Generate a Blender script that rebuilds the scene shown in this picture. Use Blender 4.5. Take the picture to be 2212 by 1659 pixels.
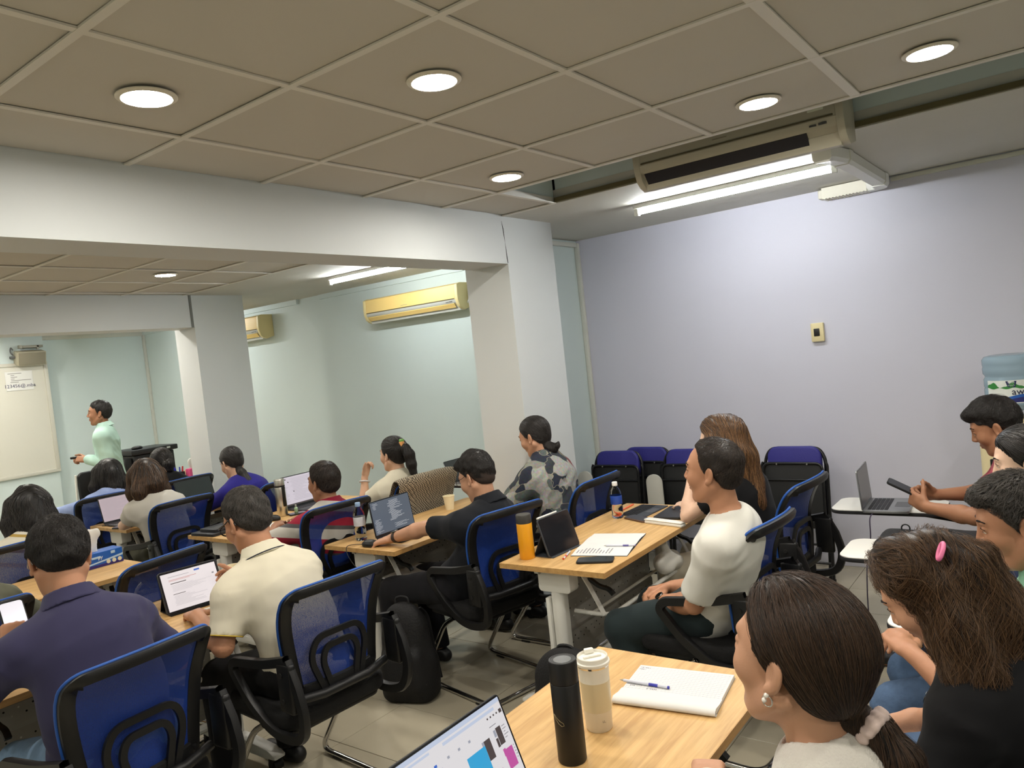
import bpy, bmesh, math, random
import numpy as np
from mathutils import Vector, Matrix
for o in list(bpy.data.objects): bpy.data.objects.remove(o)
SC = bpy.context.scene
COL = SC.collection
random.seed(7); RNG = np.random.default_rng(7)
PI = math.pi
# ---------------------------------------------------------------- camera, world, exposure
CH = 1.70                       # eye height of the photographer
YAW, PITCH, ROLL, FPX = 0.641578, -0.0384575, -0.1080828, 1635.82
def _cam_axes():
    f = Vector((-math.sin(YAW)*math.cos(PITCH), math.cos(YAW)*math.cos(PITCH), math.sin(PITCH)))
    r0 = Vector((math.cos(YAW), math.sin(YAW), 0)); u0 = r0.cross(f)
    r = math.cos(ROLL)*r0 + math.sin(ROLL)*u0; u = -math.sin(ROLL)*r0 + math.cos(ROLL)*u0
    return r, u, f
_r, _u, _f = _cam_axes()
cam = bpy.data.cameras.new('camera'); cam.sensor_fit = 'HORIZONTAL'; cam.sensor_width = 36.0
cam.lens = FPX/2212*36.0; cam.clip_start = .05; cam.clip_end = 60
camo = bpy.data.objects.new('camera', cam); COL.objects.link(camo)
camo.matrix_world = Matrix(((_r.x,_u.x,-_f.x,0),(_r.y,_u.y,-_f.y,0),(_r.z,_u.z,-_f.z,CH),(0,0,0,1)))
SC.camera = camo
W = bpy.data.worlds.new('world'); SC.world = W; W.use_nodes = True
W.node_tree.nodes['Background'].inputs[0].default_value = (.8,.85,.9,1)
W.node_tree.nodes['Background'].inputs[1].default_value = .05
vs = SC.view_settings; vs.view_transform = 'Standard'; vs.look = 'None'; vs.gamma = 1; vs.use_curve_mapping = False
vs.exposure = 0.85
LAMP = 150.0      # radiance of the ceiling down lights
TUBE = 50.0      # radiance of the fluorescent tubes
try:
    SC.cycles.use_denoising = True; SC.cycles.max_bounces = 8; SC.cycles.transparent_max_bounces = 16
    SC.cycles.sample_clamp_indirect = 6.0
except Exception: pass

# ---------------------------------------------------------------- materials
MATS = {}
def srgb(r, g=None, b=None):
    if g is None: r, g, b = r
    return tuple(((c/255)/12.92 if c/255 <= .04045 else ((c/255+.055)/1.055)**2.4) for c in (r,g,b)) + (1,)
def nodes(m): return m.node_tree.nodes, m.node_tree.links
def mat(name, col, rough=.6, metal=0., spec=.5, var=0., vscale=8., bump=0., bscale=60., bstretch=(1,1,1), bdist=.01, bdet=5, emit=None, estr=0., trans=0., alpha=1., ior=1.45, sheen=0., sss=0., coat=0.):
    """plain principled material; var mottles the colour, bump gives fine relief"""
    if name in MATS: return MATS[name]
    m = bpy.data.materials.new(name); m.use_nodes = True; n, l = nodes(m)
    b = n['Principled BSDF']
    c = srgb(col) if max(col[:3]) > 1.0 else tuple(col[:3])+(1,)
    I = b.inputs
    I['Base Color'].default_value = c; I['Roughness'].default_value = rough; I['Metallic'].default_value = metal
    I['Specular IOR Level'].default_value = spec; I['IOR'].default_value = ior
    I['Transmission Weight'].default_value = trans; I['Alpha'].default_value = alpha
    I['Sheen Weight'].default_value = sheen; I['Coat Weight'].default_value = coat
    if sss > 0:
        I['Subsurface Weight'].default_value = sss; I['Subsurface Radius'].default_value = (.012,.005,.003); I['Subsurface Scale'].default_value = 1.0
    if emit is not None:
        I['Emission Color'].default_value = srgb(emit) if max(emit) > 1 else tuple(emit)+(1,); I['Emission Strength'].default_value = estr
    if var > 0 or bump > 0:
        tc = n.new('ShaderNodeTexCoord')
    if var > 0:
        nz = n.new('ShaderNodeTexNoise'); nz.inputs['Scale'].default_value = vscale; nz.inputs['Detail'].default_value = 4
        l.new(tc.outputs['Object'], nz.inputs['Vector'])
        mx = n.new('ShaderNodeMix'); mx.data_type = 'RGBA'
        mx.inputs[6].default_value = tuple(x*(1-var) for x in c[:3])+(1,); mx.inputs[7].default_value = tuple(min(1,x*(1+var)) for x in c[:3])+(1,)
        l.new(nz.outputs['Fac'], mx.inputs[0]); l.new(mx.outputs[2], I['Base Color'])
    if bump > 0:
        mp = n.new('ShaderNodeMapping'); mp.inputs['Scale'].default_value = bstretch; l.new(tc.outputs['Object'], mp.inputs['Vector'])
        nb = n.new('ShaderNodeTexNoise'); nb.inputs['Scale'].default_value = bscale; nb.inputs['Detail'].default_value = bdet
        l.new(mp.outputs[0], nb.inputs['Vector'])
        bp = n.new('ShaderNodeBump'); bp.inputs['Strength'].default_value = bump; bp.inputs['Distance'].default_value = bdist
        l.new(nb.outputs['Fac'], bp.inputs['Height']); l.new(bp.outputs[0], I['Normal'])
    MATS[name] = m; return m
def wood(name, a, b, rough=.42, axis=1):
    """light laminate with long grain running along one axis"""
    if name in MATS: return MATS[name]
    m = mat(name, a, rough); n, l = nodes(m); p = n['Principled BSDF']
    tc = n.new('ShaderNodeTexCoord'); mp = n.new('ShaderNodeMapping')
    s = [14,14,14]; s[axis] = .9; mp.inputs['Scale'].default_value = s; l.new(tc.outputs['Object'], mp.inputs['Vector'])
    nz = n.new('ShaderNodeTexNoise'); nz.inputs['Scale'].default_value = 3.2; nz.inputs['Detail'].default_value = 9; nz.inputs['Roughness'].default_value = .62; nz.inputs['Distortion'].default_value = .5
    l.new(mp.outputs[0], nz.inputs['Vector'])
    rp = n.new('ShaderNodeValToRGB'); e = rp.color_ramp.elements
    e[0].position = .36; e[0].color = srgb(b); e[1].position = .66; e[1].color = srgb(a)
    l.new(nz.outputs['Fac'], rp.inputs[0]); l.new(rp.outputs[0], p.inputs['Base Color'])
    return m
# ---------------------------------------------------------------- mesh builder
class MB:
    def __init__(s): s.v = []; s.f = []; s.m = []
    def add(s, vs, fs, M=None, mi=0):
        k = len(s.v)
        for p in vs:
            p = Vector(p); s.v.append(tuple(M @ p) if M is not None else tuple(p))
        for q in fs: s.f.append([i+k for i in q]); s.m.append(mi)
        return s
    def box(s, lo, hi, bevel=0., seg=2, M=None, mi=0):
        lo = Vector(lo); hi = Vector(hi)
        if bevel <= 0:
            x0,y0,z0 = lo; x1,y1,z1 = hi
            return s.add([(x0,y0,z0),(x1,y0,z0),(x1,y1,z0),(x0,y1,z0),(x0,y0,z1),(x1,y0,z1),(x1,y1,z1),(x0,y1,z1)],
                         [(0,3,2,1),(4,5,6,7),(0,1,5,4),(1,2,6,5),(2,3,7,6),(3,0,4,7)], M, mi)
        b = bmesh.new(); bmesh.ops.create_cube(b, size=1)
        c = (lo+hi)/2; d = hi-lo
        for v in b.verts: v.co = Vector((c.x+v.co.x*d.x, c.y+v.co.y*d.y, c.z+v.co.z*d.z))
        bevel = min(bevel, min(d)*.49)
        bmesh.ops.bevel(b, geom=b.edges[:], offset=bevel, segments=seg, profile=.5, affect='EDGES')
        b.verts.index_update(); s.add([v.co.copy() for v in b.verts], [[v.index for v in f.verts] for f in b.faces], M, mi); b.free(); return s
    def prism(s, poly, h0, h1, axis='z', bevel=0., M=None, mi=0, seg=2):
        """outline poly (list of 2d) extruded from h0 to h1 along an axis"""
        n = len(poly)
        def P(a, b, h): return {'z':(a,b,h),'y':(a,h,b),'x':(h,a,b)}[axis]
        vs = [P(a,b,h0) for a,b in poly]+[P(a,b,h1) for a,b in poly]
        fs = [list(range(n))[::-1], list(range(n,2*n))]+[[i,(i+1)%n,n+(i+1)%n,n+i] for i in range(n)]
        b = bmesh.new(); bv = [b.verts.new(v) for v in vs]
        for f in fs: b.faces.new([bv[i] for i in f])
        bmesh.ops.recalc_face_normals(b, faces=b.faces[:])
        if bevel > 0:
            ed = [e for e in b.edges if abs(abs(e.calc_face_angle(0)) - PI/2) < .35 and ((e.verts[0].index < 0) or True)]
            cap = set(); 
            b.faces.ensure_lookup_table()
            for f in (b.faces[0], b.faces[1]): cap |= set(f.edges)
            bmesh.ops.bevel(b, geom=list(cap), offset=bevel, segments=seg, profile=.5, affect='EDGES')
        b.verts.index_update(); s.add([v.co.copy() for v in b.verts], [[v.index for v in f.verts] for f in b.faces], M, mi); b.free(); return s
    def sweep(s, prof, path, up=(0,0,1), closed=False, caps=True, M=None, mi=0, scale=None):
        """closed 2d profile swept along a path; profile x = side, y = up-ish"""
        P = [Vector(p) for p in path]; n = len(P); m = len(prof); up = Vector(up).normalized(); vs = []
        side0 = None
        for i in range(n):
            a = P[(i-1)%n] if (closed or i > 0) else P[i]; c = P[(i+1)%n] if (closed or i < n-1) else P[i]
            t = (c-a).normalized()
            sd = t.cross(up)
            if sd.length < 1e-4: sd = side0 if side0 is not None else t.orthogonal()
            sd = sd.normalized()
            if side0 is not None and sd.dot(side0) < 0 and not closed: sd = -sd
            side0 = sd; u2 = sd.cross(t).normalized(); k = scale[i] if scale else 1.
            for x,y in prof: vs.append(P[i]+sd*x*k+u2*y*k)
        fs = []
        for i in range(n if closed else n-1):
            j = (i+1)%n
            for q in range(m): fs.append([i*m+q, i*m+(q+1)%m, j*m+(q+1)%m, j*m+q])
        if caps and not closed: fs += [list(range(m))[::-1], [(n-1)*m+q for q in range(m)]]
        return s.add(vs, fs, M, mi)
    def tube(s, path, r, n=10, closed=False, M=None, mi=0, caps=True):
        """round tube with parallel-transported frame; r may be a list"""
        P = [Vector(p) for p in path]; N = len(P); vs = []; nrm = None
        for i in range(N):
            a = P[(i-1)%N] if (closed or i > 0) else P[i]; c = P[(i+1)%N] if (closed or i < N-1) else P[i]
            t = (c-a).normalized()
            nrm = t.orthogonal().normalized() if nrm is None else (nrm - t*nrm.dot(t)).normalized()
            bn = t.cross(nrm); rr = r[i] if isinstance(r,(list,tuple)) else r
            for k in range(n): vs.append(P[i]+(nrm*math.cos(2*PI*k/n)+bn*math.sin(2*PI*k/n))*rr)
        fs = []
        for i in range(N if closed else N-1):
            j = (i+1)%N
            for k in range(n): fs.append([i*n+k, i*n+(k+1)%n, j*n+(k+1)%n, j*n+k])
        if caps and not closed: fs += [list(range(n))[::-1], [(N-1)*n+k for k in range(n)]]
        return s.add(vs, fs, M, mi)
    def lathe(s, prof, n=24, M=None, mi=0, cap=True):
        vs = []; fs = []
        for r,z in prof:
            for k in range(n): vs.append((r*math.cos(2*PI*k/n), r*math.sin(2*PI*k/n), z))
        for i in range(len(prof)-1):
            for k in range(n): fs.append([i*n+k, i*n+(k+1)%n, (i+1)*n+(k+1)%n, (i+1)*n+k])
        if cap: fs += [list(range(n))[::-1], [(len(prof)-1)*n+k for k in range(n)]]
        return s.add(vs, fs, M, mi)
    def grid(s, nu, nv, fn, M=None, mi=0):
        vs = [fn(i/(nu-1), j/(nv-1)) for j in range(nv) for i in range(nu)]
        fs = [[j*nu+i, j*nu+i+1, (j+1)*nu+i+1, (j+1)*nu+i] for j in range(nv-1) for i in range(nu-1)]
        return s.add(vs, fs, M, mi)
    def mesh(s, name):
        me = bpy.data.meshes.new(name); me.from_pydata(s.v, [], s.f); me.update()
        if s.m and max(s.m) > 0: me.polygons.foreach_set('material_index', s.m)
        return me
def obj(name, mb, mats, parent=None, smooth=35, loc=None, label=None, rot=None):
    me = mb.mesh(name) if isinstance(mb, MB) else mb
    if not isinstance(mats, (list,tuple)): mats = [mats]
    if len(me.materials) == 0:
        for m in mats: me.materials.append(m)
    if smooth is not None and isinstance(mb, MB):
        me.shade_smooth()
        if smooth < 180: me.set_sharp_from_angle(angle=math.radians(smooth))
    o = bpy.data.objects.new(name, me); COL.objects.link(o)
    if parent is not None: o.parent = parent
    if loc is not None: o.location = loc
    if rot is not None: o.rotation_euler = rot
    if label: o['label'] = label
    return o
def tag(o, label=None, cat=None, group=None, kind=None):
    if label: o['label'] = label
    if cat: o['category'] = cat
    if group: o['group'] = group
    if kind: o['kind'] = kind
    return o
def thing(name, label, cat, loc=(0,0,0), rz=0., group=None):
    o = bpy.data.objects.new(name, None); COL.objects.link(o); o.empty_display_size = .1
    o.location = loc; o.rotation_euler = (0,0,rz); return tag(o, label, cat, group)
def struct(name, mb, m, parent=None, smooth=35, label=None):
    o = obj(name, mb, m, parent, smooth); 
    if parent is None: o['kind'] = 'structure'
    if label: o['label'] = label
    return o
def kids(o): return [c for c in bpy.data.objects if c.parent == o]
def dup(root, loc, rz, label, group=None):
    r = root.copy(); COL.objects.link(r); r.location = loc; r.rotation_euler = (0,0,rz); r['label'] = label
    if group: r['group'] = group
    for ch in kids(root):
        c = ch.copy(); COL.objects.link(c); c.parent = r
        for g in kids(ch):
            d = g.copy(); COL.objects.link(d); d.parent = c
    return r
def Tm(loc=(0,0,0), rx=0, ry=0, rz=0):
    return Matrix.Translation(loc) @ Matrix.Rotation(rz,4,'Z') @ Matrix.Rotation(ry,4,'Y') @ Matrix.Rotation(rx,4,'X')
def smoothpath(P, k=6, closed=False):
    """Catmull-Rom through points"""
    P = [Vector(p) for p in P]; n = len(P); out = []
    for i in range(n if closed else n-1):
        a = P[(i-1)%n] if (closed or i > 0) else P[i]; b = P[i]; c = P[(i+1)%n]; d = P[(i+2)%n] if (closed or i < n-2) else P[(i+1)%n]
        for j in range(k):
            t = j/k
            out.append(.5*((2*b)+(c-a)*t+(2*a-5*b+4*c-d)*t*t+(3*b-a-3*c+d)*t**3))
    if not closed: out.append(P[-1])
    return out
def fillet(P, r, k=6):
    """polyline with rounded corners"""
    P = [Vector(p) for p in P]; out = [P[0]]
    for i in range(1,len(P)-1):
        a,b,c = P[i-1],P[i],P[i+1]; u = (a-b); v = (c-b); d = min(r, u.length*.49, v.length*.49)
        p0 = b+u.normalized()*d; p1 = b+v.normalized()*d
        for j in range(k+1):
            t = j/k; out.append((1-t)**2*p0+2*t*(1-t)*b+t*t*p1)
    out.append(P[-1]); return out
def rrect(x0, y0, x1, y1, r, k=5):
    out = []
    for cx,cy,a0 in ((x1-r,y0+r,-PI/2),(x1-r,y1-r,0),(x0+r,y1-r,PI/2),(x0+r,y0+r,PI)):
        for j in range(k+1):
            a = a0+PI/2*j/k; out.append((cx+r*math.cos(a), cy+r*math.sin(a)))
    return out
FONT = None
def text_mesh(s, size, depth=.0006, align='CENTER'):
    cu = bpy.data.curves.new('lettering','FONT'); cu.body = s; cu.size = size; cu.extrude = depth; cu.align_x = align; cu.align_y = 'CENTER'; cu.resolution_u = 2
    o = bpy.data.objects.new('lettering', cu); COL.objects.link(o)
    me = bpy.data.meshes.new_from_object(o.evaluated_get(bpy.context.evaluated_depsgraph_get()))
    bpy.data.objects.remove(o); bpy.data.curves.remove(cu); return me
def lettering(name, s, size, m, parent, M, align='CENTER', label=None):
    me = text_mesh(s, size, align=align); me.transform(M); me.materials.clear(); me.materials.append(m)
    o = bpy.data.objects.new(name, me); COL.objects.link(o); o.parent = parent
    if label: o['label'] = label
    return o
# ================================================================ the room
CZ = 2.576                      # suspended ceiling
BZ = 2.276                      # underside of the two beams
TX0, TY0, TS = -3.056, 1.5197, .605   # tile grid
XR, YL, YR = 2.6, -3.0, 5.45    # rear wall, left wall, lavender wall
M_wall = mat('pale blue wall paint', (204,216,213), .55, var=.03, vscale=2.5, bump=.04, bscale=90)
M_lav = mat('lavender wall paint', (204,204,217), .5, var=.03, vscale=1.6, bump=.04, bscale=90)
M_front = mat('front wall paint', (208,221,220), .5, var=.03, vscale=2., bump=.03, bscale=90)
M_beam = mat('beam paint', (208,212,212), .6, var=.03, vscale=1.7, bump=.04, bscale=70)
M_soffit = mat('plaster ceiling paint', (196,194,184), .7, var=.07, vscale=2.2, bump=.06, bscale=50)
M_tile = mat('gypsum ceiling tile', (196,191,180), .75, var=.025, vscale=3, bump=.02, bscale=160)
M_tbar = mat('white ceiling grid', (218,214,204), .5)
M_void = mat('bare slab in the recess', (150,158,158), .8, var=.1)
M_brown = mat('brown edge board', (96,88,58), .7, var=.2)
M_white = mat('white plastic', (226,226,220), .4)
M_black = mat('black plastic', (16,16,17), .45)
M_chrome = mat('chrome', (210,208,205), .14, 1.0)
M_alu = mat('aluminium', (190,188,180), .35, .9)
M_dark = mat('dark gap', (20,19,18), .8)
M_trim = mat('off-white trunking', (205,206,196), .5, var=.05)

# floor of square tiles with joints
fl = MB(); fl.box((-10.6,YL-.1,-.12),(XR+.1,YR+.1,-.0045)); floor = struct('floor', fl, mat('floor grout', (92,86,76), .8), smooth=None)
M_ft = mat('polished floor tile', (176,168,148), .16, var=.09, vscale=3.5, spec=.5)
FT = .4; FX0, FY0 = -2.442, 2.98
tm = MB(); tm.box((.0015,.0015,-.006),(FT-.0015,FT-.0015,0), .0012, 1); tmesh = tm.mesh('floor_tile'); tmesh.materials.append(M_ft)
for i in range(-9, 10):
    for j in range(-8, 7):
        x, y = FX0+i*FT, FY0+j*FT
        if x < -4.9 or x > 1.2 or y < .6 or y+FT > YR+.001: continue
        o = bpy.data.objects.new('floor_tile', tmesh); COL.objects.link(o); o.parent = floor; o.location = (x, y, random.uniform(-.0006,0))
big = MB()
def tiles_area(x0,x1,y0,y1):
    i0 = math.floor((x0-FX0)/FT+.01); i1 = math.ceil((x1-FX0)/FT-.01); j0 = math.floor((y0-FY0)/FT+.01); j1 = math.ceil((y1-FY0)/FT-.01)
    for i in range(i0,i1):
        for j in range(j0,j1):
            x,y = FX0+i*FT, FY0+j*FT
            if x >= -4.9-1e-6 and x <= 1.2 and y >= .6 and y+FT <= YR+.001: continue
            big.box((max(x+.0015,x0),max(y+.0015,y0),-.006),(min(x+FT-.0015,x1),min(y+FT-.0015,y1),-.0003))
tiles_area(-10.5, XR, YL, YR)
o = obj('floor_tiling', big, M_ft, floor, smooth=None); o['kind'] = 'stuff'

def wallbox(name, lo, hi, m): 
    b = MB(); b.box(lo,hi); return struct(name, b, m, smooth=None)
wallbox('wall_right', (-3.26,YR,0),(XR+.1,YR+.15,3.0), M_lav)
wallbox('wall_side', (-10.6,YR+.03,0),(-3.26,YR+.15,3.0), M_wall)
wallbox('wall_rear', (XR,YL,0),(XR+.15,YR,3.0), M_wall)
wallbox('wall_left', (-10.6,YL-.15,0),(XR+.1,YL,3.0), M_wall)
wallbox('wall_front', (-10.55,YL,0),(-10.387,YR+.03,3.0), M_front)
wallbox('wall_front_section', (-10.387,YL,0),(-10.30,4.15,CZ), M_front)
wallbox('wall_stub', (-3.33,4.40,0),(-3.262,YR+.03,CZ), M_wall)
# beams and columns
wallbox('beam_near', (-3.13,YL,BZ),(-2.845,3.905,CZ+.3), M_beam)
wallbox('beam_far', (-6.87,YL,BZ),(-6.59,3.975,CZ+.3), M_beam)
wallbox('column_near', (-3.20,3.905,0),(-2.845,4.45,CZ+.3), M_beam)
wallbox('column_far', (-6.94,3.975,0),(-6.59,4.52,CZ+.3), M_beam)
c = MB()  # the crack where the near beam meets its column
zz = [2.545,2.50,2.46,2.41,2.36,2.31,2.28]; off = [.012,.004,.001,-.003,-.006,-.008,-.011]; wd = [.001,.004,.0035,.001,.003,.0045,.003]
for k in range(6): c.add([(-2.8444,3.895-off[k]-wd[k]-.002,zz[k]),(-2.8444,3.895-off[k]+wd[k]-.002,zz[k]),(-2.8444,3.895-off[k+1]+wd[k+1]-.002,zz[k+1]),(-2.8444,3.895-off[k+1]-wd[k+1]-.002,zz[k+1])],[(0,1,2,3)])
struct('trim_1', c, M_dark, smooth=None)
c = MB(); c.box((-6.5895,3.945,BZ),(-6.583,3.968,CZ)); struct('trim_2', c, mat('grey joint', (120,122,118), .8), smooth=None)
# plaster soffit beside the lavender wall and over the bays, slab above the tiles
s = MB(); s.box((-10.5,3.905,CZ),(XR,YR+.1,CZ+.08)); struct('ceiling_soffit', s, M_soffit, smooth=None)
s = MB(); s.box((-10.6,YL-.1,2.95),(XR+.1,YR+.15,3.1)); struct('ceiling_slab', s, M_void, smooth=None)
s = MB(); s.box((-2.44,3.907,CZ+.075),(XR,3.99,2.95)); s.box((-2.52,3.33,CZ+.015),(-2.455,3.905,2.95)); struct('trim_3', s, M_front, smooth=None)
s = MB(); s.box((-2.44,3.885,CZ+.004),(XR,3.906,CZ+.03)); struct('trim_4', s, M_brown, smooth=None)
# tiles
ceiling = MB(); ceil_o = None
g = MB()
def bar_x(y, x0, x1, w=.024): g.box((x0,y-w/2,CZ-.002),(x1,y+w/2,CZ+.004)); g.box((x0,y-.002,CZ),(x1,y+.002,CZ+.035))
def bar_y(x, y0, y1, w=.024):
    if abs(x-(TX0+4*TS)) < .01: w = .036
    g.box((x-w/2,y0,CZ-.0015),(x+w/2,y1,CZ+.0045)); g.box((x-.002,y0,CZ),(x+.002,y1,CZ+.035))
xs1 = [-2.845]+[TX0+TS*k for k in range(1,10)]+[XR]
xs2 = [-6.59]+[-6.45+TS*k for k in range(0,6)]+[-3.13]
ysT = [YL]+[TY0+TS*k for k in range(-7,5)]
ysT = [y for y in ysT]
tl = []
def fieldt(xs, ys, hole=None):
    for i in range(len(xs)-1):
        for j in range(len(ys)-1):
            cx, cy = (xs[i]+xs[i+1])/2, (ys[j]+ys[j+1])/2
            if hole and hole(cx,cy): continue
            tl.append((xs[i],xs[i+1],ys[j],ys[j+1]))
hole = lambda x,y: y > 3.334 and x > -2.455
fieldt(xs1, ysT, hole); fieldt(xs2, ysT)
fieldt([-10.3,-9.9,-9.3,-8.7,-8.1,-7.5,-6.87], ysT)
for xs, x0, x1 in ((xs1,-2.845,XR),(xs2,-6.59,-3.13),([-9.9,-9.3,-8.7,-8.1,-7.5],-10.3,-6.87)):
    for y in ysT[1:]:
        if y > 3.8: bar_x(3.9, x0, -2.455 if xs is xs1 else x1)
        else: bar_x(y, x0, x1, .03 if abs(y-3.335) < .01 else .024)
    for x in (xs[1:-1] if xs[0] > -9 else xs): bar_y(x, YL, 3.905 if (x < -2.4 or x < -3) else 3.334)
ceil_root = obj('ceiling', g, M_tbar, smooth=None); ceil_root['kind'] = 'structure'
LIGHTS = [(-2.15,1.235),(-1.545,1.835),(-2.19,3.07),(-.93,3.04),(-.335,3.02),(-5.41,3.08),
          (-.335,.6),(-.93,-.6),(-2.15,-1.2),(.88,1.82),(.88,3.03),(1.49,.0),(-4.2,3.07),(-4.2,1.0),(-5.4,.4),(-4.2,-1.2),(-5.4,-2.0),(-9.6,3.3),(-8.4,3.3),(-7.3,3.4),(-9.0,2.4),(-9.6,1.2),(-8.4,1.2),(-7.4,2.4),(-9.6,-.5),(-8.1,-1.5)]  # unseen lamps; those over the middle and front bays are added to brighten them
tc_ = {}
for (x0,x1,y0,y1) in tl:
    dx, dy = round(x1-x0,3), round(y1-y0,3)
    if (dx,dy) not in tc_:
        b = MB(); b.box((.0035,.0035,.0),(dx-.0035,dy-.0035,.012), .003, 1); me = b.mesh('ceiling_tile'); me.materials.append(M_tile); tc_[(dx,dy)] = me
    o = bpy.data.objects.new('ceiling_tile', tc_[(dx,dy)]); COL.objects.link(o); o.parent = ceil_root
    o.location = (x0,y0,CZ+.0052+random.uniform(0,.0025)); o.rotation_euler = (random.uniform(-.002,.002),random.uniform(-.002,.002),0)
# wall-top ledges and trunkings
b = MB(); b.box((-10.387,YR-.0,CZ-.055),(-6.95,YR+.03,CZ)); b.box((-6.58,YR+.005,CZ-.05),(-3.34,YR+.03,CZ)); struct('trim_5', b, M_wall, smooth=None)
b = MB(); b.box((-3.262,YR-.035,0),(-3.225,YR,CZ-.02), .006); b.box((-3.262,4.45,CZ-.055),(-3.232,YR,CZ-.018), .006); struct('trim_6', b, M_trim)
b = MB(); b.box((-10.387,YR-.0,.6),(-10.34,YR+.03,CZ-.05), .005); b.box((-10.387,4.152,CZ-.06),(-10.35,YR,CZ-.0), .005); struct('trim_7', b, M_trim)
b = MB(); b.box((-.88,YR-.018,CZ-.035),(XR,YR,CZ-.008), .004); struct('trim_8', b, M_trim)
b = MB(); b.box((-3.2,YR-.008,0),(XR,YR,.08), .002); struct('baseboard_right', b, M_lav)

# ---------------------------------------------------------------- lamps
M_lamp = mat('down light diffuser', (255,250,240), .4, emit=(1.0,.945,.85), estr=LAMP)
M_tube = mat('fluorescent tube glow', (255,255,255), .4, emit=(.95,.98,1.0), estr=TUBE)
M_ring = mat('white lamp rim', (222,216,200), .4)
ring = MB(); ring.lathe([(.068,.0),(.071,-.008),(.077,-.008),(.086,-.003),(.086,.0)], 40)
disc = MB(); disc.lathe([(.001,-.0065),(.035,-.007),(.069,-.006),(.069,-.001)], 40, cap=True)
LN = ['downlight in the near ceiling over the left rows, leftmost of the near bay','bright round downlight two tiles from the near beam above the aisle','small downlight next to the ceiling recess corner','downlight just in front of the recessed air conditioner','downlight at the far right of the near ceiling','lone downlight in the ceiling beyond the near beam']
lo = None
for i,(x,y) in enumerate(LIGHTS):
    lab = (LN[i] if i < len(LN) else 'added round ceiling downlight, out of view')
    if lo is None:
        lo = thing('downlight', lab, 'ceiling light', (x,y,CZ-.001)); obj('rim', ring, M_ring, lo); obj('diffuser', disc, M_lamp, lo); lo['group'] = 'round ceiling downlights'
    else: dup(lo, (x,y,CZ-.001), 0, lab)
def batten(x0, y, z, lab):
    t = thing('fluorescent_batten', lab, 'ceiling light', (x0,y,z), 0, 'fluorescent battens')
    b = MB(); b.box((0,-.025,-.03),(1.24,.025,.0), .004); obj('fixture_body', b, M_white, t)
    for x in (.0,1.21):
        b = MB(); b.box((x,-.016,-.075),(x+.03,.016,-.028), .004); obj('lamp_holder', b, M_white, t)
    b = MB(); b.tube([(.03,0,-.052),(1.21,0,-.052)], .0145, 14); obj('tube', b, M_tube, t)
    return t
batten(-2.225, 4.50, CZ, 'lit fluorescent tube on the soffit in front of the lavender wall')
batten(-5.37, 4.60, CZ, 'lit fluorescent tube seen under the near beam, left of the yellowed air conditioner')
batten(-9.2, 4.60, CZ, 'added fluorescent tube, unseen above the front desk behind the far beam')  # unseen batten added to brighten the front bay
# ================================================================ fixed equipment
M_cream = mat('aged cream plastic', (184,178,158), .4, var=.04)
M_yel = mat('yellowed plastic', (232,200,124), .38, var=.03)
M_yel2 = mat('pale yellowed plastic', (222,206,150), .4)
M_greyp = mat('light grey plastic', (196,198,190), .45)
def ac_unit(label, x0, x1, yb, z0, z1, dep, front, lower, side, flap, dark_slot):
    """wall split unit; back at y = yb, front towards -y"""
    w = x1-x0; h = z1-z0
    t = thing('air_conditioner', label, 'air conditioner', (x0, yb, z0), 0)
    P = [(0,.03),(0,h),(-dep*.75,h),(-dep*.97,h*.93),(-dep,h*.55),(-dep*.99,h*.36),(-dep*.88,h*.14),(-dep*.72,.015),(-dep*.5,0)]
    for nm, xa, xb in (('end_cap',0,.035),('end_cap',w-.035,w)):
        b = MB(); b.prism(P, xa, xb, 'x', .004); obj(nm, b, side, t)
    b = MB(); b.prism([(0,.03),(0,h),(-dep*.74,h-.004),(-dep*.9,h*.9),(-dep*.92,h*.3),(-dep*.5,.004)], .03, w-.03, 'x'); obj('housing', b, side, t)
    b = MB(); b.prism([(-dep*.74,h-.003),(-dep*.965,h*.925),(-dep*.997,h*.55),(-dep*.995,h*.40),(-dep*.93,h*.40),(-dep*.9,h*.9)], .034, w-.034, 'x', .003); obj('front_panel', b, front, t)
    b = MB(); b.box((.045,-dep*.998-.003,h*.405),(w-.045,-dep*.93,h*.43)); obj('panel_groove', b, mat('shaded groove',(88,80,56),.7), t)
    b = MB(); b.prism([(-dep*.985,h*.395),(-dep*.955,h*.30),(-dep*.9,h*.26),(-dep*.85,h*.36)], .034, w-.034, 'x', .002); obj('lower_panel', b, lower, t)
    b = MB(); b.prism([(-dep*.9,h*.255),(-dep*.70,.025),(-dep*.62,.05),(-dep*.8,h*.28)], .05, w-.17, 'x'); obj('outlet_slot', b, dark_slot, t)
    b = MB(); b.prism([(-dep*.94,h*.245),(-dep*.80,h*.10),(-dep*.79,h*.12),(-dep*.925,h*.262)], .05, w-.06 if flap else w-.17, 'x', .001); 
    if flap: obj('flap', b, flap, t)
    b = MB(); b.prism([(-dep*.76,.055),(-dep*.66,.0),(-dep*.5,-.002),(-dep*.55,.03)], .034, w-.034, 'x'); obj('bottom_lip', b, lower, t)
    b = MB(); b.box((w-.15,-dep*.99,h*.31),(w-.12,-dep*.95,h*.335)); b.box((w-.11,-dep*.99,h*.31),(w-.075,-dep*.95,h*.345)); obj('indicator', b, mat('indicator grey',(92,92,90),.4), t)
    b = MB(); b.box((w*.42,-dep*1.003,h*.50),(w*.49,-dep*.99,h*.515)); obj('maker_mark', b, mat('faint print',(150,140,120),.5), t)
    return t
a1 = ac_unit('cream split air conditioner set into the ceiling recess beside the lit tube', -1.80,-.757, 3.885, 2.487, 2.79, .215, M_cream, M_cream, M_cream, None, mat('deep slot',(24,25,34),.5))
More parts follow.
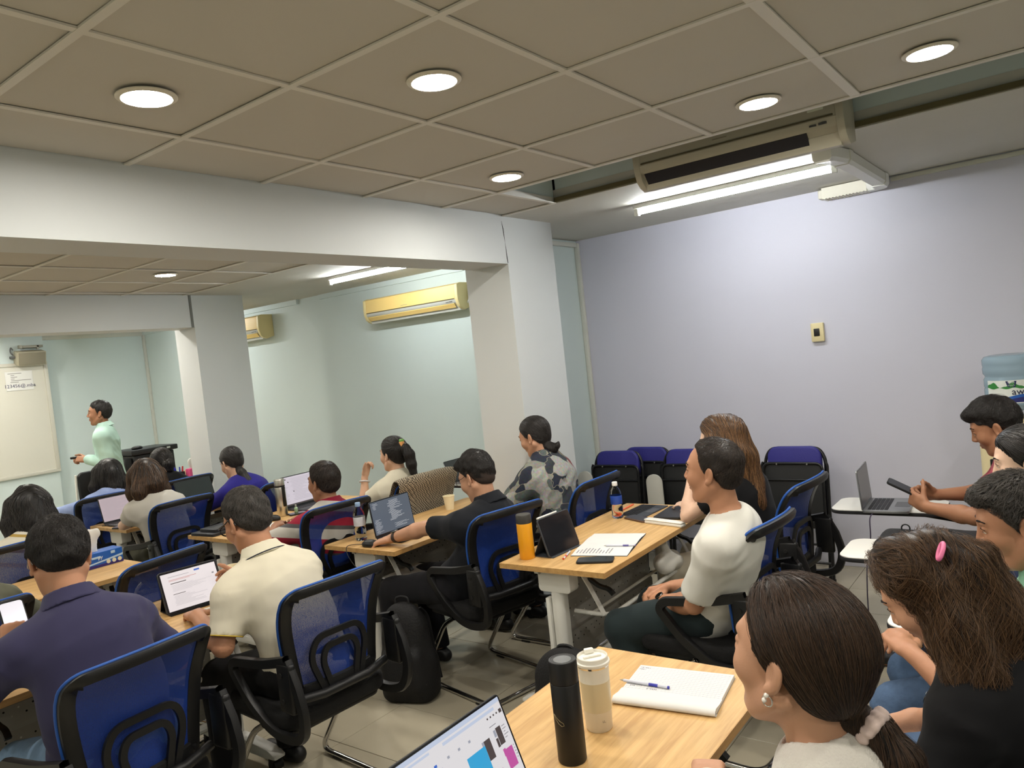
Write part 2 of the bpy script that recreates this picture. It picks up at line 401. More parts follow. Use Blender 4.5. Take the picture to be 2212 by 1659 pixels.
b = MB(); b.box((.89,-.2165,.16),(.96,-.2125,.27), .002); st = obj('energy_label', b, mat('label white green', (210,214,196), .5), a1)
b = MB(); b.box((.893,-.218,.178),(.957,-.216,.24)); obj('label_field', b, mat('label green',(58,128,92),.5), st)
b = MB(); b.box((.895,-.218,.246),(.925,-.216,.262)); obj('label_emblem', b, mat('label ochre',(190,160,90),.5), st)
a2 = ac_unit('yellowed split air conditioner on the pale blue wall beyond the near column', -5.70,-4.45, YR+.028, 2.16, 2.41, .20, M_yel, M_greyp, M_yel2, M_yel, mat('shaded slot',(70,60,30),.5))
b = MB(); b.tube(smoothpath([(1.25,-.06,.06),(1.275,-.05,.12),(1.28,-.03,.24),(1.30,-.02,.30),(1.30,-.02,.355)],5), .012, 8); obj('pipe', b, M_greyp, a2)
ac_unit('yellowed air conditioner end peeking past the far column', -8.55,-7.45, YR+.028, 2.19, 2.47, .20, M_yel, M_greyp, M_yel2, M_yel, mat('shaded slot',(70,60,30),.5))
# pipe cover from the recessed unit to the lavender wall and along it
t = thing('pipe_duct', 'white plastic pipe cover running from the recessed air conditioner to the lavender wall', 'duct', (-.92,3.9,CZ-.004))
pr = [(-.045,-.065),(.045,-.065),(.045,0),(-.045,0)]; pr = [(-.032,-.068),(.032,-.068),(.044,-.05),(.044,.0),(-.044,.0),(-.044,-.05)]
b = MB(); b.sweep(pr, [(.0,.0,-.045),(.0,.10,-.03),(.0,.42,0)]); obj('straight_cover', b, M_white, t, 30)
b = MB(); b.sweep([(x*1.13,y*1.1) for x,y in pr], [(.0,.40,0),(.0,.47,0)]); obj('joint_cover', b, M_white, t, 30)
b = MB(); b.sweep(pr, [(0,.45,0),(.0,1.16,0),(-.0,1.40,0)]); obj('straight_cover', b, M_white, t, 30)
b = MB(); b.sweep([(x*1.12,y*1.1) for x,y in pr], fillet([(0,1.34,0),(0,1.49,-.0),(-.14,1.49,-.0)],.09), ); obj('elbow', b, M_white, t, 40)
b = MB()
for k in range(26): b.box((-.36+k*.0105,1.44-.0,-.075 if k%2 else -.071),(-.36+k*.0105+.0105,1.548,-.0), 0)
b.box((-.39,1.46,-.066),(-.36,1.548,-.006),.01); obj('flexible_cover', b, mat('ribbed cream plastic',(222,218,202),.5), t, 20)
# wall switch
t = thing('wall_switch', 'small cream wall switch box with black rocker on lavender wall', 'switch', (-1.408,YR,1.627))
b = MB(); b.box((-.042,-.032,-.064),(.042,.0,.064), .006); obj('box', b, mat('switch ivory',(220,206,160),.4), t)
b = MB(); b.box((-.022,-.037,-.026),(.016,-.028,.026), .003); obj('rocker', b, M_black, t)
# whiteboard on the front wall section
t = thing('whiteboard', 'large whiteboard on the front wall beside the standing man', 'whiteboard', (-10.30,2.13,.89))
b = MB(); b.box((0,-2.0,0),(.012,2.0,1.33)); obj('panel', b, mat('whiteboard surface',(216,214,202),.25,var=.02,vscale=1), t)
for nm,lo,hi in (('frame_rail',(0,-2.03,-.03),(.028,2.03,.01)),('frame_rail',(0,-2.03,1.315),(.028,2.03,1.355)),('frame_stile',(0,1.985,.0),(.028,2.03,1.33)),('frame_stile',(0,-2.03,.0),(.028,-1.985,1.33))):
    b = MB(); b.box(lo,hi,.004); obj(nm, b, mat('board frame',(206,204,192),.4), t)
t2 = thing('taped_notice', 'white printed notice taped to the upper right of the whiteboard', 'notice', (-10.284,3.83,2.03))
b = MB(); b.box((.0,-.15,-.115),(.0015,.15,.115)); obj('sheet', b, mat('paper',(226,226,222),.6), t2)
M_ink = mat('print ink', (40,40,48), .6); M_inkg = mat('grey print', (128,128,124), .6)
RX = Matrix.Rotation(PI/2,4,'Z') @ Matrix.Rotation(PI/2,4,'X')
lettering('printed_line','123456@.mba', .058, mat('navy ink',(40,44,84),.6), t2, Matrix.Translation((.002,.0,-.062)) @ RX)
b = MB()
for k,(y0,y1) in enumerate(((-.12,.03),(-.09,-.05),(-.09,-.02),(-.09,-.05),(-.09,.13),(-.1,-.01))): b.box((.0012,y0,.088-k*.021),(.0019,y1,.0945-k*.021))
obj('small_print', b, M_inkg, t2)
# loudspeaker above the whiteboard
t = thing('wall_speaker', 'beige box loudspeaker hung on the front wall above the whiteboard', 'speaker', (-10.30,3.96,2.40))
Q = Matrix.Translation((.09,0,-.02)) @ Matrix.Rotation(math.radians(14),4,'Y')
b = MB(); b.box((-.07,-.16,-.17),(.06,.16,.0), .01, M=Q); obj('cabinet', b, mat('speaker beige',(178,172,150),.5), t)
b = MB(); b.box((.058,-.148,-.16),(.066,.148,-.01), .003, M=Q); obj('grille', b, mat('speaker cloth',(138,132,114),.8,bump=.2,bscale=300), t)
b = MB(); b.box((.0,-.10,.02),(.10,.15,.05),.005); b.box((.06,-.12,.015),(.12,-.09,.055)); b.box((.06,.08,.0),(.10,.1,.05)); obj('bracket', b, mat('grey bracket',(150,148,136),.5), t)
b = MB(); b.tube(smoothpath([(.05,-.17,.0),(.05,-.19,.03),(.05,-.2,-.02),(.05,-.175,-.06)],5), .008, 8); b.box((.02,-.21,-.1),(.07,-.16,-.07),.006); obj('cable_plug', b, mat('cable grey',(96,98,98),.5), t)

# ================================================================ training tables
M_oak = wood('light oak laminate', (216,178,120), (186,146,92))
M_edge = wood('oak edge band', (200,160,102), (174,134,82))
M_wmet = mat('white powder-coated steel', (222,221,214), .42)
M_panel = mat('perforated grey steel', (150,148,142), .5)
TL, TW, TH = 1.25, .555, .75
def make_table(label, x, y, rz=0.):
    """x,y = near right corner region: origin at the near end centre on the floor, table runs along +y"""
    t = thing('training_table', label, 'table', (x,y,0), rz, 'flip-top training tables')
    b = MB(); b.box((-TW/2,0,TH-.025),(TW/2,TL,TH-.0008), .0015, 1); o = obj('tabletop', b, M_oak, t, 20)
    b = MB()
    for lo,hi in (((-TW/2-.001,-.001,TH-.0245),(-TW/2+.001,TL+.001,TH-.001)),((TW/2-.001,-.001,TH-.0245),(TW/2+.001,TL+.001,TH-.001)),((-TW/2,-.001,TH-.0245),(TW/2,.001,TH-.001)),((-TW/2,TL-.001,TH-.0245),(TW/2,TL+.001,TH-.001))): b.box(lo,hi)
    obj('edge_band', b, M_edge, o)
    for k,ye in enumerate((.10, TL-.10)):
        s = 1 if k == 0 else -1
        b = MB(); b.prism([(c[0]-.03,c[1]) for c in [(.034*math.cos(a),ye+.022*math.sin(a)+(.012 if math.sin(a)>0 else -.012)) for a in [2*PI*i/20 for i in range(20)]]], .075, .62, 'z'); 
        L = obj('leg', b, M_wmet, t)
        b = MB(); b.box((-.085,ye-.028*s-.008,.16),(-.066,ye-.028*s+.03,.585),.003); obj('cable_cover', b, M_wmet, L)
        b = MB(); b.box((.0,ye-.0346*s-.0006,.325),(-.035,ye-.0346*s+.0006,.375)); b2 = obj('rating_sticker', b, mat('sticker blue',(52,74,142),.4), L)
        b = MB(); b.prism([(-.29,.075),(-.29,.062),(-.24,.055),(.24,.055),(.29,.062),(.29,.075),(.24,.098),(.05,.112),(-.05,.112),(-.24,.098)], ye-.03, ye+.03, 'y', .008); F = obj('foot', b, M_wmet, t)
        for xc in (-.255,.255):
            b = MB(); b.tube([(xc,ye-.022,.027),(xc,ye+.022,.027)], .0265, 16); b.box((xc-.013,ye-.03,.03),(xc+.013,ye+.03,.062),.004); obj('caster', b, M_black, F)
        b = MB(); b.prism(rrect(-.115,.615,.055,.722,.018), ye-.036, ye+.036, 'y', .003); b.box((-.22,ye-.022,.712),(.24,ye+.022,.7255),.003); b.box((-.14,ye-.03,.69),(-.10,ye+.03,.724),.004); obj('bracket', b, M_wmet, t)
        b = MB(); b.tube([(-.10,ye-.037*s,.70),(-.10,ye-.043*s,.70)], .006, 8); obj('bolt', b, M_alu, t)
        # folding strut of the book rack and the black release lever
        b = MB(); b.sweep([(-.003,-.013),(.003,-.013),(.003,.013),(-.003,.013)], [(.045,ye+.0*s+.05*s,.722),(.10,ye+.052*s,.63),(.165,ye+.054*s,.505)], up=(0,1,0)); obj('strut', b, M_wmet, t)
        b = MB(); b.sweep([(-.011,-.007),(.011,-.007),(.011,.007),(-.011,.007)], smoothpath([(.085,ye+.075*s,.66),(.13,ye+.085*s,.625),(.175,ye+.09*s,.612),(.20,ye+.09*s,.59)],4)); obj('lever', b, M_black, t)
    b = MB(); b.tube(fillet([(.0,.17,.50),(.19,.17,.50),(.19,TL-.17,.50),(.0,TL-.17,.50)],.06,7), .0105, 12); obj('book_rack', b, M_wmet, t)
    b = MB(); b.tube([(.09,.16,.50),(.09,TL-.16,.50)], .007, 10); obj('rack_rail', b, M_wmet, t)
    # modesty panel: folded perforated sheet
    P = MB(); zs = [.20,.23,.255,.36,.385,.50,.525,.60,.635]; dx = [0,0,.014,.014,0,0,.014,.014,-.01]
    for k in range(len(zs)-1):
        P.add([(-.10+dx[k],.14,zs[k]),(-.10+dx[k],TL-.14,zs[k]),(-.10+dx[k+1],TL-.14,zs[k+1]),(-.10+dx[k+1],.14,zs[k+1]),(-.106+dx[k],.14,zs[k]),(-.106+dx[k],TL-.14,zs[k]),(-.106+dx[k+1],TL-.14,zs[k+1]),(-.106+dx[k+1],.14,zs[k+1])],[(0,1,2,3),(7,6,5,4),(0,4,5,1),(3,2,6,7),(0,3,7,4),(1,5,6,2)])
    pn = obj('modesty_panel', P, M_panel, t, 10)
    H = MB(); H2 = MB()
    for r,(z,x) in enumerate(((.31,-.085),(.335,-.085),(.56,-.085),(.585,-.085),(.42,-.099),(.465,-.099))):
        for k in range(18):
            q = H if (k*7+r*5)%5 < 3 else H2
            yy = .2+k*.05+(r%2)*.025
            q.add([(x,yy+.004*math.cos(a),z+.004*math.sin(a)) for a in [2*PI*i/8 for i in range(8)]],[list(range(8))[::-1],list(range(8))])
    o = obj('perforation', H, M_dark, pn, None); o['kind'] = 'stuff'
    o = obj('perforation', H2, mat('bright hole',(205,203,198),.5), pn, None); o['kind'] = 'stuff'
    b = MB(); b.tube([(-.075,.13,.175),(-.075,TL-.13,.175)], .02, 10); obj('cross_rail', b, M_wmet, t)
    return t
TABLES = {}
tdefs = [('T2',-1.915,2.69,'oak-top training table with the orange bottle, tablet and open notebook'),
 ('T1',-.995,.76,'nearest oak training table, with black flask and white tumbler'),
 ('T3',-3.17,2.70,'oak table with the clear water bottle and dark-screen laptop'),
 ('T4',-4.465,2.63,'oak table with the tall steel flask beside the man in striped shirt'),
 ('T5',-4.455,.87,'oak table under the blue tissue box'),
 ('T6',-3.175,.74,'oak table carrying the tablet that shows a document'),
 ('T7',-5.80,2.61,'oak table in front of the woman in the cream T-shirt'),
 ('T8',-6.0,.85,'far left oak table beyond the long-haired woman'),
 ('T9',-7.25,2.60,'oak table in front of the woman in the pale blue shirt')]
tt = None
for k,x,y,lab in tdefs:
    if tt is None: TABLES[k] = tt = make_table(lab,x,y)
    else: TABLES[k] = dup(tt,(x,y,0),0,lab)
# ================================================================ blue mesh chairs on chrome sled frames (face -x)
def mesh_material():
    m = bpy.data.materials.new('blue mesh fabric'); m.use_nodes = True; n,l = nodes(m); out = n['Material Output']; p = n['Principled BSDF']
    p.inputs['Base Color'].default_value = srgb(14,52,134); p.inputs['Roughness'].default_value = .6; 
    tr = n.new('ShaderNodeBsdfTransparent'); mx = n.new('ShaderNodeMixShader'); mx.inputs[0].default_value = .70
    # holes of the weave, a fine net in the object's own space
    tc = n.new('ShaderNodeTexCoord'); mp = n.new('ShaderNodeMapping'); mp.inputs['Scale'].default_value = (0,330,330); l.new(tc.outputs['Object'], mp.inputs['Vector'])
    vo = n.new('ShaderNodeTexVoronoi'); vo.inputs['Scale'].default_value = 1.0; vo.inputs['Randomness'].default_value = .25; l.new(mp.outputs[0], vo.inputs['Vector'])
    mr = n.new('ShaderNodeMapRange'); mr.inputs['From Min'].default_value = .26; mr.inputs['From Max'].default_value = .34; l.new(vo.outputs['Distance'], mr.inputs['Value'])
    mr.inputs['To Min'].default_value = .40; mr.inputs['To Max'].default_value = .93
    l.new(mr.outputs[0], mx.inputs[0]); l.new(tr.outputs[0], mx.inputs[1]); l.new(p.outputs[0], mx.inputs[2]); l.new(mx.outputs[0], out.inputs['Surface'])
    return m
M_mesh = mesh_material()
M_rim = mat('blue mesh binding', (30,80,160), .6)
M_frame = mat('black chair plastic', (22,22,23), .42, spec=.4)
M_seat = mat('black seat fabric', (12,12,13), .9, bump=.3, bscale=260)
def back_pt(u, z):
    """u across -1..1, z height; the back flares backwards towards the top and wraps round the sitter"""
    t = (z-.50)/.45
    x = .235+.035*t-.02*math.sin(PI*t)+.055*max(0,t-.55)**2/.2 - .045*(u*u)*(1-.25*t)
    w = .185+.048*min(1,max(0,t*1.25))
    return Vector((x, u*w, z))
def make_chair(label, x, y, rz):
    t = thing('mesh_chair', label, 'chair', (x,y,0), rz, 'blue mesh office chairs')
    b = MB(); P = rrect(-.245,-.235,.225,.235,.07,6)
    b.prism(P,.415,.485,'z',.022,seg=3); obj('seat', b, M_seat, t, 60)
    b = MB(); b.prism(rrect(-.22,-.21,.20,.21,.05),.395,.415,'z',.004); obj('seat_shell', b, M_frame, t)
    # outline of the back in (u, z), top edge slightly arched, rounded corners
    out = []
    r = .045
    def C(cu,cz,a0,ru,rz_):
        for j in range(7):
            a = a0+PI/2*j/6; out.append((cu+ru*math.cos(a), cz+rz_*math.sin(a)))
    C(1-.18,.52+.03,-PI/2,.18,.03); C(1-.22,.945-r,0,.22,r); C(-1+.22,.945-r,PI/2,.22,r); C(-1+.18,.52+.03,PI,.18,.03)
    def arch(u,z): return z+.012*(1-u*u)*max(0,(z-.8)/.14)
    O = [back_pt(u,arch(u,z)) for u,z in out]
    # densify
    D = []
    for i in range(len(out)):
        u0,z0 = out[i]; u1,z1 = out[(i+1)%len(out)]; L = math.hypot((u1-u0)*.21,z1-z0); k = max(1,int(L/.03))
        for j in range(k): q = j/k; u = u0+(u1-u0)*q; z = z0+(z1-z0)*q; D.append(back_pt(u,arch(u,z)))
    n = len(D); cen = Vector((.25,0,.74))
    # black frame: ring of wide flat section facing the rear
    F = MB(); vs = []
    for i in range(n):
        p = D[i]; tg = (D[(i+1)%n]-D[i-1]).normalized(); nx = Vector((1,0,.0)); inn = tg.cross(nx).normalized()
        if inn.dot(cen-p) < 0: inn = -inn
        wd = .050 if abs(inn.y) > .6 else (.036 if p.z > .7 else .05)
        for a,bb in ((0,0),(0,.018),(wd*.35,.024),(wd*.9,.019),(wd,.006),(wd*.8,0)): vs.append(p+inn*a+nx*bb)
    F.add(vs,[[i*6+k,((i+1)%n)*6+k,((i+1)%n)*6+(k+1)%6,i*6+(k+1)%6] for i in range(n) for k in range(6)])
    obj('back_frame', F, M_frame, t, 50)
    G = MB(); G.tube([p+Vector((-.003,0,0)) for p in D], .0055, 8, closed=True); obj('binding', G, M_rim, t, 180)
    # mesh cloth stretched over the front
    NU, NZ = 17, 15; S = MB(); rows = []
    zs = [.525+(.935-.525)*k/(NZ-1) for k in range(NZ)]
    for z in zs:
        # width limit at this height
        us = [u for u,zz in out if abs(zz-z) < 1] 
        lim = .985
        if z > .945-r: lim = 1-.22+.22*math.sqrt(max(0,1-((z-(.945-r))/r)**2))-.01
        if z < .55: lim = 1-.18+.18*math.sqrt(max(0,1-((.55-z)/.03)**2))-.01
        rows += [back_pt(lim*(-1+2*k/(NU-1)),arch(lim*(-1+2*k/(NU-1)),z))+Vector((.002,0,0)) for k in range(NU)]
    S.add(rows,[[j*NU+i,j*NU+i+1,(j+1)*NU+i+1,(j+1)*NU+i] for j in range(NZ-1) for i in range(NU-1)]); obj('mesh_back', S, M_mesh, t, 180)
    # lumbar ribs: two nested arches rising from the bottom bar
    B = MB()
    for half,topz,w in ((.62,.735,.024),(.40,.69,.024)):
        path = fillet([back_pt(-half*.72,.535)+Vector((.02,0,0)),back_pt(-half,.66 if half>.5 else .64)+Vector((.024,0,0)),back_pt(-half*.72,topz)+Vector((.022,0,0)),back_pt(half*.72,topz)+Vector((.022,0,0)),back_pt(half,.66 if half>.5 else .64)+Vector((.024,0,0)),back_pt(half*.72,.535)+Vector((.02,0,0))],.045,5)
        B.sweep([(-.011,-.006),(.011,-.006),(.011,.006),(-.011,.006)] , path, up=(1,0,0))
    obj('lumbar_rib', B, M_frame, t, 40)
    B = MB(); B.grid(13,5,lambda a,c: back_pt((-1+2*a)*.8,.515+c*.055)+Vector((.012+.008*math.sin(PI*c),0,0))); obj('lumbar_base', B, M_frame, t, 60)
    B = MB(); B.tube([(.235,-.21,.535),(.262,-.1,.528),(.265,.1,.528),(.235,.21,.535)], .017, 10); obj('back_rail', B, M_frame, t, 60)
    for s in (-1,1):
        yy = .245*s
        A = MB(); path = fillet([(.27,yy,.705),(.13,yy+.006*s,.672),(-.075,yy+.012*s,.648),(-.10,yy+.012*s,.615),(-.01,yy+.004*s,.50),(.10,yy-.008*s,.415),(.20,yy-.012*s,.40),(.315,yy-.010*s,.425),(.345,yy-.002*s,.52),(.315,yy,.62)],.05,5)
        A.sweep([(-.016,-.013),(.016,-.013),(.02,0),(.016,.013),(-.016,.013),(-.02,0)], path+[path[0]], up=(0,1,0), caps=False)
        A.box((.215,yy-.016,.515),(.305,yy+.016,.70),.012); o = obj('armrest', A, M_frame, t, 50)
        for zz in (.56,.655):
            H = MB(); H.tube([(.25,yy+.0165*s,zz),(.25,yy+.0195*s,zz)], .009, 10); obj('bolt', H, M_dark, o)
    L = MB(); yo = .225
    L.tube(fillet([(.03,-yo,.408),(-.06,-yo,.36),(-.315,-yo,.014),(.265,-yo,.014),(.265,yo,.014),(-.315,yo,.014),(-.06,yo,.36),(.03,yo,.408)],.075,7), .0125, 12)
    L.tube([(.02,-yo,.404),(.02,yo,.404)], .0125, 10); obj('sled_frame', L, M_chrome, t, 60)
    for s in (-1,1):
        for xx in (-.19,.18):
            g = MB(); g.box((xx-.03,s*yo-.014,.0),(xx+.03,s*yo+.014,.012),.003); obj('glide', g, M_black, t)
    return t
CH_X = .30   # top of the back lies this far behind the chair's origin
cdefs = [(-2.275,1.085,3,'blue mesh chair behind the man in the dark navy polo, nearest chair'),
 (-2.262,1.825,-4,'blue mesh chair behind the man in the cream polo and glasses'),
 (-2.29,2.945,-12,'blue mesh chair of the man in the black polo'),
 (-2.225,3.73,0,'empty-backed blue mesh chair beside the orange-capped bottle table, behind the patchwork hoodie'),
 (-3.43,1.80,10,'empty blue mesh chair right behind the document tablet'),
 (-3.49,2.88,-6,'blue mesh chair of the man in the red striped shirt'),
 (-3.46,1.02,3,'blue mesh chair in front of the held phone at the left edge'),
 (-1.0,2.95,-4,'blue mesh chair of the man in the white T-shirt'),
 (-1.07,3.75,-4,'blue mesh chair of the woman with long brown hair'),
 (-5.01,2.79,0,'blue mesh chair of the woman in the cream T-shirt'),
 (-4.80,3.50,0,'blue mesh chair of the woman in the navy blouse'),
 (-6.14,2.80,-8,'blue mesh chair of the woman in the pale blue shirt'),
 (-6.16,3.50,0,'blue mesh chair of the woman in black near the printer'),
 (-3.54,3.67,-4,'mesh chair under the checked jacket'),
 (-4.78,1.75,0,'mesh chair of the long-haired woman at the far left'),
 (.02,1.34,0,'mesh chair of the foreground woman in the white sweater'),
 (.20,1.99,0,'mesh chair of the woman with wavy brown hair')]
CHAIRS = []; c0 = None
for bx,by,dg,lab in cdefs:
    a = math.radians(dg); ox,oy = bx-CH_X*math.cos(a), by-CH_X*math.sin(a)
    lab = lab.replace('beside the orange-capped bottle table, ','')
    if c0 is None: c0 = make_chair(lab,ox,oy,a); CHAIRS.append(c0)
    else: CHAIRS.append(dup(c0,(ox,oy,0),a,lab))
# ================================================================ soft-surface modelling: signed distance fields -> one continuous mesh
def V3(*a): return np.array(a, float)
def unit(v): v = np.asarray(v, float); return v/max(1e-9, np.linalg.norm(v))
class SDF:
    def __init__(s): s.p = []; s.post = None
    def _add(s, fn, lo, hi, k, op): s.p.append((fn, np.asarray(lo,float), np.asarray(hi,float), k, op)); return s
    def rc(s, a, b, ra, rb, k=.02, op='u', flat=None, cap=False):
        """tapered capsule a-b; flat=(axis, factor) squashes it along an axis; cap cuts the ends off square"""
        a = np.asarray(a,float); b = np.asarray(b,float); ba = b-a; L2 = max(1e-9, ba@ba); L = math.sqrt(L2)
        if flat is not None: fx = unit(flat[0]); fq = 1/flat[1]-1
        def fn(X,Y,Z):
            x,y,z = X-a[0],Y-a[1],Z-a[2]
            t0 = (x*ba[0]+y*ba[1]+z*ba[2])/L2; t = np.clip(t0,0,1)
            x = x-t*ba[0]; y = y-t*ba[1]; z = z-t*ba[2]
            if flat is not None:
                q = (x*fx[0]+y*fx[1]+z*fx[2])*fq; x = x+q*fx[0]; y = y+q*fx[1]; z = z+q*fx[2]
            if cap:
                tt = t0-t; x = x-tt*ba[0]; y = y-tt*ba[1]; z = z-tt*ba[2]
                return np.maximum(np.sqrt(x*x+y*y+z*z)-(ra+t*(rb-ra)), np.maximum(-t0*L,(t0-1)*L))
            return np.sqrt(x*x+y*y+z*z)-(ra+t*(rb-ra))
        r = max(ra,rb); return s._add(fn, np.minimum(a,b)-r, np.maximum(a,b)+r, k, op)
    def ell(s, c, ax, r, k=.02, op='u'):
        c = np.asarray(c,float); ax = np.asarray(ax,float); r = np.asarray(r,float)
        def fn(X,Y,Z):
            x,y,z = X-c[0],Y-c[1],Z-c[2]
            u = x*ax[0,0]+y*ax[0,1]+z*ax[0,2]; v = x*ax[1,0]+y*ax[1,1]+z*ax[1,2]; w = x*ax[2,0]+y*ax[2,1]+z*ax[2,2]
            k0 = np.sqrt((u/r[0])**2+(v/r[1])**2+(w/r[2])**2)+1e-9; k1 = np.sqrt((u/r[0]**2)**2+(v/r[1]**2)**2+(w/r[2]**2)**2)+1e-9
            return k0*(k0-1)/k1
        e = np.sqrt((ax.T**2)@(r**2)); return s._add(fn, c-e, c+e, k, op)
    def box(s, c, ax, h, r, k=.01, op='u'):
        c = np.asarray(c,float); ax = np.asarray(ax,float); h = np.asarray(h,float)-r
        def fn(X,Y,Z):
            x,y,z = X-c[0],Y-c[1],Z-c[2]
            q = [np.abs(x*ax[i,0]+y*ax[i,1]+z*ax[i,2])-h[i] for i in range(3)]
            return np.sqrt(sum(np.maximum(v,0)**2 for v in q))+np.minimum(np.maximum(np.maximum(q[0],q[1]),q[2]),0)-r
        e = np.abs(ax).T@(h+r); return s._add(fn, c-e, c+e, k, op)
    def cut(s, fn, k=.004): return s._add(fn, V3(-99,-99,-99), V3(99,99,99), k, 'i')
    def disp(s, fn): return s._add(fn, V3(-99,-99,-99), V3(99,99,99), .004, 'd')
    def plane(s, n, c, k=.004):
        """keep the side the normal points away from"""
        n = unit(n); c = np.asarray(c,float); return s.cut(lambda X,Y,Z: (X-c[0])*n[0]+(Y-c[1])*n[1]+(Z-c[2])*n[2], k)
    @staticmethod
    def comb(V, d, k, op):
        if op == 'u':
            h = np.clip(.5+.5*(V-d)/k,0,1); return V+(d-V)*h-k*h*(1-h)
        if op == 'd': return V+d
        if op == 's': d = -d
        h = np.clip(.5-.5*(V-d)/k,0,1); return V+(d-V)*h+k*h*(1-h)
    def bounds(s):
        q = [p for p in s.p if p[4] == 'u']; return np.min([p[1] for p in q],0), np.max([p[2] for p in q],0)
    def ev(s, X, Y, Z):
        V = None
        for fn,lo,hi,k,op in s.p:
            d = fn(X,Y,Z); V = d if V is None else s.comb(V,d,k,op)
        return V if s.post is None else V+s.post(X,Y,Z)
    def field(s, xs, ys, zs):
        V = np.full((len(xs),len(ys),len(zs)), .12, np.float32)
        for fn,lo,hi,k,op in s.p:
            m = 2*k+.03
            i0,i1 = np.searchsorted(xs,lo[0]-m),np.searchsorted(xs,hi[0]+m); j0,j1 = np.searchsorted(ys,lo[1]-m),np.searchsorted(ys,hi[1]+m); k0,k1 = np.searchsorted(zs,lo[2]-m),np.searchsorted(zs,hi[2]+m)
            if i1<=i0 or j1<=j0 or k1<=k0: continue
            d = fn(xs[i0:i1,None,None],ys[None,j0:j1,None],zs[None,None,k0:k1])
            sub = V[i0:i1,j0:j1,k0:k1]; V[i0:i1,j0:j1,k0:k1] = s.comb(sub,d,k,op)
        if s.post is not None: V = V+s.post(xs[:,None,None],ys[None,:,None],zs[None,None,:])
        return V
def axis(lo, hi, h, fine=()):
    out = [lo]; 
    while out[-1] < hi:
        x = out[-1]; r = h
        for a,b,q in fine:
            if a-1e-6 <= x < b: r = min(r,q)
            elif x < a < x+r: r = max(min(r, a-x), q)
        out.append(x+r)
    return np.array(out)
def surf(xs, ys, zs, V):
    """naive surface nets on a rectilinear grid"""
    S = V < 0; c = np.zeros(tuple(n-1 for n in S.shape), np.int8); nx,ny,nz = c.shape
    for i in (0,1):
        for j in (0,1):
            for k in (0,1): c += S[i:nx+i,j:ny+j,k:nz+k]
    act = (c > 0)&(c < 8); I,J,K = np.nonzero(act); N = len(I)
    if N == 0: return np.zeros((0,3)), np.zeros((0,4),int)
    idx = np.full(c.shape, -1, np.int64); idx[I,J,K] = np.arange(N)
    acc = np.zeros((N,3)); cnt = np.zeros(N)
    for d in range(3):
        for a in (0,1):
            for b in (0,1):
                o = [0,0,0]; o[(d+1)%3] = a; o[(d+2)%3] = b; o2 = list(o); o2[d] = 1
                A = (I+o[0],J+o[1],K+o[2]); B = (I+o2[0],J+o2[1],K+o2[2])
                va = V[A]; vb = V[B]; m = (va<0) != (vb<0); t = np.where(m, va/np.where(m,va-vb,1), 0)
                pa = np.stack([xs[A[0]],ys[A[1]],zs[A[2]]],1); pb = np.stack([xs[B[0]],ys[B[1]],zs[B[2]]],1)
                acc += np.where(m[:,None], pa+(pb-pa)*t[:,None], 0); cnt += m
    P = acc/cnt[:,None]; F = []
    for d in range(3):
        e = (d+1)%3; f = (d+2)%3
        sl0 = [slice(None)]*3; sl1 = [slice(None)]*3; sl0[d] = slice(0,-1); sl1[d] = slice(1,None)
        A = S[tuple(sl0)]; B = S[tuple(sl1)]; ch = A != B
        q = np.stack(np.nonzero(ch),1); ok = (q[:,e]>0)&(q[:,f]>0)&(q[:,e]<c.shape[e])&(q[:,f]<c.shape[f]); q = q[ok]
        ins = A[tuple(q.T)]
        def id_(de,df):
            r = q.copy(); r[:,e] -= de; r[:,f] -= df; return idx[tuple(r.T)]
        quad = np.stack([id_(1,1),id_(0,1),id_(0,0),id_(1,0)],1)
        quad[~ins] = quad[~ins][:,::-1]; F.append(quad)
    F = np.concatenate(F); F = F[(F>=0).all(1)]
    return P, F
def np_mesh(name, P, F, mats, mi=None):
    me = bpy.data.meshes.new(name); n = len(P); f = len(F)
    me.vertices.add(n); me.vertices.foreach_set('co', np.asarray(P,np.float32).ravel())
    me.loops.add(4*f); me.loops.foreach_set('vertex_index', np.asarray(F,np.int32).ravel())
    me.polygons.add(f); me.polygons.foreach_set('loop_start', np.arange(0,4*f,4,dtype=np.int32)); 
    me.update(calc_edges=True); me.validate()
    for m in (mats if isinstance(mats,(list,tuple)) else [mats]): me.materials.append(m)
    if mi is not None: me.polygons.foreach_set('material_index', np.asarray(mi,np.int32))
    me.shade_smooth(); return me
def sdf_obj(name, S, h, mats, parent=None, org=(0,0,0), fine=((),(),()), midx=None, pad=.03):
    lo,hi = S.bounds(); lo = lo-pad; hi = hi+pad
    xs,ys,zs = (axis(lo[i],hi[i],h,fine[i]) for i in range(3))
    P,F = surf(xs,ys,zs,S.field(xs,ys,zs)); mi = midx(P[F].mean(1)) if midx is not None and len(F) else None
    me = np_mesh(name, P-np.asarray(org), F, mats, mi); o = bpy.data.objects.new(name, me); COL.objects.link(o)
    if parent is not None: o.parent = parent
    return o, P, F
def vnoise(seed, f, amp):
    """smooth pseudo-noise displacement from a few rotated sines"""
    r = np.random.default_rng(seed); D = r.normal(size=(6,3)); D /= np.linalg.norm(D,axis=1)[:,None]; ph = r.uniform(0,6.28,6); fr = f*r.uniform(.6,1.5,6)
    def fn(X,Y,Z):
        v = 0
        for d,p,q in zip(D,ph,fr): v = v+np.sin((X*d[0]+Y*d[1]+Z*d[2])*q+p)
        return v*(amp/6*1.6)
    return fn
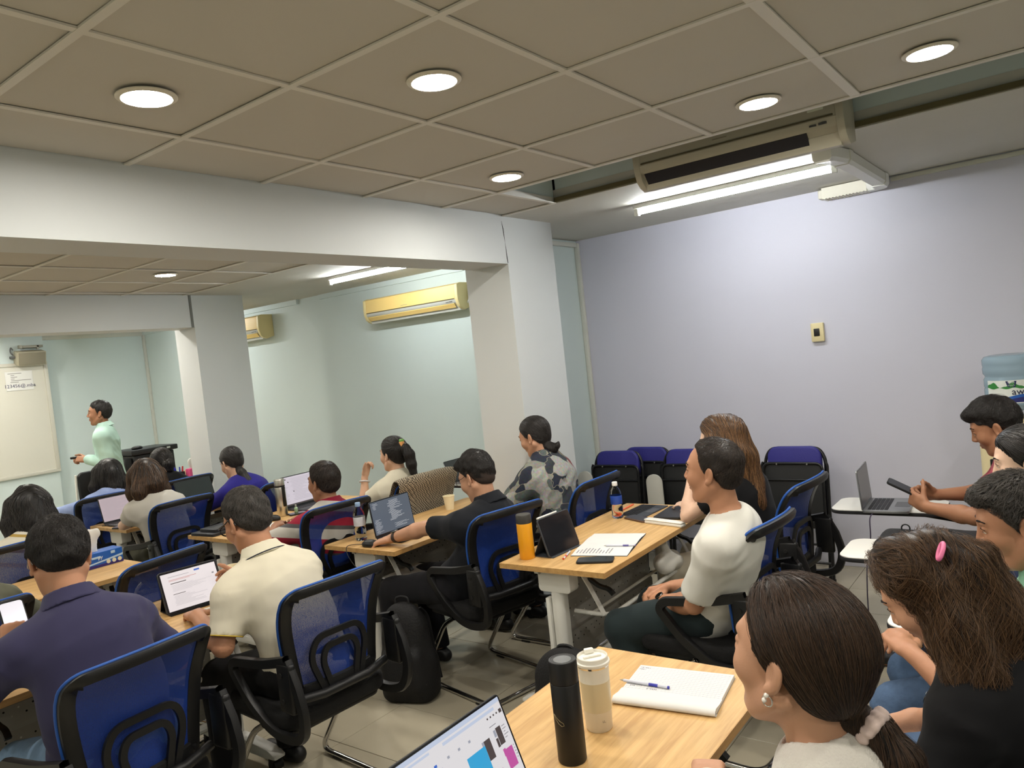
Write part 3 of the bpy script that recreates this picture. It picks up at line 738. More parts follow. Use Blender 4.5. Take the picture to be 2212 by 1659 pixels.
# ---------------------------------------------------------------- hair strands as real curves
def grad(S, P, e=.002):
    g = np.stack([S.ev(P[:,0]+e*(i==0),P[:,1]+e*(i==1),P[:,2]+e*(i==2))-S.ev(P[:,0]-e*(i==0),P[:,1]-e*(i==1),P[:,2]-e*(i==2)) for i in range(3)],1)
    return g/np.maximum(1e-9,np.linalg.norm(g,axis=1))[:,None]
def strands(S, P0, dirf, n, step, off, lift=0., jit=.25, rng=RNG, wave=0., wfreq=40.):
    """grow curves along the hair surface; dirf gives the combing direction"""
    P = P0.copy(); out = [P.copy()]; K = len(P); o = rng.uniform(off[0],off[1],K); last = None
    jd = rng.normal(size=(K,3))*jit; ph = rng.uniform(0,.7,K)
    for i in range(n):
        G = grad(S,P); D = dirf(P)+jd
        if last is not None: D = D*.6+last*.6
        D = D-G*(D*G).sum(1)[:,None]*(1-lift*.3); D /= np.maximum(1e-6,np.linalg.norm(D,axis=1))[:,None]
        if wave:
            side = np.cross(D,G); D = D+side*(wave*np.sin(wfreq*step*i+ph*2+P0[:,2]*30))[:,None]; D /= np.linalg.norm(D,axis=1)[:,None]
        last = D; P = P+D*step
        d = S.ev(P[:,0],P[:,1],P[:,2]); tgt = o+lift*step*(i+1)
        P = P-grad(S,P)*np.clip(d-tgt,-.02,.02)[:,None]*(1. if lift == 0 else .8); out.append(P.copy())
    return np.stack(out,1)
def curves_obj(name, C, r0, r1, m, parent, org):
    K,n,_ = C.shape; hc = bpy.data.hair_curves.new(name); hc.add_curves([n]*K)
    hc.attributes['position'].data.foreach_set('vector', (C-np.asarray(org)).astype(np.float32).ravel())
    a = hc.attributes.get('radius') or hc.attributes.new('radius','FLOAT','POINT')
    a.data.foreach_set('value', np.tile(np.linspace(r0,r1,n),K).astype(np.float32))
    hc.materials.append(m); o = bpy.data.objects.new(name, hc); COL.objects.link(o); o.parent = parent; return o
def seeds(P, F, k, rng=RNG, keep=None):
    C = P[F].mean(1)
    if keep is not None: C = C[keep(C)]
    return C[rng.integers(0,len(C),k)]
# ---------------------------------------------------------------- people
def skin(name, col): return mat('skin '+name, col, .48, spec=.35, var=.06, vscale=22, sss=.05, bump=.05, bscale=300)
def cloth(name, col, rough=.85, var=.05, fold=.45, sheen=.05): return mat('cloth '+name, col, rough, var=var, vscale=5, bump=fold, bscale=4.5, bdist=.05, bdet=1.2, bstretch=(1.7,1.7,.9), sheen=sheen, spec=.2)
def hairmat(name, col, col2=None, rough=.42):
    k = 'hair '+name
    if k in MATS: return MATS[k]
    m = mat(k, col, rough, spec=.5); n,l = nodes(m); p = n['Principled BSDF']
    hi = n.new('ShaderNodeHairInfo'); mx = n.new('ShaderNodeMix'); mx.data_type = 'RGBA'; c = srgb(col); c2 = srgb(col2) if col2 else tuple(min(1,x*2.0+.004) for x in c[:3])+(1,)
    mx.inputs[6].default_value = c; mx.inputs[7].default_value = c2; l.new(hi.outputs['Random'], mx.inputs[0])
    l.new(mx.outputs[2], p.inputs['Base Color']); return m
M_eye = mat('eye white', (224,218,208), .15); M_iris = mat('dark iris', (26,16,12), .1); M_brow = mat('eyebrow hair', (22,16,14), .8)
M_lens = mat('spectacle lens', (235,240,245), .05, trans=.95, alpha=.25); M_spec = mat('black spectacle frame', (16,15,16), .3)
SK_LIP = {}
def frame_of(F, up=(0,0,1)):
    F = unit(F); L = unit(np.cross(up,F)); U = np.cross(F,L); return np.stack([F,L,U])
def rotax(ax, a, v):
    ax = unit(ax); v = np.asarray(v,float); return v*math.cos(a)+np.cross(ax,v)*math.sin(a)+ax*(ax@v)*(1-math.cos(a))
def head_prims(S, H, A, hs, sex):
    """H centre, A rows = forward, left, up; hs size"""
    def W(x,y,z): return H+(A[0]*x+A[1]*y+A[2]*z)*hs
    def E(c,r,k,op='u',ax=A): S.ell(W(*c),ax,np.array(r)*hs,k*hs,op)
    m = sex == 'm'
    E((-.012,0,.035),(.094,.073,.083),.02)
    E((.042,0,-.005),(.047,.058,.075),.03)
    E((.026,0,-.055),(.056,.052 if m else .047,.055),.03)
    for y in (-1,1):
        S.rc(W(-.012,.058*y,-.045),W(.045,.030*y,-.094),.018*hs,.016*hs,.025*hs)      # jaw line
        E((.058,.038*y,-.022),(.026,.024,.026),.02)                                  # cheek
    S.rc(W(.064,-.008,-.097),W(.064,.008,-.097),.017*hs,.017*hs,.02*hs)              # chin
    S.rc(W(.077,-.034,.030),W(.077,.034,.030),.010*hs,.010*hs,.016*hs)               # brow
    for y in (-1,1): E((.094,.031*y,.012),(.016,.017,.011),.014,'s')
    for y in (-1,1): E((.076,.031*y,.012),(.0135,.0150,.0115),.003)                   # lids
    S.rc(W(.084,0,.022),W(.102,0,-.018),.0075*hs,.0105*hs,.010*hs)
    for y in (-1,1): E((.094,.0115*y,-.023),(.0105,.008,.008),.006)
    E((.085,0,-.0515),(.010,.021,.0060),.005); E((.084,0,-.0620),(.010,.017,.0065),.005)
    E((.097,0,-.0565),(.012,.026,.0016),.002,'s')
    for y in (-1,1):                                                                  # ears
        e = A.copy(); f = rotax(A[2],-y*.45,A[0]); n = np.cross(A[2],f); u = rotax(n,-.22,A[2]); f = np.cross(n,u); e = np.stack([f,n,u])
        c = (-.010,.0775*y,-.004)
        S.ell(W(*c),e,np.array((.0185,.0075,.031))*hs,.006*hs)
        S.ell(W(-.004,.0855*y,-.002),e,np.array((.0095,.0065,.018))*hs,.004*hs,'s')
        S.ell(W(-.001,.080*y,-.028),e,np.array((.008,.006,.010))*hs,.005*hs)
def hairline(style):
    T = {'m':  ([-.13,-.075,-.045,-.026,-.014,.008,.016,.03,.05,.066,.085,.12],[-.062,-.062,-.048,-.022,.022,-.004,.016,.044,.056,.082,.090,.12]),
         'fade':([-.13,-.075,-.045,-.026,-.014,.008,.016,.03,.05,.066,.085,.12],[-.02,-.012,-.002,.014,.034,.030,.036,.048,.054,.07,.076,.09]),
         'rec':([-.13,-.075,-.045,-.026,-.014,.008,.016,.03,.045,.055,.07,.12],[-.068,-.068,-.052,-.022,.022,-.008,.02,.05,.095,.105,.112,.14]),
         'f':  ([-.13,-.08,-.05,-.03,-.01,.01,.03,.05,.066,.085,.12],[-.085,-.085,-.066,-.035,.005,-.012,.012,.045,.072,.082,.11]),
         'low':([-.13,-.05,-.02,.0,.02,.04,.06,.075,.09,.12],[-.3,-.3,-.3,-.3,-.12,.0,.045,.066,.078,.10])}[style]
    return T
def cap_prims(S, H, A, hs, line, top=.016, side=.010, back=.012, fringe=0., taper=.03):
    def W(x,y,z): return H+(A[0]*x+A[1]*y+A[2]*z)*hs
    S.ell(W(-.013,0,.036),A,np.array((.094+back,.073+side,.083+top))*hs,.01)
    if fringe > 0: S.ell(W(.045,0,.088),A,np.array((.048+fringe,.06,.03))*hs,.02)
    S.ell(W(-.045,0,-.015),A,np.array((.052+back*.6,.056+side*.6,.06))*hs,.02)
    xs_,zs_ = hairline(line)
    def fn(X,Y,Z):
        x,y,z = (X-H[0])/hs,(Y-H[1])/hs,(Z-H[2])/hs
        u = x*A[0,0]+y*A[0,1]+z*A[0,2]; w = x*A[2,0]+y*A[2,1]+z*A[2,2]; v = np.abs(x*A[1,0]+y*A[1,1]+z*A[1,2])
        zl = np.interp(u+.18*np.maximum(0,v-.03)*(u>.03), xs_, zs_)
        return zl-w
    S.disp(lambda X,Y,Z: np.clip(1+fn(X,Y,Z)/taper,0,1)*max(side,.004)*hs)
    S.cut(lambda X,Y,Z: fn(X,Y,Z)*.75*hs,.005)
def hand_prims(S, Wr, d, n, side, sc=1., curl=.5, spread=.06, thumb=.5, thumbcurl=.3, k=.004):
    """wrist point, finger direction, back-of-hand normal, side -1 left / +1 right"""
    d = unit(d); n = unit(np.asarray(n)-d*(np.asarray(n)@d)); t = np.cross(n,d)*side
    curls = curl if isinstance(curl,(list,tuple)) else [curl*.85,curl,curl*1.06,curl*1.15]
    S.box(Wr+d*.047*sc, np.stack([d,t,n]), np.array((.047,.037,.0125))*sc, .012*sc, .014)
    S.rc(Wr-d*.02*sc, Wr+d*.03*sc, .023*sc,.024*sc,.02,flat=(n,.72))
    pts = []
    for i in range(4):
        b = Wr+d*(.088-.004*abs(i-1.2))*sc+t*(.0275-.0185*i)*sc; dd = rotax(n, (1.2-i)*spread*side, d); L = (.072,.08,.074,.058)[i]*sc; r = (.0088,.0090,.0085,.0075)[i]*sc; a = 0
        p = b-dd*.012*sc; ax = np.cross(dd,-n); q = b
        for s_,f in enumerate((.46,.30,.24)):
            a += curls[i]*(1.0,1.15,.7)[s_]; v = rotax(ax,a,dd); q2 = q+v*L*f
            S.rc(q,q2,r*(1-.07*s_),r*(1-.07*(s_+1)),k if s_ else .006); q = q2
        pts.append(q)
    b = Wr+d*.022*sc+t*.026*sc-n*.004*sc; v = unit(d*(1-.55*thumb)+t*(.35+.75*thumb)-n*.25); S.rc(b,b+v*.046*sc,.0145*sc,.0105*sc,.012); b2 = b+v*.046*sc
    v = unit(v+(d*.5-t*.6-n*.5)*thumbcurl); S.rc(b2,b2+v*.03*sc,.0100*sc,.0092*sc,.004); b3 = b2+v*.03*sc; v = unit(v+(d*.4-t*.5-n*.4)*thumbcurl); S.rc(b3,b3+v*.024*sc,.0092*sc,.0078*sc,.004)
    pts.append(b3+v*.024*sc); return pts
def ik(a, c, l1, l2, pole):
    a = np.asarray(a,float); c = np.asarray(c,float); v = c-a; D = np.linalg.norm(v)
    if D > (l1+l2)*.995: s_ = D/((l1+l2)*.995); l1 *= s_; l2 *= s_
    u = v/D; x = (l1*l1-l2*l2+D*D)/(2*D); h = math.sqrt(max(0,l1*l1-x*x)); p = np.asarray(pole,float); p = unit(p-u*(p@u)); return a+u*x+p*h
def person(label, hip, head, yaw=0., hyaw=0., hpitch=0., hroll=0., sex='m', sc=1., hs=1., skin_m=None, lip=None, shirt=None, sleeve=.62, shirt_off=.013, collar=None, pants=None, shoes=None,
           hands=None, slouch=.04, hair=None, res=.0095, fres=.0042, hres=.0045, strandn=1200, strandr=.0008, fold_seed=1, legs=True, shoulder_drop=.082, lat=None, girth=1., hem=-.05, wrinkle=.0035, seat_z=.565, standing=False, neckback=.0, brow=True, fineh=None, neckfine=True, fwd=.075, necklen=.0):
    a = yaw; F = V3(-math.cos(a),-math.sin(a),0); L = np.cross((0,0,1),F); U = V3(0,0,1)
    Hd = np.asarray(head,float)
    f = rotax(U,hyaw,F); l = np.cross(U,f); f2 = rotax(l,hpitch,f); u2 = np.cross(f2,l); l2 = rotax(f2,hroll,l); u2 = np.cross(f2,l2); A = np.stack([f2,l2,u2])
    hp = V3(hip[0],hip[1],seat_z)
    if not standing: hp = hp+F*fwd; slouch = slouch*.6
    neckdir = unit(-u2*.75-U*.5-F*(.28+neckback)); C7 = Hd+neckdir*(.165+necklen)*sc*hs
    sp = C7-hp; spu = unit(sp)
    mid = hp+sp*.5-F*slouch
    def B(t): return hp*(1-t)**2+2*t*(1-t)*(2*mid-.5*(hp+C7))+C7*t*t
    lat = L if lat is None else unit(lat)
    sw = (.168 if sex == 'm' else .148)*sc
    chestf = unit(np.cross(lat,spu)); 
    if chestf@F < 0: chestf = -chestf
    base = C7-spu*shoulder_drop*sc
    shL = base+lat*sw+chestf*.015; shR = base-lat*sw+chestf*.015
    la, lb = .285*sc, .245*sc
    arms = {}
    for s_,nm,sh in ((1,'L',shL),(-1,'R',shR)):
        q = (hands or {}).get(nm, {})
        wr = np.asarray(q.get('wrist', hp+F*.34+L*(.10*s_)+U*.07),float)
        el = np.asarray(q['elbow'],float) if 'elbow' in q else ik(sh,wr,la,lb,q.get('pole', -U*1.0+lat*s_*.55-F*.25))
        arms[nm] = (sh,el,wr,s_,q)
    hw = .085*sc if sex == 'm' else .088*sc
    if standing:
        hpL,hpR = hp+L*hw,hp-L*hw; knL,knR = hpL-U*.40*sc+F*.02,hpR-U*.40*sc+F*.01; anL,anR = V3(knL[0],knL[1],.085)-F*.03,V3(knR[0],knR[1],.085)-F*.02
    else:
        hpL,hpR = hp+L*hw,hp-L*hw; kd = .41*sc
        kL = hpL+F*kd+L*.045; kR = hpR+F*kd-L*.045; knL,knR = V3(kL[0],kL[1],.49),V3(kR[0],kR[1],.49); anL,anR = V3(knL[0],knL[1],.085)+F*.02,V3(knR[0],knR[1],.085)-F*.06
        if legs and isinstance(legs,dict):
            knL = np.asarray(legs.get('knL',knL),float); knR = np.asarray(legs.get('knR',knR),float); anL = np.asarray(legs.get('anL',anL),float); anR = np.asarray(legs.get('anR',anR),float)
    g = girth
    def torso(S, o):
        S.rc(hpL*.6+hp*.4,hpR*.6+hp*.4,(.105*g+o),(.105*g+o),.03)
        S.rc(B(.05),B(.42),.150*g*sc+o,.142*g*sc+o,.04,flat=(chestf,.72 if sex=='m' else .68))
        S.rc(B(.42),B(.74),.146*g*sc+o,.150*sc*(.5+.5*g)+o,.04,flat=(chestf,.68))
        if sex == 'f':
            for s_ in (-1,1): S.ell(B(.62)+chestf*.075+lat*s_*.065,np.stack([chestf,lat,spu]),np.array((.06,.06,.065))+o,.04)
        S.rc(shL-lat*.03,shR+lat*.03,.053*sc+o*.9,.053*sc+o*.9,.07)
        for sh in (shL,shR): S.rc(C7-spu*.02,sh+spu*.004,.046*sc+o*.8,.050*sc+o*.8,.06)
        S.rc(B(.76),C7-spu*.03,.135*sc+o,.070*sc+o*.8,.06,flat=(chestf,.70))
    S = SDF(); torso(S,0.)
    S.rc(C7-spu*.03,Hd-u2*.045*hs-f2*.02*hs,.056*sc,.050*hs,.022)
    for nm,(sh,el,wr,s_,q) in arms.items():
        S.rc(sh,el,.047*sc*(1 if sex=='m' else .88),.038*sc*(1 if sex=='m' else .88),.02); 
        m_ = el*.72+wr*.28; S.rc(el,m_,.037*sc*(1 if sex=='m' else .86),.041*sc*(1 if sex=='m' else .84),.012); S.rc(m_,wr,.041*sc*(1 if sex=='m' else .84),.025*sc*(1 if sex=='m' else .88),.015)
        d = unit(q.get('dir', wr-el)); n = q.get('n', U); hand_prims(S,wr+d*.012,d,n,-s_,sc*(1. if sex=='m' else .92)*q.get('size',1.),q.get('curl',.45),q.get('spread',.06),q.get('thumb',.5),q.get('tc',.3))
    for hq,kn,an in ((hpL,knL,anL),(hpR,knR,anR)):
        S.rc(hq,kn,.078*g*sc,.055*sc,.03); S.rc(kn,an,.053*sc,.036*sc,.02); S.rc(an-F*.03-U*.045,an+F*.15-U*.055,.032,.03,.02)
    head_prims(S,Hd,A,hs,sex)
    fx = [[],[],[]]
    hb = .135*hs
    for i in range(3): fx[i].append((Hd[i]-hb,Hd[i]+hb,fres))
    for nm,(sh,el,wr,s_,q) in arms.items():
        if q.get('fine'):
            d = unit(q.get('dir',wr-el)); 
            for i in range(3): fx[i].append((min(wr[i],wr[i]+d[i]*.17)-.045,max(wr[i],wr[i]+d[i]*.17)+.045,q['fine']))
    skm = skin_m; lipm = lip or SKLIP
    def midx(C):
        q = (C-Hd)@A.T/hs; m_ = ((q[:,0]>.07)&(((q[:,0]-.09)/.02)**2+(q[:,1]/.0235)**2+((q[:,2]+.0565)/.0105)**2 < 1.0)); return m_.astype(int)
    org = V3(hip[0],hip[1],0)
    body,_,_ = sdf_obj('person',S,.016 if not standing else .016,[skm,lipm],None,org,fx,midx)
    body.location = org; tag(body,label,'person')
    # eyes and brows
    if fres < .0066:
        for y in (-1,1):
            b = MB(); M = Matrix(((A[0][0],A[1][0],A[2][0],0),(A[0][1],A[1][1],A[2][1],0),(A[0][2],A[1][2],A[2][2],0),(0,0,0,1)))
            cpos = Hd+(A[0]*.0765+A[1]*.031*y+A[2]*.0105)*hs-org
            T = Matrix.Translation(cpos) @ M @ Matrix.Rotation(PI/2,4,'Y') @ Matrix.Scale(.0128*hs,4)
            b.lathe([(math.sin(x)+.001,-math.cos(x)) for x in np.linspace(0,PI,10)],14,T); n_ = len(b.f)
            me = b.mesh('eye'); me.materials.append(M_eye); me.materials.append(M_iris); me.shade_smooth()
            for p in me.polygons:
                v = (p.center-Vector(cpos)); 
                if v.normalized().dot(Vector(A[0])) > .86: p.material_index = 1
            o = bpy.data.objects.new('eye',me); COL.objects.link(o); o.parent = body
            # upper lid fold / lash line and eyebrow
            if brow:
                b = MB(); pts = [Vector(Hd+(A[0]*x+A[1]*yy*y+A[2]*z)*hs-org) for x,yy,z in ((.0895,.014,.033),(.0895,.026,.0375),(.0845,.040,.0375),(.0745,.052,.032))]
                b.tube(smoothpath(pts,4),[.0022*hs]*3+[.0030*hs]*6+[.0016*hs]*4,6); obj('eyebrow',b,M_brow,body,180)
                b = MB(); pts = [Vector(Hd+(A[0]*x+A[1]*yy*y+A[2]*z)*hs-org) for x,yy,z in ((.0850,.018,.012),(.0898,.026,.0165),(.0888,.035,.0165),(.0815,.046,.0115))]
                b.tube(smoothpath(pts,4),.0009*hs,6); obj('eyelashes',b,M_brow,body,180)
    parts = {'body':body,'A':A,'H':Hd,'hs':hs,'org':org,'C7':C7,'arms':arms,'B':B,'F':F,'L':L,'spu':spu,'chestf':chestf,'lat':lat,'hp':hp,'skin':skm}
    # clothes
    if shirt is not None:
        T = SDF(); torso(T,shirt_off)
        for nm,(sh,el,wr,s_,q) in arms.items():
            if sleeve == 'long':
                T.rc(sh,el,.047*sc+shirt_off*1.2,.040*sc+shirt_off,.025); T.rc(el,wr-unit(wr-el)*.01,.043*sc+shirt_off*.9,.028*sc+shirt_off*.9,.014,cap=False)
            elif sleeve > 0:
                T.rc(sh+(el-sh)*.12,sh+(el-sh)*sleeve,.043*sc+shirt_off*1.1,.043*sc+shirt_off*1.5,.06,cap=True)
        for nm,(sh,el,wr,s_,q) in arms.items():
            if sleeve == 'long': T.plane(unit(wr-el),wr-unit(wr-el)*.012,.003) if False else None
        if hem is not None: T.plane(-U,hp+U*hem,.006)
        T.rc(C7-spu*.01,Hd-u2*.03*hs,.056*sc+.004,.06*sc,.006,'s')
        if wrinkle: 
            w1 = vnoise(fold_seed,26,wrinkle*.8); w3 = vnoise(fold_seed+90,14,1.); fr = np.random.default_rng(fold_seed+11); fd = [(lat*fr.uniform(-.75,.75)+spu*fr.uniform(.55,1.)*s__+chestf*fr.uniform(-.4,.4),fr.uniform(75,125),fr.uniform(0,6)) for s__ in (1,1,-1,1)]
            def wf(X,Y,Z):
                q0 = w1(X,Y,Z); wz = w3(X,Y,Z); m_ = np.clip(wz*1.6+.1,0,1); m2 = np.clip(-wz*1.6+.1,0,1); r_ = 0
                for ii,(d_,f_,p_) in enumerate(fd): r_ = r_+np.sin((X*d_[0]+Y*d_[1]+Z*d_[2])*f_+p_+4*wz)*(m_ if ii%2 else m2)
                return q0+r_*wrinkle*.30
            T.post = wf
        nf = [[(C7[i]-.085,C7[i]+.085,res*.55)] for i in range(3)] if neckfine else ((),(),())
        so,_,_ = sdf_obj('shirt',T,res,shirt,body,org,nf); parts['shirt'] = so
        if neckfine and collar is None:
            nd = unit(Hd-u2*.05*hs-f2*.02*hs-C7); b = MB(); e1 = unit(np.cross(nd,lat)); ce = C7+nd*.004
            ring_ = [tuple(ce+(lat*math.cos(q)*.0635*sc+e1*math.sin(q)*.0635*sc)+nd*(-.012*math.sin(q)*(1 if e1@chestf>0 else -1))-org) for q in np.linspace(0,2*PI,36,endpoint=False)]
            b.tube(ring_,.0065,8,closed=True); obj('neckband',b,shirt,body,180)
        if collar is not None:
            K = SDF(); nd = unit(Hd-u2*.05*hs-f2*.02*hs-C7); ce = C7+nd*.040
            K.rc(ce-nd*.01,ce+nd*.030,.072*sc,.0665*sc,.008,cap=True)
            K.rc(ce-nd*.026-chestf*.006,ce+nd*.022,.098*sc,.071*sc,.010,flat=(chestf,.93),cap=True)
            K.rc(ce-nd*.10,ce+nd*.08,.0605*sc,.0595*sc,.003,'s')
            K.box(ce+chestf*.085,np.stack([chestf,lat,nd]),(.05,.012,.1),.004,.004,'s')
            ko,_,_ = sdf_obj('collar',K,.0055,collar['m'],body,org)
    if pants is not None:
        T = SDF(); o = .012
        T.rc(hpL*.6+hp*.4,hpR*.6+hp*.4,.108*g+o,.108*g+o,.03); T.rc(B(.02),B(.22),.148*g*sc+o*.5,.142*g*sc+o*.5,.04,flat=(chestf,.74))
        for hq,kn,an in ((hpL,knL,anL),(hpR,knR,anR)):
            T.rc(hq,kn,.082*g*sc+o,.060*sc+o,.03); T.rc(kn,an+U*.0,.060*sc+o,.048*sc+o,.02,cap=True)
        T.plane(U,hp+U*.10,.006); w1 = vnoise(fold_seed+7,38,.004); T.post = w1
        po,_,_ = sdf_obj('trousers',T,.0125,pants,body,org); parts['trousers'] = po
        for an in (anL,anR):
            q = SDF(); q.rc(an-F*.045-U*.042,an+F*.16-U*.05,.036,.033,.02); q.rc(an-U*.03,an+U*.0,.04,.044,.02); q.plane(-U,V3(0,0,.001),.003); q.plane(U,an+U*.0,.004)
            sdf_obj('shoe',q,.009,shoes or mat('black shoe leather',(20,19,20),.5),body,org)
    # hair
    if hair is not None:
        Q = SDF(); hair['fn'](Q,Hd,A,hs,F,L)
        if 'post' in hair: Q.post = hair['post']
        ho,P,Fc = sdf_obj('hair',Q,hres,hair['m'],body,org,pad=.02); parts['hair'] = ho; parts['hsdf'] = Q
        if 'sides' in hair:
            Q2 = SDF(); cap_prims(Q2,Hd,A,hs,'m',.004,.0045,.006,taper=.02); sdf_obj('shaved_sides',Q2,hres,hair['sides'],body,org,pad=.02)
        if strandn:
            rng = np.random.default_rng(fold_seed+3)
            kp = hair.get('keep'); s0 = seeds(P,Fc,strandn,rng,None if kp is None else (lambda C: kp((C-Hd)@A.T/hs)))
            C = strands(Q,s0,lambda p: hair['dir'](p,Hd,A,hs),hair.get('n',9),hair.get('step',.008),hair.get('off',(-.001,.0025)),hair.get('lift',0.),hair.get('jit',.25),rng,hair.get('wave',0.),hair.get('wf',40.))
            kc = hair.get('kids',0)
            if kc:   # each guide carries a lock of finer hairs
                n_ = C.shape[1]; lk = [C]; prof_ = np.linspace(1.,.45,n_)[None,:,None]
                for _ in range(kc): lk.append(C+rng.normal(size=(len(C),1,3))*hair.get('lock',.0016)*prof_+rng.normal(size=(len(C),n_,3))*.00012)
                C = np.concatenate(lk)
            curves_obj('strands',C,strandr,strandr*.45,hair.get('sm',hair['m']),ho,org)
    return parts
SKLIP = mat('lips', (160,106,90), .5, spec=.4)
SK = {'tan':skin('tan',(182,132,102)),'brown':skin('brown',(158,112,84)),'light':skin('light',(208,166,138)),'fair':skin('fair',(222,186,162)),'warm':skin('warm',(192,145,116))}
HB = hairmat('black',(17,15,15),(56,51,48)); HBB = hairmat('soft black',(24,20,18),(74,62,54)); HBR = hairmat('brown',(58,40,26),(128,92,58)); HDB = hairmat('dark brown',(34,25,20),(104,78,56)); HWB = hairmat('wavy brown',(36,26,20),(116,86,58)); HFG = hairmat('espresso brown',(19,15,14),(84,62,46)); HGR = hairmat('greying black',(34,31,29),(96,90,84))
def dir_short(fwd=.6, down=.5):
    def d(P,H,A,hs):
        c = H+(-A[0]*.055+A[2]*.118)*hs; v = P-c; v /= np.maximum(1e-6,np.linalg.norm(v,axis=1))[:,None]
        return v*.8+A[0]*fwd*.6-A[2]*down*.3
    return d
def dir_to(pt, mix=1.):
    def d(P,H,A,hs):
        t = H+(A[0]*pt[0]+A[1]*pt[1]+A[2]*pt[2])*hs; v = t-P; return v/np.maximum(1e-6,np.linalg.norm(v,axis=1))[:,None]
    return d
def short_hair(line='m', top=.016, side=.009, back=.011, fringe=0., m=None, spiky=.10, n=5, step=.006, **kw):
    h = dict(fn=lambda Q,H,A,hs,F,L: cap_prims(Q,H,A,hs,line,top,side,back,fringe), m=m or HB, dir=dir_short(), n=n, step=step, lift=spiky, off=(-.0005,.002), jit=.45, post=vnoise(int(top*1e4)+int(side*1e5),120,.0028)); h.update(kw); return h
# ================================================================ everybody in the room
def loc3(H,A,hs,x,y,z): return H+(A[0]*x+A[1]*y+A[2]*z)*hs
def frm(H,F,L,x,y,z): return H+F*x+L*y+V3(0,0,z)
def chain(Q, pts, rad, k=.015, flat=None):
    for i in range(len(pts)-1): Q.rc(pts[i],pts[i+1],rad[i],rad[i+1],k,flat=flat)
def dir_tied(tie, down=1., spread=.05):
    def d(P,H,A,hs):
        t = loc3(H,A,hs,*tie); v = t-P; r = np.linalg.norm(v,axis=1)[:,None]; q = (P-H)@A.T/hs
        tail = (q[:,0] < tie[0]+.012)&(q[:,2] < tie[2]+.02)
        return np.where(tail[:,None], V3(0,0,-1)*down+A[0]*-.15, v/np.maximum(1e-6,r))
    return d
def dir_long(part=.0, back=.25):
    def d(P,H,A,hs):
        q = (P-H)@A.T/hs; top = np.clip((q[:,2]-.03)/.07,0,1)[:,None]; sg = np.where(q[:,1]>part,1.,-1.)[:,None]
        return V3(0,0,-1)*(1-.75*top)+A[1]*sg*top*.9-A[0]*back*top
    return d
def bun_hair(tie, m, tail=None, line='f', top=.011, side=.006, back=.014, keep=None, n=11, step=.010, **kw):
    """hair drawn back to a tie; tail = list of (x,y,z,r) in the sitter's frame relative to the head centre"""
    def fn(Q,H,A,hs,F,L):
        cap_prims(Q,H,A,hs,line,top,side,back)
        if tail: chain(Q,[frm(H,F,L,*t[:3]) for t in tail],[t[3] for t in tail],.012)
    h = dict(fn=fn, m=m, dir=dir_tied(tie), n=n, step=step, off=(-.0015,.002), jit=.10); h.update(kw); return h
def long_hair(m, curtain, line='low', top=.018, side=.016, back=.018, n=14, step=.018, flat=None, **kw):
    def fn(Q,H,A,hs,F,L):
        cap_prims(Q,H,A,hs,line,top,side,back)
        for ch in curtain: chain(Q,[frm(H,F,L,*t[:3]) for t in ch],[t[3] for t in ch],.03)
    h = dict(fn=fn, m=m, post=vnoise(int(step*1e4)+len(curtain),42,.009), dir=dir_long(), n=n, step=step, off=(-.003,.004), jit=.14); h.update(kw); return h
def local_M(p):
    A = p['A']; H = p['H']-p['org']; hs = p['hs']
    return Matrix(((A[0][0]*hs,A[1][0]*hs,A[2][0]*hs,H[0]),(A[0][1]*hs,A[1][1]*hs,A[2][1]*hs,H[1]),(A[0][2]*hs,A[1][2]*hs,A[2][2]*hs,H[2]),(0,0,0,1)))
def glasses(p, m=None, r=.0215, wire=.0019, lens=True):
    M = local_M(p); m = m or M_spec; b = MB()
    for y in (-1,1):
        c = (.1005,.033*y,.008)
        b.tube([(c[0]-.10*(abs(c[1]+r*math.cos(a))-.02)*.5,c[1]+r*1.08*math.cos(a),c[2]+r*.88*math.sin(a)) for a in np.linspace(0,2*PI,22,endpoint=False)],wire,6,closed=True,M=M)
        b.tube(smoothpath([(.0965,.0555*y,.016),(.080,.073*y,.018),(.03,.080*y,.017),(-.006,.0835*y,.020),(-.026,.081*y,.0),(-.03,.078*y,-.012)],4),wire,6,M=M)
    b.tube(smoothpath([(.102,-.012,.010),(.106,0,.014),(.102,.012,.010)],4),wire,6,M=M)
    o = obj('glasses',b,m,p['body'],180)
    if lens:
        b = MB()
        for y in (-1,1): b.add([(.0995,.033*y+r*1.04*math.cos(a),.008+r*.85*math.sin(a)) for a in np.linspace(0,2*PI,18,endpoint=False)],[list(range(18))],M=M)
        obj('lenses',b,M_lens,o,None)
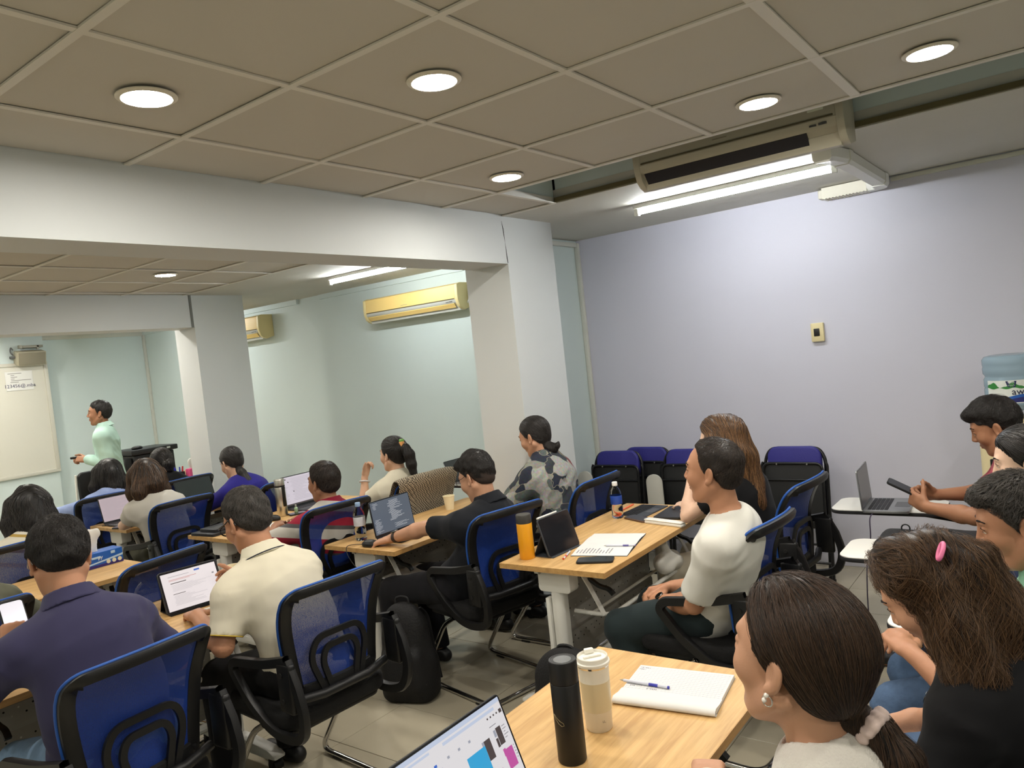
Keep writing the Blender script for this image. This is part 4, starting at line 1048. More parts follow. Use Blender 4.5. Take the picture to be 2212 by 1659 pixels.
def watch(p, nm, strap, case, digital=False):
    sh,el,wr,s_,q = p['arms'][nm]; u = unit(wr-el); c = wr-u*.03-p['org']; n = unit(np.asarray(q.get('n',(0,0,1)),float)-u*(np.asarray(q.get('n',(0,0,1)),float)@u)); w = np.cross(u,n)
    b = MB(); b.sweep([(-.009,-.0015),(.009,-.0015),(.009,.0015),(-.009,.0015)],[tuple(c+(w*math.cos(a)*.031+n*math.sin(a)*.0265)) for a in np.linspace(0,2*PI,24,endpoint=False)],up=tuple(u),closed=True)
    vs2 = MB(); M = Matrix((( w[0],u[0],n[0],c[0]+n[0]*.0265),(w[1],u[1],n[1],c[1]+n[1]*.0265),(w[2],u[2],n[2],c[2]+n[2]*.0265),(0,0,0,1)))
    ring = MB(); ring.tube([tuple(c+w*math.cos(a)*.0305+n*math.sin(a)*.026+u*o_) for o_ in (0,) for a in np.linspace(0,2*PI,28,endpoint=False)],.0045,8,closed=True)
    band = MB(); P_ = [(c+w*math.cos(a)*.031+n*math.sin(a)*.0268) for a in np.linspace(0,2*PI,28,endpoint=False)]
    vs_ = []
    for k_ in P_:
        rad = unit(k_-c); vs_ += [k_-u*.0095-rad*.001,k_+u*.0095-rad*.001,k_+u*.0095+rad*.0025,k_-u*.0095+rad*.0025]
    band.add([tuple(v) for v in vs_],[[i*4+j,i*4+(j+1)%4,((i+1)%28)*4+(j+1)%4,((i+1)%28)*4+j] for i in range(28) for j in range(4)])
    o = obj('wristwatch',band,strap,p['body'],40)
    vs2.lathe([(.001,-.001),(.0185,-.001),(.0195,.003),(.0195,.008),(.017,.0095)],24,M); obj('watch_case',vs2,case,o,40)
    vs2 = MB(); vs2.lathe([(.001,.0098),(.0165,.0096)],24,M,cap=False); obj('watch_face',vs2,mat('watch glass',(14,18,20),.1),o,40)
def bead(name, pts, r, m, p, sub=None):
    b = MB()
    for q in pts: b.lathe([(math.sin(x)*r+1e-4,-math.cos(x)*r) for x in np.linspace(0,PI,7)],8,Matrix.Translation(Vector(q-p['org'])))
    return obj(name,b,m,sub or p['body'],180)
M_pearl = mat('pearl', (236,232,224), .15); M_silver = mat('silver', (214,212,206), .2, 1.)
BLK = cloth('black',(20,20,22)); JEAN = mat('cloth denim', (70,92,122), .9, var=.18, vscale=60, bump=.4, bscale=7, bdist=.04); DKP = cloth('dark trousers',(26,26,30)); LJ = mat('cloth washed denim',(104,130,158),.9,var=.15,vscale=50,bump=.4,bscale=7,bdist=.04)
# --- man in navy polo, seen from behind
c_nv = cloth('dark navy pique',(56,54,82))
p_nv = person('man in a dark navy polo shirt seen from behind, head bowed over a phone', (-2.50,1.09),(-2.72,1.06,1.19),hyaw=-.16,hpitch=.50,hroll=.06,sc=1.03,hs=1.04,skin_m=SK['tan'],shirt=c_nv,sleeve=.95,collar=dict(m=c_nv),pants=LJ,girth=1.13,slouch=.10,hem=-.10,
  hair=short_hair('m',top=.022,side=.012,back=.014,m=HB,n=6,step=.0065),strandn=8000,strandr=.00045,fold_seed=2,
  hands=dict(L=dict(wrist=(-2.93,.965,.88),pole=(.3,-1,-.6),dir=(-.5,.25,.75),n=(.75,-.2,.5),curl=.9,fine=.0055),R=dict(wrist=(-2.86,1.22,.79),pole=(.3,.8,-.6),dir=(-.9,-.3,0),fine=.0055)))
glasses(p_nv, mat('thin metal frame',(150,146,140),.3,.8))
# --- man in cream polo with glasses
c_cr = cloth('cream pique',(212,205,184))
p_cp = person('man in a cream polo and black glasses, bowed over a tablet', (-2.48,1.84),(-2.72,1.765,1.145),hyaw=.10,hpitch=.42,hroll=.04,sc=1.02,hs=1.03,skin_m=SK['tan'],shirt=c_cr,sleeve=.80,collar=dict(m=c_cr),pants=BLK,girth=1.06,slouch=.085,hem=-.12,
  hair=short_hair('m',top=.020,side=.007,back=.010,m=HGR,n=5,step=.0055),strandn=8000,strandr=.00045,fold_seed=4,
  hands=dict(L=dict(wrist=(-2.905,1.605,.79),elbow=(-2.62,1.535,.73),dir=(-.92,.35,-.12),n=(.1,-.15,1),curl=.5,fine=.0042),R=dict(wrist=(-3.02,1.905,.82),pole=(.3,1,-.5),dir=(-.95,.1,.25),n=(.1,.9,.3),curl=.75,fine=.0048)))
glasses(p_cp, wire=.003, r=.023)
A_ = p_cp['A']; b = MB(); nd = unit(p_cp['H']-p_cp['C7'])
ce = p_cp['C7']+nd*.018-p_cp['chestf']*.006; e1 = unit(np.cross(nd,p_cp['lat']))
b.tube([tuple(ce+(p_cp['lat']*math.cos(q)*.099+e1*math.sin(q)*.093)*1.0-p_cp['org']) for q in np.linspace(0,2*PI,40,endpoint=False)],.0022,6,closed=True); obj('collar_stripe',b,mat('navy stripe',(24,26,48),.8),p_cp['body'],180)
for nm in ('L','R'):
    sh,el,wr,s_,q = p_cp['arms'][nm]; u = unit(el-sh); c = sh+(el-sh)*.795-p_cp['org']; e1 = unit(np.cross(u,(0,0,1.))); e2 = np.cross(u,e1); b = MB()
    b.tube([tuple(c+(e1*math.cos(k)+e2*math.sin(k))*.0655) for k in np.linspace(0,2*PI,30,endpoint=False)],.002,6,closed=True); obj('cuff_stripe',b,mat('yellow stripe',(212,180,60),.8),p_cp['body'],180)
# --- man in black polo reaching for his mouse
c_bk = cloth('black pique',(24,26,31))
p_bp = person('man in a black polo shirt and thin glasses, left arm stretched to a mouse', (-2.53,2.95),(-2.52,2.985,1.088),hyaw=.02,hpitch=.38,hroll=.05,sc=1.0,hs=1.0,skin_m=SK['warm'],shirt=c_bk,sleeve=.78,fwd=.14,collar=dict(m=c_bk),pants=DKP,slouch=.10,hem=-.10,seat_z=.54,
  hair=short_hair('fade',top=.027,side=.008,back=.008,fringe=.010,m=HB,spiky=.12,n=6,step=.0075,sides=mat('shaved hair',(52,40,33),.8)),strandn=4000,strandr=.0007,fold_seed=5,
  hands=dict(L=dict(wrist=(-3.0,2.80,.79),elbow=(-2.755,2.81,.855),dir=(-.92,-.32,-.22),n=(-.15,-.1,1),curl=.55,fine=.004,spread=.1),R=dict(wrist=(-2.90,3.12,.785),pole=(.3,1,-.5),dir=(-.95,-.2,-.05),fine=.006)))
glasses(p_bp, mat('gun metal frame',(60,58,56),.3,.8), wire=.0014)
watch(p_bp,'L',mat('brown leather strap',(52,40,34),.6),mat('steel case',(150,148,144),.25,1.))
# --- woman in patchwork hoodie
def patchwork():
    m = bpy.data.materials.new('patchwork jacket cloth'); m.use_nodes = True; n,l = nodes(m); p = n['Principled BSDF']; p.inputs['Roughness'].default_value = .85; p.inputs['Specular IOR Level'].default_value = .2
    tc = n.new('ShaderNodeTexCoord'); mp = n.new('ShaderNodeMapping'); mp.inputs['Rotation'].default_value = (.3,.5,.2); n0 = n.new('ShaderNodeTexNoise'); n0.inputs['Scale'].default_value = 7; l.new(tc.outputs['Object'],n0.inputs['Vector']); av = n.new('ShaderNodeMix'); av.data_type = 'VECTOR'; av.inputs[0].default_value = .16; l.new(tc.outputs['Object'],av.inputs[4]); l.new(n0.outputs['Color'],av.inputs[5]); l.new(av.outputs[1],mp.inputs['Vector'])
    v = n.new('ShaderNodeTexVoronoi'); v.inputs['Scale'].default_value = 12; l.new(mp.outputs[0],v.inputs['Vector'])
    r = n.new('ShaderNodeValToRGB'); r.color_ramp.interpolation = 'CONSTANT'; e = r.color_ramp.elements; e[0].position = 0; e[0].color = srgb(56,60,66); e[1].position = .22; e[1].color = srgb(128,128,120)
    for q,c in ((.40,(84,92,90)),(.55,(150,150,146)),(.70,(44,48,60)),(.84,(112,108,92)),(.93,(120,66,70))): k = e.new(q); k.color = srgb(c)
    sx = n.new('ShaderNodeSeparateColor'); l.new(v.outputs['Color'],sx.inputs[0]); l.new(sx.outputs[0],r.inputs[0])
    nz = n.new('ShaderNodeTexNoise'); nz.inputs['Scale'].default_value = 70; nz.inputs['Detail'].default_value = 3; l.new(tc.outputs['Object'],nz.inputs['Vector'])
    mx = n.new('ShaderNodeMix'); mx.data_type = 'RGBA'; mx.blend_type = 'OVERLAY'; mx.inputs[0].default_value = .55; l.new(r.outputs[0],mx.inputs[6]); l.new(nz.outputs['Color'],mx.inputs[7])
    v2 = n.new('ShaderNodeTexVoronoi'); v2.feature = 'DISTANCE_TO_EDGE'; v2.inputs['Scale'].default_value = 12; l.new(mp.outputs[0],v2.inputs['Vector'])
    lt = n.new('ShaderNodeMath'); lt.operation = 'LESS_THAN'; lt.inputs[1].default_value = .012; l.new(v2.outputs['Distance'],lt.inputs[0])
    m2 = n.new('ShaderNodeMix'); m2.data_type = 'RGBA'; l.new(lt.outputs[0],m2.inputs[0]); l.new(mx.outputs[2],m2.inputs[6]); m2.inputs[7].default_value = srgb(140,136,120); l.new(m2.outputs[2],p.inputs['Base Color']); return m
M_patch = patchwork()
p_pw = person('woman in a grey patchwork hooded jacket with her black hair tied low, looking down', (-2.47,3.73),(-2.68,3.76,1.185),hyaw=.08,hpitch=.30,sex='f',sc=.97,hs=.98,skin_m=SK['warm'],shirt=M_patch,sleeve='long',pants=DKP,slouch=.07,hem=-.14,shirt_off=.028,wrinkle=.008,
  hair=bun_hair((-.088,0,-.035),HB,[(.085,.0,-.075,.028),(-.135,.0,-.085,.030),(-.165,0,-.075,.016)] and [(-.085,.0,-.055,.030),(-.130,.0,-.070,.028),(-.158,.0,-.055,.014),(-.168,0,-.035,.006)]),strandn=2600,strandr=.0009,fold_seed=6,
  hands=dict(L=dict(wrist=(-2.98,3.62,.79),pole=(.5,-1,-.6)),R=dict(wrist=(-2.98,3.85,.79),pole=(.5,1,-.6))))
Q = SDF(); C_ = p_pw['C7']; Q.rc(C_-p_pw['F']*.055+V3(0,0,-.04)-p_pw['L']*.075,C_-p_pw['F']*.055+V3(0,0,-.04)+p_pw['L']*.075,.05,.05,.03); Q.rc(C_-p_pw['F']*.075+V3(0,0,-.10),C_-p_pw['F']*.065+V3(0,0,-.02),.06,.055,.03)
for s in (-1,1): Q.rc(C_-p_pw['F']*.04+p_pw['L']*.08*s+V3(0,0,-.02),C_+p_pw['F']*.06+p_pw['L']*.045*s+V3(0,0,-.035),.03,.02,.03)
sdf_obj('hood',Q,.009,M_patch,p_pw['body'],p_pw['org'])
# --- man in white T-shirt
c_wt = cloth('white jersey',(214,212,204))
p_wt = person('man in a white T-shirt and silver neck chain, hands in his lap', (-1.22,2.96),(-1.17,2.815,1.16),hyaw=.06,hpitch=-.02,sc=1.05,hs=1.06,skin_m=SK['tan'],shirt=c_wt,sleeve=.80,pants=cloth('dark green twill',(40,50,52)),girth=1.04,slouch=.05,hem=-.10,shirt_off=.015,wrinkle=.0045,lat=(.22,-1,0),necklen=.022,neckback=.06,
  hair=short_hair('rec',top=.008,side=.006,back=.010,m=HBB,n=4,step=.0055),strandn=7000,strandr=.00045,fold_seed=8,fres=.0036,
  legs=dict(knL=(-1.66,2.82,.475),knR=(-1.64,3.10,.49),anL=(-1.55,2.86,.085),anR=(-1.50,3.04,.085)),shoes=mat('white trainer',(206,204,196),.5),
  hands=dict(L=dict(wrist=(-1.49,2.88,.585),elbow=(-1.27,2.735,.645),dir=(-.8,.6,-.1),n=(.0,-.5,.8),curl=.7,fine=.0045),R=dict(wrist=(-1.50,3.03,.60),dir=(-.8,-.5,-.1),n=(0,.5,.8),curl=.7,fine=.006)))
watch(p_wt,'L',mat('steel bracelet',(120,124,116),.3,.9),mat('steel case',(150,148,144),.25,1.))
nd = unit(p_wt['H']-p_wt['C7']); e1 = unit(np.cross(nd,p_wt['lat'])); ce = p_wt['C7']+nd*.012
bead('necklace',[ce+(p_wt['lat']*math.cos(q)*.063+e1*math.sin(q)*.066)*1.04+nd*(-.012*math.sin(q)*(1 if e1@p_wt['chestf']>0 else -1)) for q in np.linspace(0,2*PI,64,endpoint=False)],.0034,M_silver,p_wt)
# --- woman with long brown hair behind him
p_br = person('woman in black with long straight brown hair, elbow on the table', (-1.30,3.74),(-1.45,3.62,1.155),hyaw=.22,hpitch=.18,sex='f',sc=.97,hs=1.0,skin_m=SK['fair'],shirt=BLK,sleeve=.55,pants=cloth('cream cotton',(216,208,190)),slouch=.07,fold_seed=9,
  hair=long_hair(HBR,[[(-.05,0,.02,.098),(-.085,.0,-.10,.088),(-.12,0,-.25,.075),(-.125,0,-.40,.055),(-.12,.0,-.47,.03)],[(.0,.075,.02,.035),(-.02,.085,-.10,.030),(-.06,.08,-.25,.022)],[(.0,-.075,.02,.035),(-.02,-.085,-.10,.030),(-.06,-.08,-.25,.022)]],n=20,step=.022),strandn=3800,strandr=.0011,
  hands=dict(L=dict(wrist=(-1.60,3.575,.99),elbow=(-1.615,3.50,.80),dir=(.1,.25,1),n=(-.8,-.4,.2),curl=1.2),R=dict(wrist=(-1.73,3.86,.785),pole=(.4,1,-.4))))
# --- man in red and grey striped polo
def stripes(name, cols, axis=2, scale=1.):
    m = bpy.data.materials.new(name); m.use_nodes = True; n,l = nodes(m); p = n['Principled BSDF']; p.inputs['Roughness'].default_value = .85; p.inputs['Specular IOR Level'].default_value = .2
    tc = n.new('ShaderNodeTexCoord'); sp = n.new('ShaderNodeSeparateXYZ'); l.new(tc.outputs['Object'],sp.inputs[0]); mr = n.new('ShaderNodeMapRange'); mr.inputs['From Min'].default_value = cols[0]; mr.inputs['From Max'].default_value = cols[1]
    ad = n.new('ShaderNodeMath'); ad.operation = 'MULTIPLY_ADD'; ad.inputs[1].default_value = .25; l.new(sp.outputs[1],ad.inputs[0]); l.new(sp.outputs[axis],ad.inputs[2]); l.new(ad.outputs[0],mr.inputs['Value'])
    r = n.new('ShaderNodeValToRGB'); r.color_ramp.interpolation = 'CONSTANT'; e = r.color_ramp.elements; e[0].position = 0; e[0].color = srgb(cols[2][0][1]); e[1].position = cols[2][1][0]; e[1].color = srgb(cols[2][1][1])
    for q,c in cols[2][2:]: k = e.new(q); k.color = srgb(c)
    l.new(mr.outputs[0],r.inputs[0]); l.new(r.outputs[0],p.inputs['Base Color']); return m
RED, GRY, CHR = (146,36,56), (186,182,174), (84,82,84)
M_str = stripes('red and grey striped jersey',(.45,1.05,[(0,RED),(.12,GRY),(.22,CHR),(.32,RED),(.46,GRY),(.56,CHR),(.60,RED),(.74,GRY),(.84,RED),(.885,GRY),(.94,RED)]))
p_rs = person('man in a red and grey striped polo shirt, watching the front', (-3.69,2.89),(-3.68,2.93,1.055),hyaw=.05,hpitch=.02,hroll=.0,sc=.99,hs=1.0,skin_m=SK['brown'],shirt=M_str,sleeve=.99,collar=dict(m=cloth('maroon',(132,30,50))),pants=DKP,slouch=.07,seat_z=.54,girth=1.1,
  hair=short_hair('m',top=.013,side=.009,back=.012,m=HBB,n=6,step=.006),strandn=3200,strandr=.0008,fold_seed=10,fres=.0045,
  hands=dict(L=dict(wrist=(-4.06,2.82,.785),pole=(.3,-1,-.3)),R=dict(wrist=(-4.05,3.08,.785),pole=(.3,1,-.3))))
# --- woman in cream blouse, ponytail with clip, hand at her chin
p_pt = person('woman in a cream short-sleeved blouse with a high black ponytail, hand raised to her chin', (-3.76,3.68),(-3.86,3.70,1.095),hyaw=.0,hpitch=.0,sex='f',sc=.96,hs=.99,skin_m=SK['light'],shirt=cloth('cream linen',(208,202,182)),sleeve=.70,pants=DKP,slouch=.05,seat_z=.53,fold_seed=11,
  hair=bun_hair((-.092,0,.05),HB,[(-.085,0,.05,.026),(-.125,0,.045,.030),(-.155,.0,.0,.036),(-.165,.0,-.07,.034),(-.175,.0,-.12,.022),(-.205,.0,-.145,.008)],top=.016,side=.012,back=.016),strandn=2800,strandr=.0010,
  hands=dict(L=dict(wrist=(-4.005,3.545,.965),elbow=(-3.985,3.50,.80),dir=(.15,.3,.9),n=(-.9,-.1,.3),curl=1.0,fine=.0048),R=dict(wrist=(-4.05,3.80,.785),pole=(.3,1,-.3))))
sh,el,wr,s_,q_ = p_pt['arms']['L']; u = unit(wr-el); c = wr-u*.03-p_pt['org']; e1 = unit(np.cross(u,(1.,0,0))); e2 = np.cross(u,e1); b = MB(); b.tube([tuple(c+(e1*math.cos(k)+e2*math.sin(k))*.034) for k in np.linspace(0,2*PI,24,endpoint=False)],.0055,8,closed=True); obj('bracelet',b,mat('pale bangle',(206,204,204),.2),p_pt['body'],180)
b = MB(); M = local_M(p_pt); b.box((-.125,.0,.045),(-.095,.03,.095),.006,M=M); b2 = obj('hair_clip',b,mat('peach clip',(226,160,96),.4),p_pt['body'])
b = MB(); b.box((-.120,-.004,.092),(-.098,.028,.112),.005,M=M); b.box((-.128,.004,.040),(-.118,.026,.07),.003,M=M); obj('clip_ornament',b,mat('green clip',(122,178,92),.4),b2)
# --- woman in cream T-shirt, brown hair
p_ct = person('woman in a cream T-shirt with shoulder-length brown hair, bent over her table', (-5.22,2.79),(-5.33,2.70,1.12),hyaw=-.1,hpitch=.50,sex='f',sc=.98,hs=1.0,skin_m=SK['fair'],shirt=cloth('oatmeal jersey',(192,188,178)),sleeve=.55,pants=cloth('olive trousers',(60,60,46)),slouch=.09,fold_seed=12,
  hair=long_hair(HDB,[[(-.045,0,.02,.095),(-.085,.0,-.06,.085),(-.10,.0,-.13,.055)],[(-.05,.06,.0,.05),(-.09,.10,-.10,.045),(-.085,.11,-.20,.02)],[(-.05,-.06,.0,.05),(-.10,-.07,-.10,.04),(-.12,-.05,-.20,.018)],[(-.08,.0,-.05,.05),(-.125,.015,-.15,.03),(-.135,.03,-.22,.008)],[(.03,.06,.03,.045),(.03,.09,-.09,.04),(.02,.09,-.17,.02)],[(.03,-.06,.03,.045),(.03,-.10,-.09,.035),(.0,-.12,-.17,.015)]],n=14,step=.016),strandn=3000,strandr=.0012,
  hands=dict(L=dict(wrist=(-5.62,2.72,.785),elbow=(-5.44,2.555,.80),fine=.007),R=dict(wrist=(-5.60,2.92,.785),pole=(.3,1,-.3))))
# --- woman in navy blouse, low ponytail
p_nb = person('woman in a royal navy blouse with a long low ponytail, reading', (-5.02,3.46),(-5.28,3.355,1.10),hyaw=.0,hpitch=.42,sex='f',sc=.97,hs=.98,skin_m=SK['light'],shirt=cloth('royal navy',(38,34,116)),sleeve='long',pants=DKP,slouch=.08,fold_seed=13,
  hair=bun_hair((-.088,0,-.02),HB,[(-.075,0,-.045,.028),(-.115,0,-.075,.030),(-.155,-.01,-.15,.042),(-.18,-.015,-.24,.045),(-.19,-.015,-.32,.03),(-.195,-.01,-.37,.012)],top=.012,side=.008),strandn=2200,strandr=.0011,fres=.006,
  hands=dict(L=dict(wrist=(-5.60,3.25,.785),pole=(.3,-1,-.3)),R=dict(wrist=(-5.58,3.5,.785),pole=(.3,1,-.3))))
# --- woman in pale blue shirt, long black hair
p_bs = person('woman in a pale blue shirt with long black hair falling forward', (-6.38,2.80),(-6.40,2.935,1.075),hyaw=-.1,hpitch=.45,sex='f',sc=1.0,hs=1.0,skin_m=SK['light'],shirt=cloth('pale blue cotton',(150,168,214)),sleeve='long',pants=DKP,slouch=.10,fold_seed=14,shirt_off=.022,wrinkle=.007,
  hair=long_hair(HB,[[(-.045,0,.02,.10),(-.08,.0,-.08,.094),(-.07,.0,-.20,.080),(-.05,0,-.32,.035)],[(.0,.07,.03,.05),(.0,.10,-.08,.045),(-.02,.11,-.18,.03)],[(.0,-.07,.03,.05),(.0,-.10,-.08,.05),(-.02,-.11,-.20,.035),(-.02,-.10,-.28,.01)]],n=15,step=.018),strandn=2200,strandr=.0013,fres=.006,
  hands=dict(L=dict(wrist=(-6.92,2.72,.785),pole=(.3,-1,-.3)),R=dict(wrist=(-6.92,3.0,.785),pole=(.3,1,-.3))))
# --- woman in black beside the printer
p_bw = person('woman in a black top with dark pinned hair, half hidden by two long-haired women', (-6.42,3.50),(-6.50,3.45,1.085),hyaw=.1,hpitch=.40,sex='f',sc=.97,hs=.98,skin_m=SK['light'],shirt=BLK,sleeve='long',pants=DKP,slouch=.08,fold_seed=15,
  hair=bun_hair((-.09,0,-.01),HB,[(-.08,0,.0,.04),(-.115,0,-.01,.045),(-.12,0,-.05,.03)],top=.018,side=.014),strandn=1400,strandr=.0012,fres=.007,
  hands=dict(L=dict(wrist=(-6.94,3.35,.785),pole=(.3,-1,-.3)),R=dict(wrist=(-6.94,3.6,.785),pole=(.3,1,-.3))))
# --- woman at the far left
p_fl = person('woman with shoulder-length wavy black hair and a pale floral top at the far left', (-5.0,1.76),(-5.1,1.866,1.095),hyaw=-.25,hpitch=.15,sex='f',sc=.98,hs=1.02,skin_m=SK['light'],shirt=stripes('cream and ochre print',(.5,1.0,[(0,(206,196,170)),(.55,(196,168,96)),(.60,(214,208,190)),(.72,(150,120,60)),(.76,(214,208,190)),(.9,(180,150,80)),(.93,(220,214,200))])),sleeve=.6,pants=DKP,slouch=.07,fold_seed=16,
  hair=long_hair(HB,[[(-.045,0,.02,.105),(-.075,.0,-.08,.098),(-.085,.0,-.18,.065)],[(.02,.075,.03,.05),(.02,.10,-.08,.055),(-.03,.12,-.18,.035),(-.06,.14,-.21,.012)],[(.02,-.075,.03,.05),(.02,-.10,-.08,.055),(-.03,-.12,-.18,.035),(-.06,-.14,-.21,.012)]],n=14,step=.017,wave=.35,wf=30.),strandn=2600,strandr=.0013,fres=.006,
  hands=dict(L=dict(wrist=(-5.58,1.72,.785),pole=(.3,-1,-.3)),R=dict(wrist=(-5.58,1.98,.785),pole=(.3,1,-.3))))
# --- person in olive at the left edge, head outside the picture
c_ol = cloth('olive jersey',(92,92,76))
p_ol = person('person in an olive T-shirt cut off by the left edge of the picture', (-3.68,1.02),(-3.86,1.085,1.10),hyaw=.0,hpitch=.4,sc=.97,skin_m=SK['light'],shirt=c_ol,sleeve=.9,pants=DKP,slouch=.10,fold_seed=17,hair=short_hair('m',top=.02,side=.012,m=HB),strandn=800,strandr=.001,fres=.006,
  hands=dict(L=dict(wrist=(-4.08,.92,.785),pole=(.3,-1,-.3)),R=dict(wrist=(-4.08,1.2,.785),pole=(.3,1,-.3))))
# --- the lecturer
c_mi = cloth('mint shirt cotton',(176,208,196))
p_te = person('man in a mint shirt standing at the front with a black clicker in his hand', (-7.79,3.61),(-7.83,3.585,1.561),yaw=1.0,hyaw=.05,hpitch=-.03,sc=.98,hs=1.0,skin_m=SK['brown'],shirt=c_mi,sleeve='long',collar=dict(m=c_mi),pants=DKP,slouch=.0,seat_z=.90,standing=True,hem=-.09,fold_seed=18,shirt_off=.02,wrinkle=.006,
  hair=short_hair('m',top=.014,side=.009,m=HB,n=5,step=.006),strandn=1500,strandr=.0012,fres=.0045,
  hands=dict(L=dict(wrist=(-7.86,3.435,1.125),pole=(1,.5,-.9),dir=(-.6,-.7,.15),n=(.5,-.5,.6),curl=.9,fine=.0048),R=dict(wrist=(-8.0,3.50,1.12),pole=(-.3,.9,-.6),dir=(-.4,-.8,.1),n=(-.7,.3,.5),curl=.8)))
# --- foreground woman, white sweater
c_ws = mat('cloth white knit', (212,207,198), .95, var=.04, vscale=30, bump=.5, bscale=260, sheen=.3)
FGH = (-.411,1.265,1.14)
p_fg = person('woman in a white sweater with dark hair in a low ponytail, nearest sitter', (-.24,1.34),FGH,hyaw=-.27,hpitch=-.12,hroll=.05,sex='f',sc=1.0,hs=1.06,brow=False,skin_m=SK['warm'],shirt=c_ws,sleeve='long',pants=DKP,slouch=.03,shirt_off=.018,wrinkle=.004,fold_seed=19,fres=.0030,hres=.0036,neckback=.1,
  hair=bun_hair((-.092,0,-.075),HFG,[(-.070,0,-.082,.024),(-.118,0,-.100,.021),(-.150,0,-.145,.028),(-.158,0,-.22,.034),(-.152,0,-.31,.030),(-.145,0,-.38,.01)],top=.016,side=.010,back=.018,n=22,step=.0105,jit=.06,off=(-.0012,.0035),kids=5,lock=.0015),strandn=5500,strandr=.00026,
  hands=dict(L=dict(wrist=(-.655,1.385,.785),elbow=(-.52,1.19,.735),dir=(-.35,.93,-.02),n=(0,0,1),curl=.6,fine=.0045),R=dict(wrist=(-.50,1.42,.62),pole=(.6,.6,-.8),dir=(-.8,-.5,-.2),fine=.006)))
A_ = p_fg['A']; ear = loc3(p_fg['H'],A_,1.06,-.003,.0815,-.036)
b = MB(); b.tube([tuple(ear+A_[0]*.009*math.sin(k)+A_[2]*(-.009+.009*math.cos(k))-p_fg['org']) for k in np.linspace(0,2*PI,20,endpoint=False)],.0013,6,closed=True); e_ = obj('earring',b,M_silver,p_fg['body'],180)
bead('pearl',[ear+A_[1]*.004+A_[2]*.002,ear+A_[0]*.004-A_[2]*.008+A_[1]*.003],.0042,M_pearl,p_fg,e_)
tp = frm(p_fg['H'],p_fg['F'],p_fg['L'],-.112,0,-.098); Q = SDF(); ax_ = unit(-p_fg['F']*.85-V3(0,0,.45)); e1 = unit(np.cross(ax_,A_[1])); e2 = A_[1]
for k in range(11):
    a_ = 2*PI*k/11; Q.ell(tp+(e1*math.cos(a_)+e2*math.sin(a_))*.025,np.stack([ax_,e1,e2]),(.013,.011,.011),.003)
Q.post = vnoise(3,160,.002); sdf_obj('scrunchie',Q,.004,mat('cloth blush scrunchie',(206,184,176),.8,var=.2,vscale=60),p_fg['body'],p_fg['org'])
# --- woman with wavy brown hair, black T-shirt
p_wv = person('woman in a black T-shirt with long wavy brown hair half tied by a pink band', (-.13,1.99),(-.315,1.965,1.035),hyaw=-.05,hpitch=.62,sex='f',sc=1.0,hs=1.02,skin_m=SK['warm'],shirt=BLK,sleeve=.6,pants=JEAN,slouch=.10,fold_seed=20,fres=.004,hres=.0045,
  hair=long_hair(HWB,[[(-.052,0,.035,.088),(-.095,.0,-.05,.098),(-.125,.0,-.18,.100),(-.13,0,-.32,.085),(-.12,0,-.45,.04)],[(-.045,.06,.04,.042),(-.075,.082,-.04,.037),(-.095,.10,-.16,.045),(-.08,.11,-.30,.045),(-.08,.10,-.40,.015)],[(.03,-.065,.05,.05),(.01,-.09,-.04,.045),(-.04,-.12,-.16,.05),(-.06,-.12,-.30,.045)],[(.05,.0,.075,.05),(.085,-.02,.04,.04),(.10,-.04,.0,.02)],[(-.06,.0,.10,.05),(-.10,.0,.085,.045),(-.13,0,.03,.05)]],line='low',n=24,step=.017,wave=.42,wf=24.,jit=.08,kids=6,lock=.0035,off=(-.004,.010),post=vnoise(21,48,.014)),strandn=4200,strandr=.00032,
  hands=dict(L=dict(wrist=(-.50,1.90,.62),pole=(.4,-1,-.5),fine=.006),R=dict(wrist=(-.52,2.05,.62),pole=(.4,1,-.5))))
A_ = p_wv['A']; tb = frm(p_wv['H'],p_wv['F'],p_wv['L'],-.046,0.088,.128); b = MB(); b.tube([tuple(tb+V3(math.cos(k)*.006,-.0+math.sin(k)*.02,.0)+V3(math.cos(k)*.0,0,math.sin(k)*.01)+V3(0,0,.010*math.cos(k))-p_wv['org']) for k in np.linspace(0,2*PI,20,endpoint=False)],.005,8,closed=True); obj('hair_tie',b,mat('pink band',(226,118,160),.5),p_wv['body'],180)
b = MB(); ch = p_wv['B'](.86); 
Q = SDF(); Q.rc(p_wv['C7']+p_wv['chestf']*.055-p_wv['spu']*.055-p_wv['lat']*.035,p_wv['C7']+p_wv['chestf']*.055-p_wv['spu']*.055+p_wv['lat']*.035,.03,.03,.01); sdf_obj('undershirt',Q,.007,cloth('white under-top',(222,216,208)),p_wv['body'],p_wv['org'])
sv = np.array([tuple(v.co) for v in p_wv['shirt'].data.vertices])+p_wv['org']; sn = np.array([tuple(v.normal) for v in p_wv['shirt'].data.vertices]); b = MB()
for row in range(2):
    for k in range(15):
        tgt = V3(-.405,1.855,.87)*(1-k/14)+V3(-.375,1.835,.72)*(k/14)+V3(.028*row,-.012*row,0); i_ = int(np.argmin(((sv-tgt)**2).sum(1))); c_ = sv[i_]+sn[i_]*.0015-p_wv['org']; n_ = sn[i_]; t_ = unit(np.cross(n_,(0,0,1.))); u_ = np.cross(t_,n_)
        if k % 5 == 4: continue
        w_ = .0075 if row == 0 else .0045
        b.add([tuple(c_+t_*x*w_+u_*y*.0032) for x,y in ((-1,-1),(1,-1),(1,1),(-1,1))],[(0,1,2,3)])
o = obj('shirt_print',b,mat('white print',(206,204,198),.7),p_wv['body'],None); o['kind'] = 'stuff'
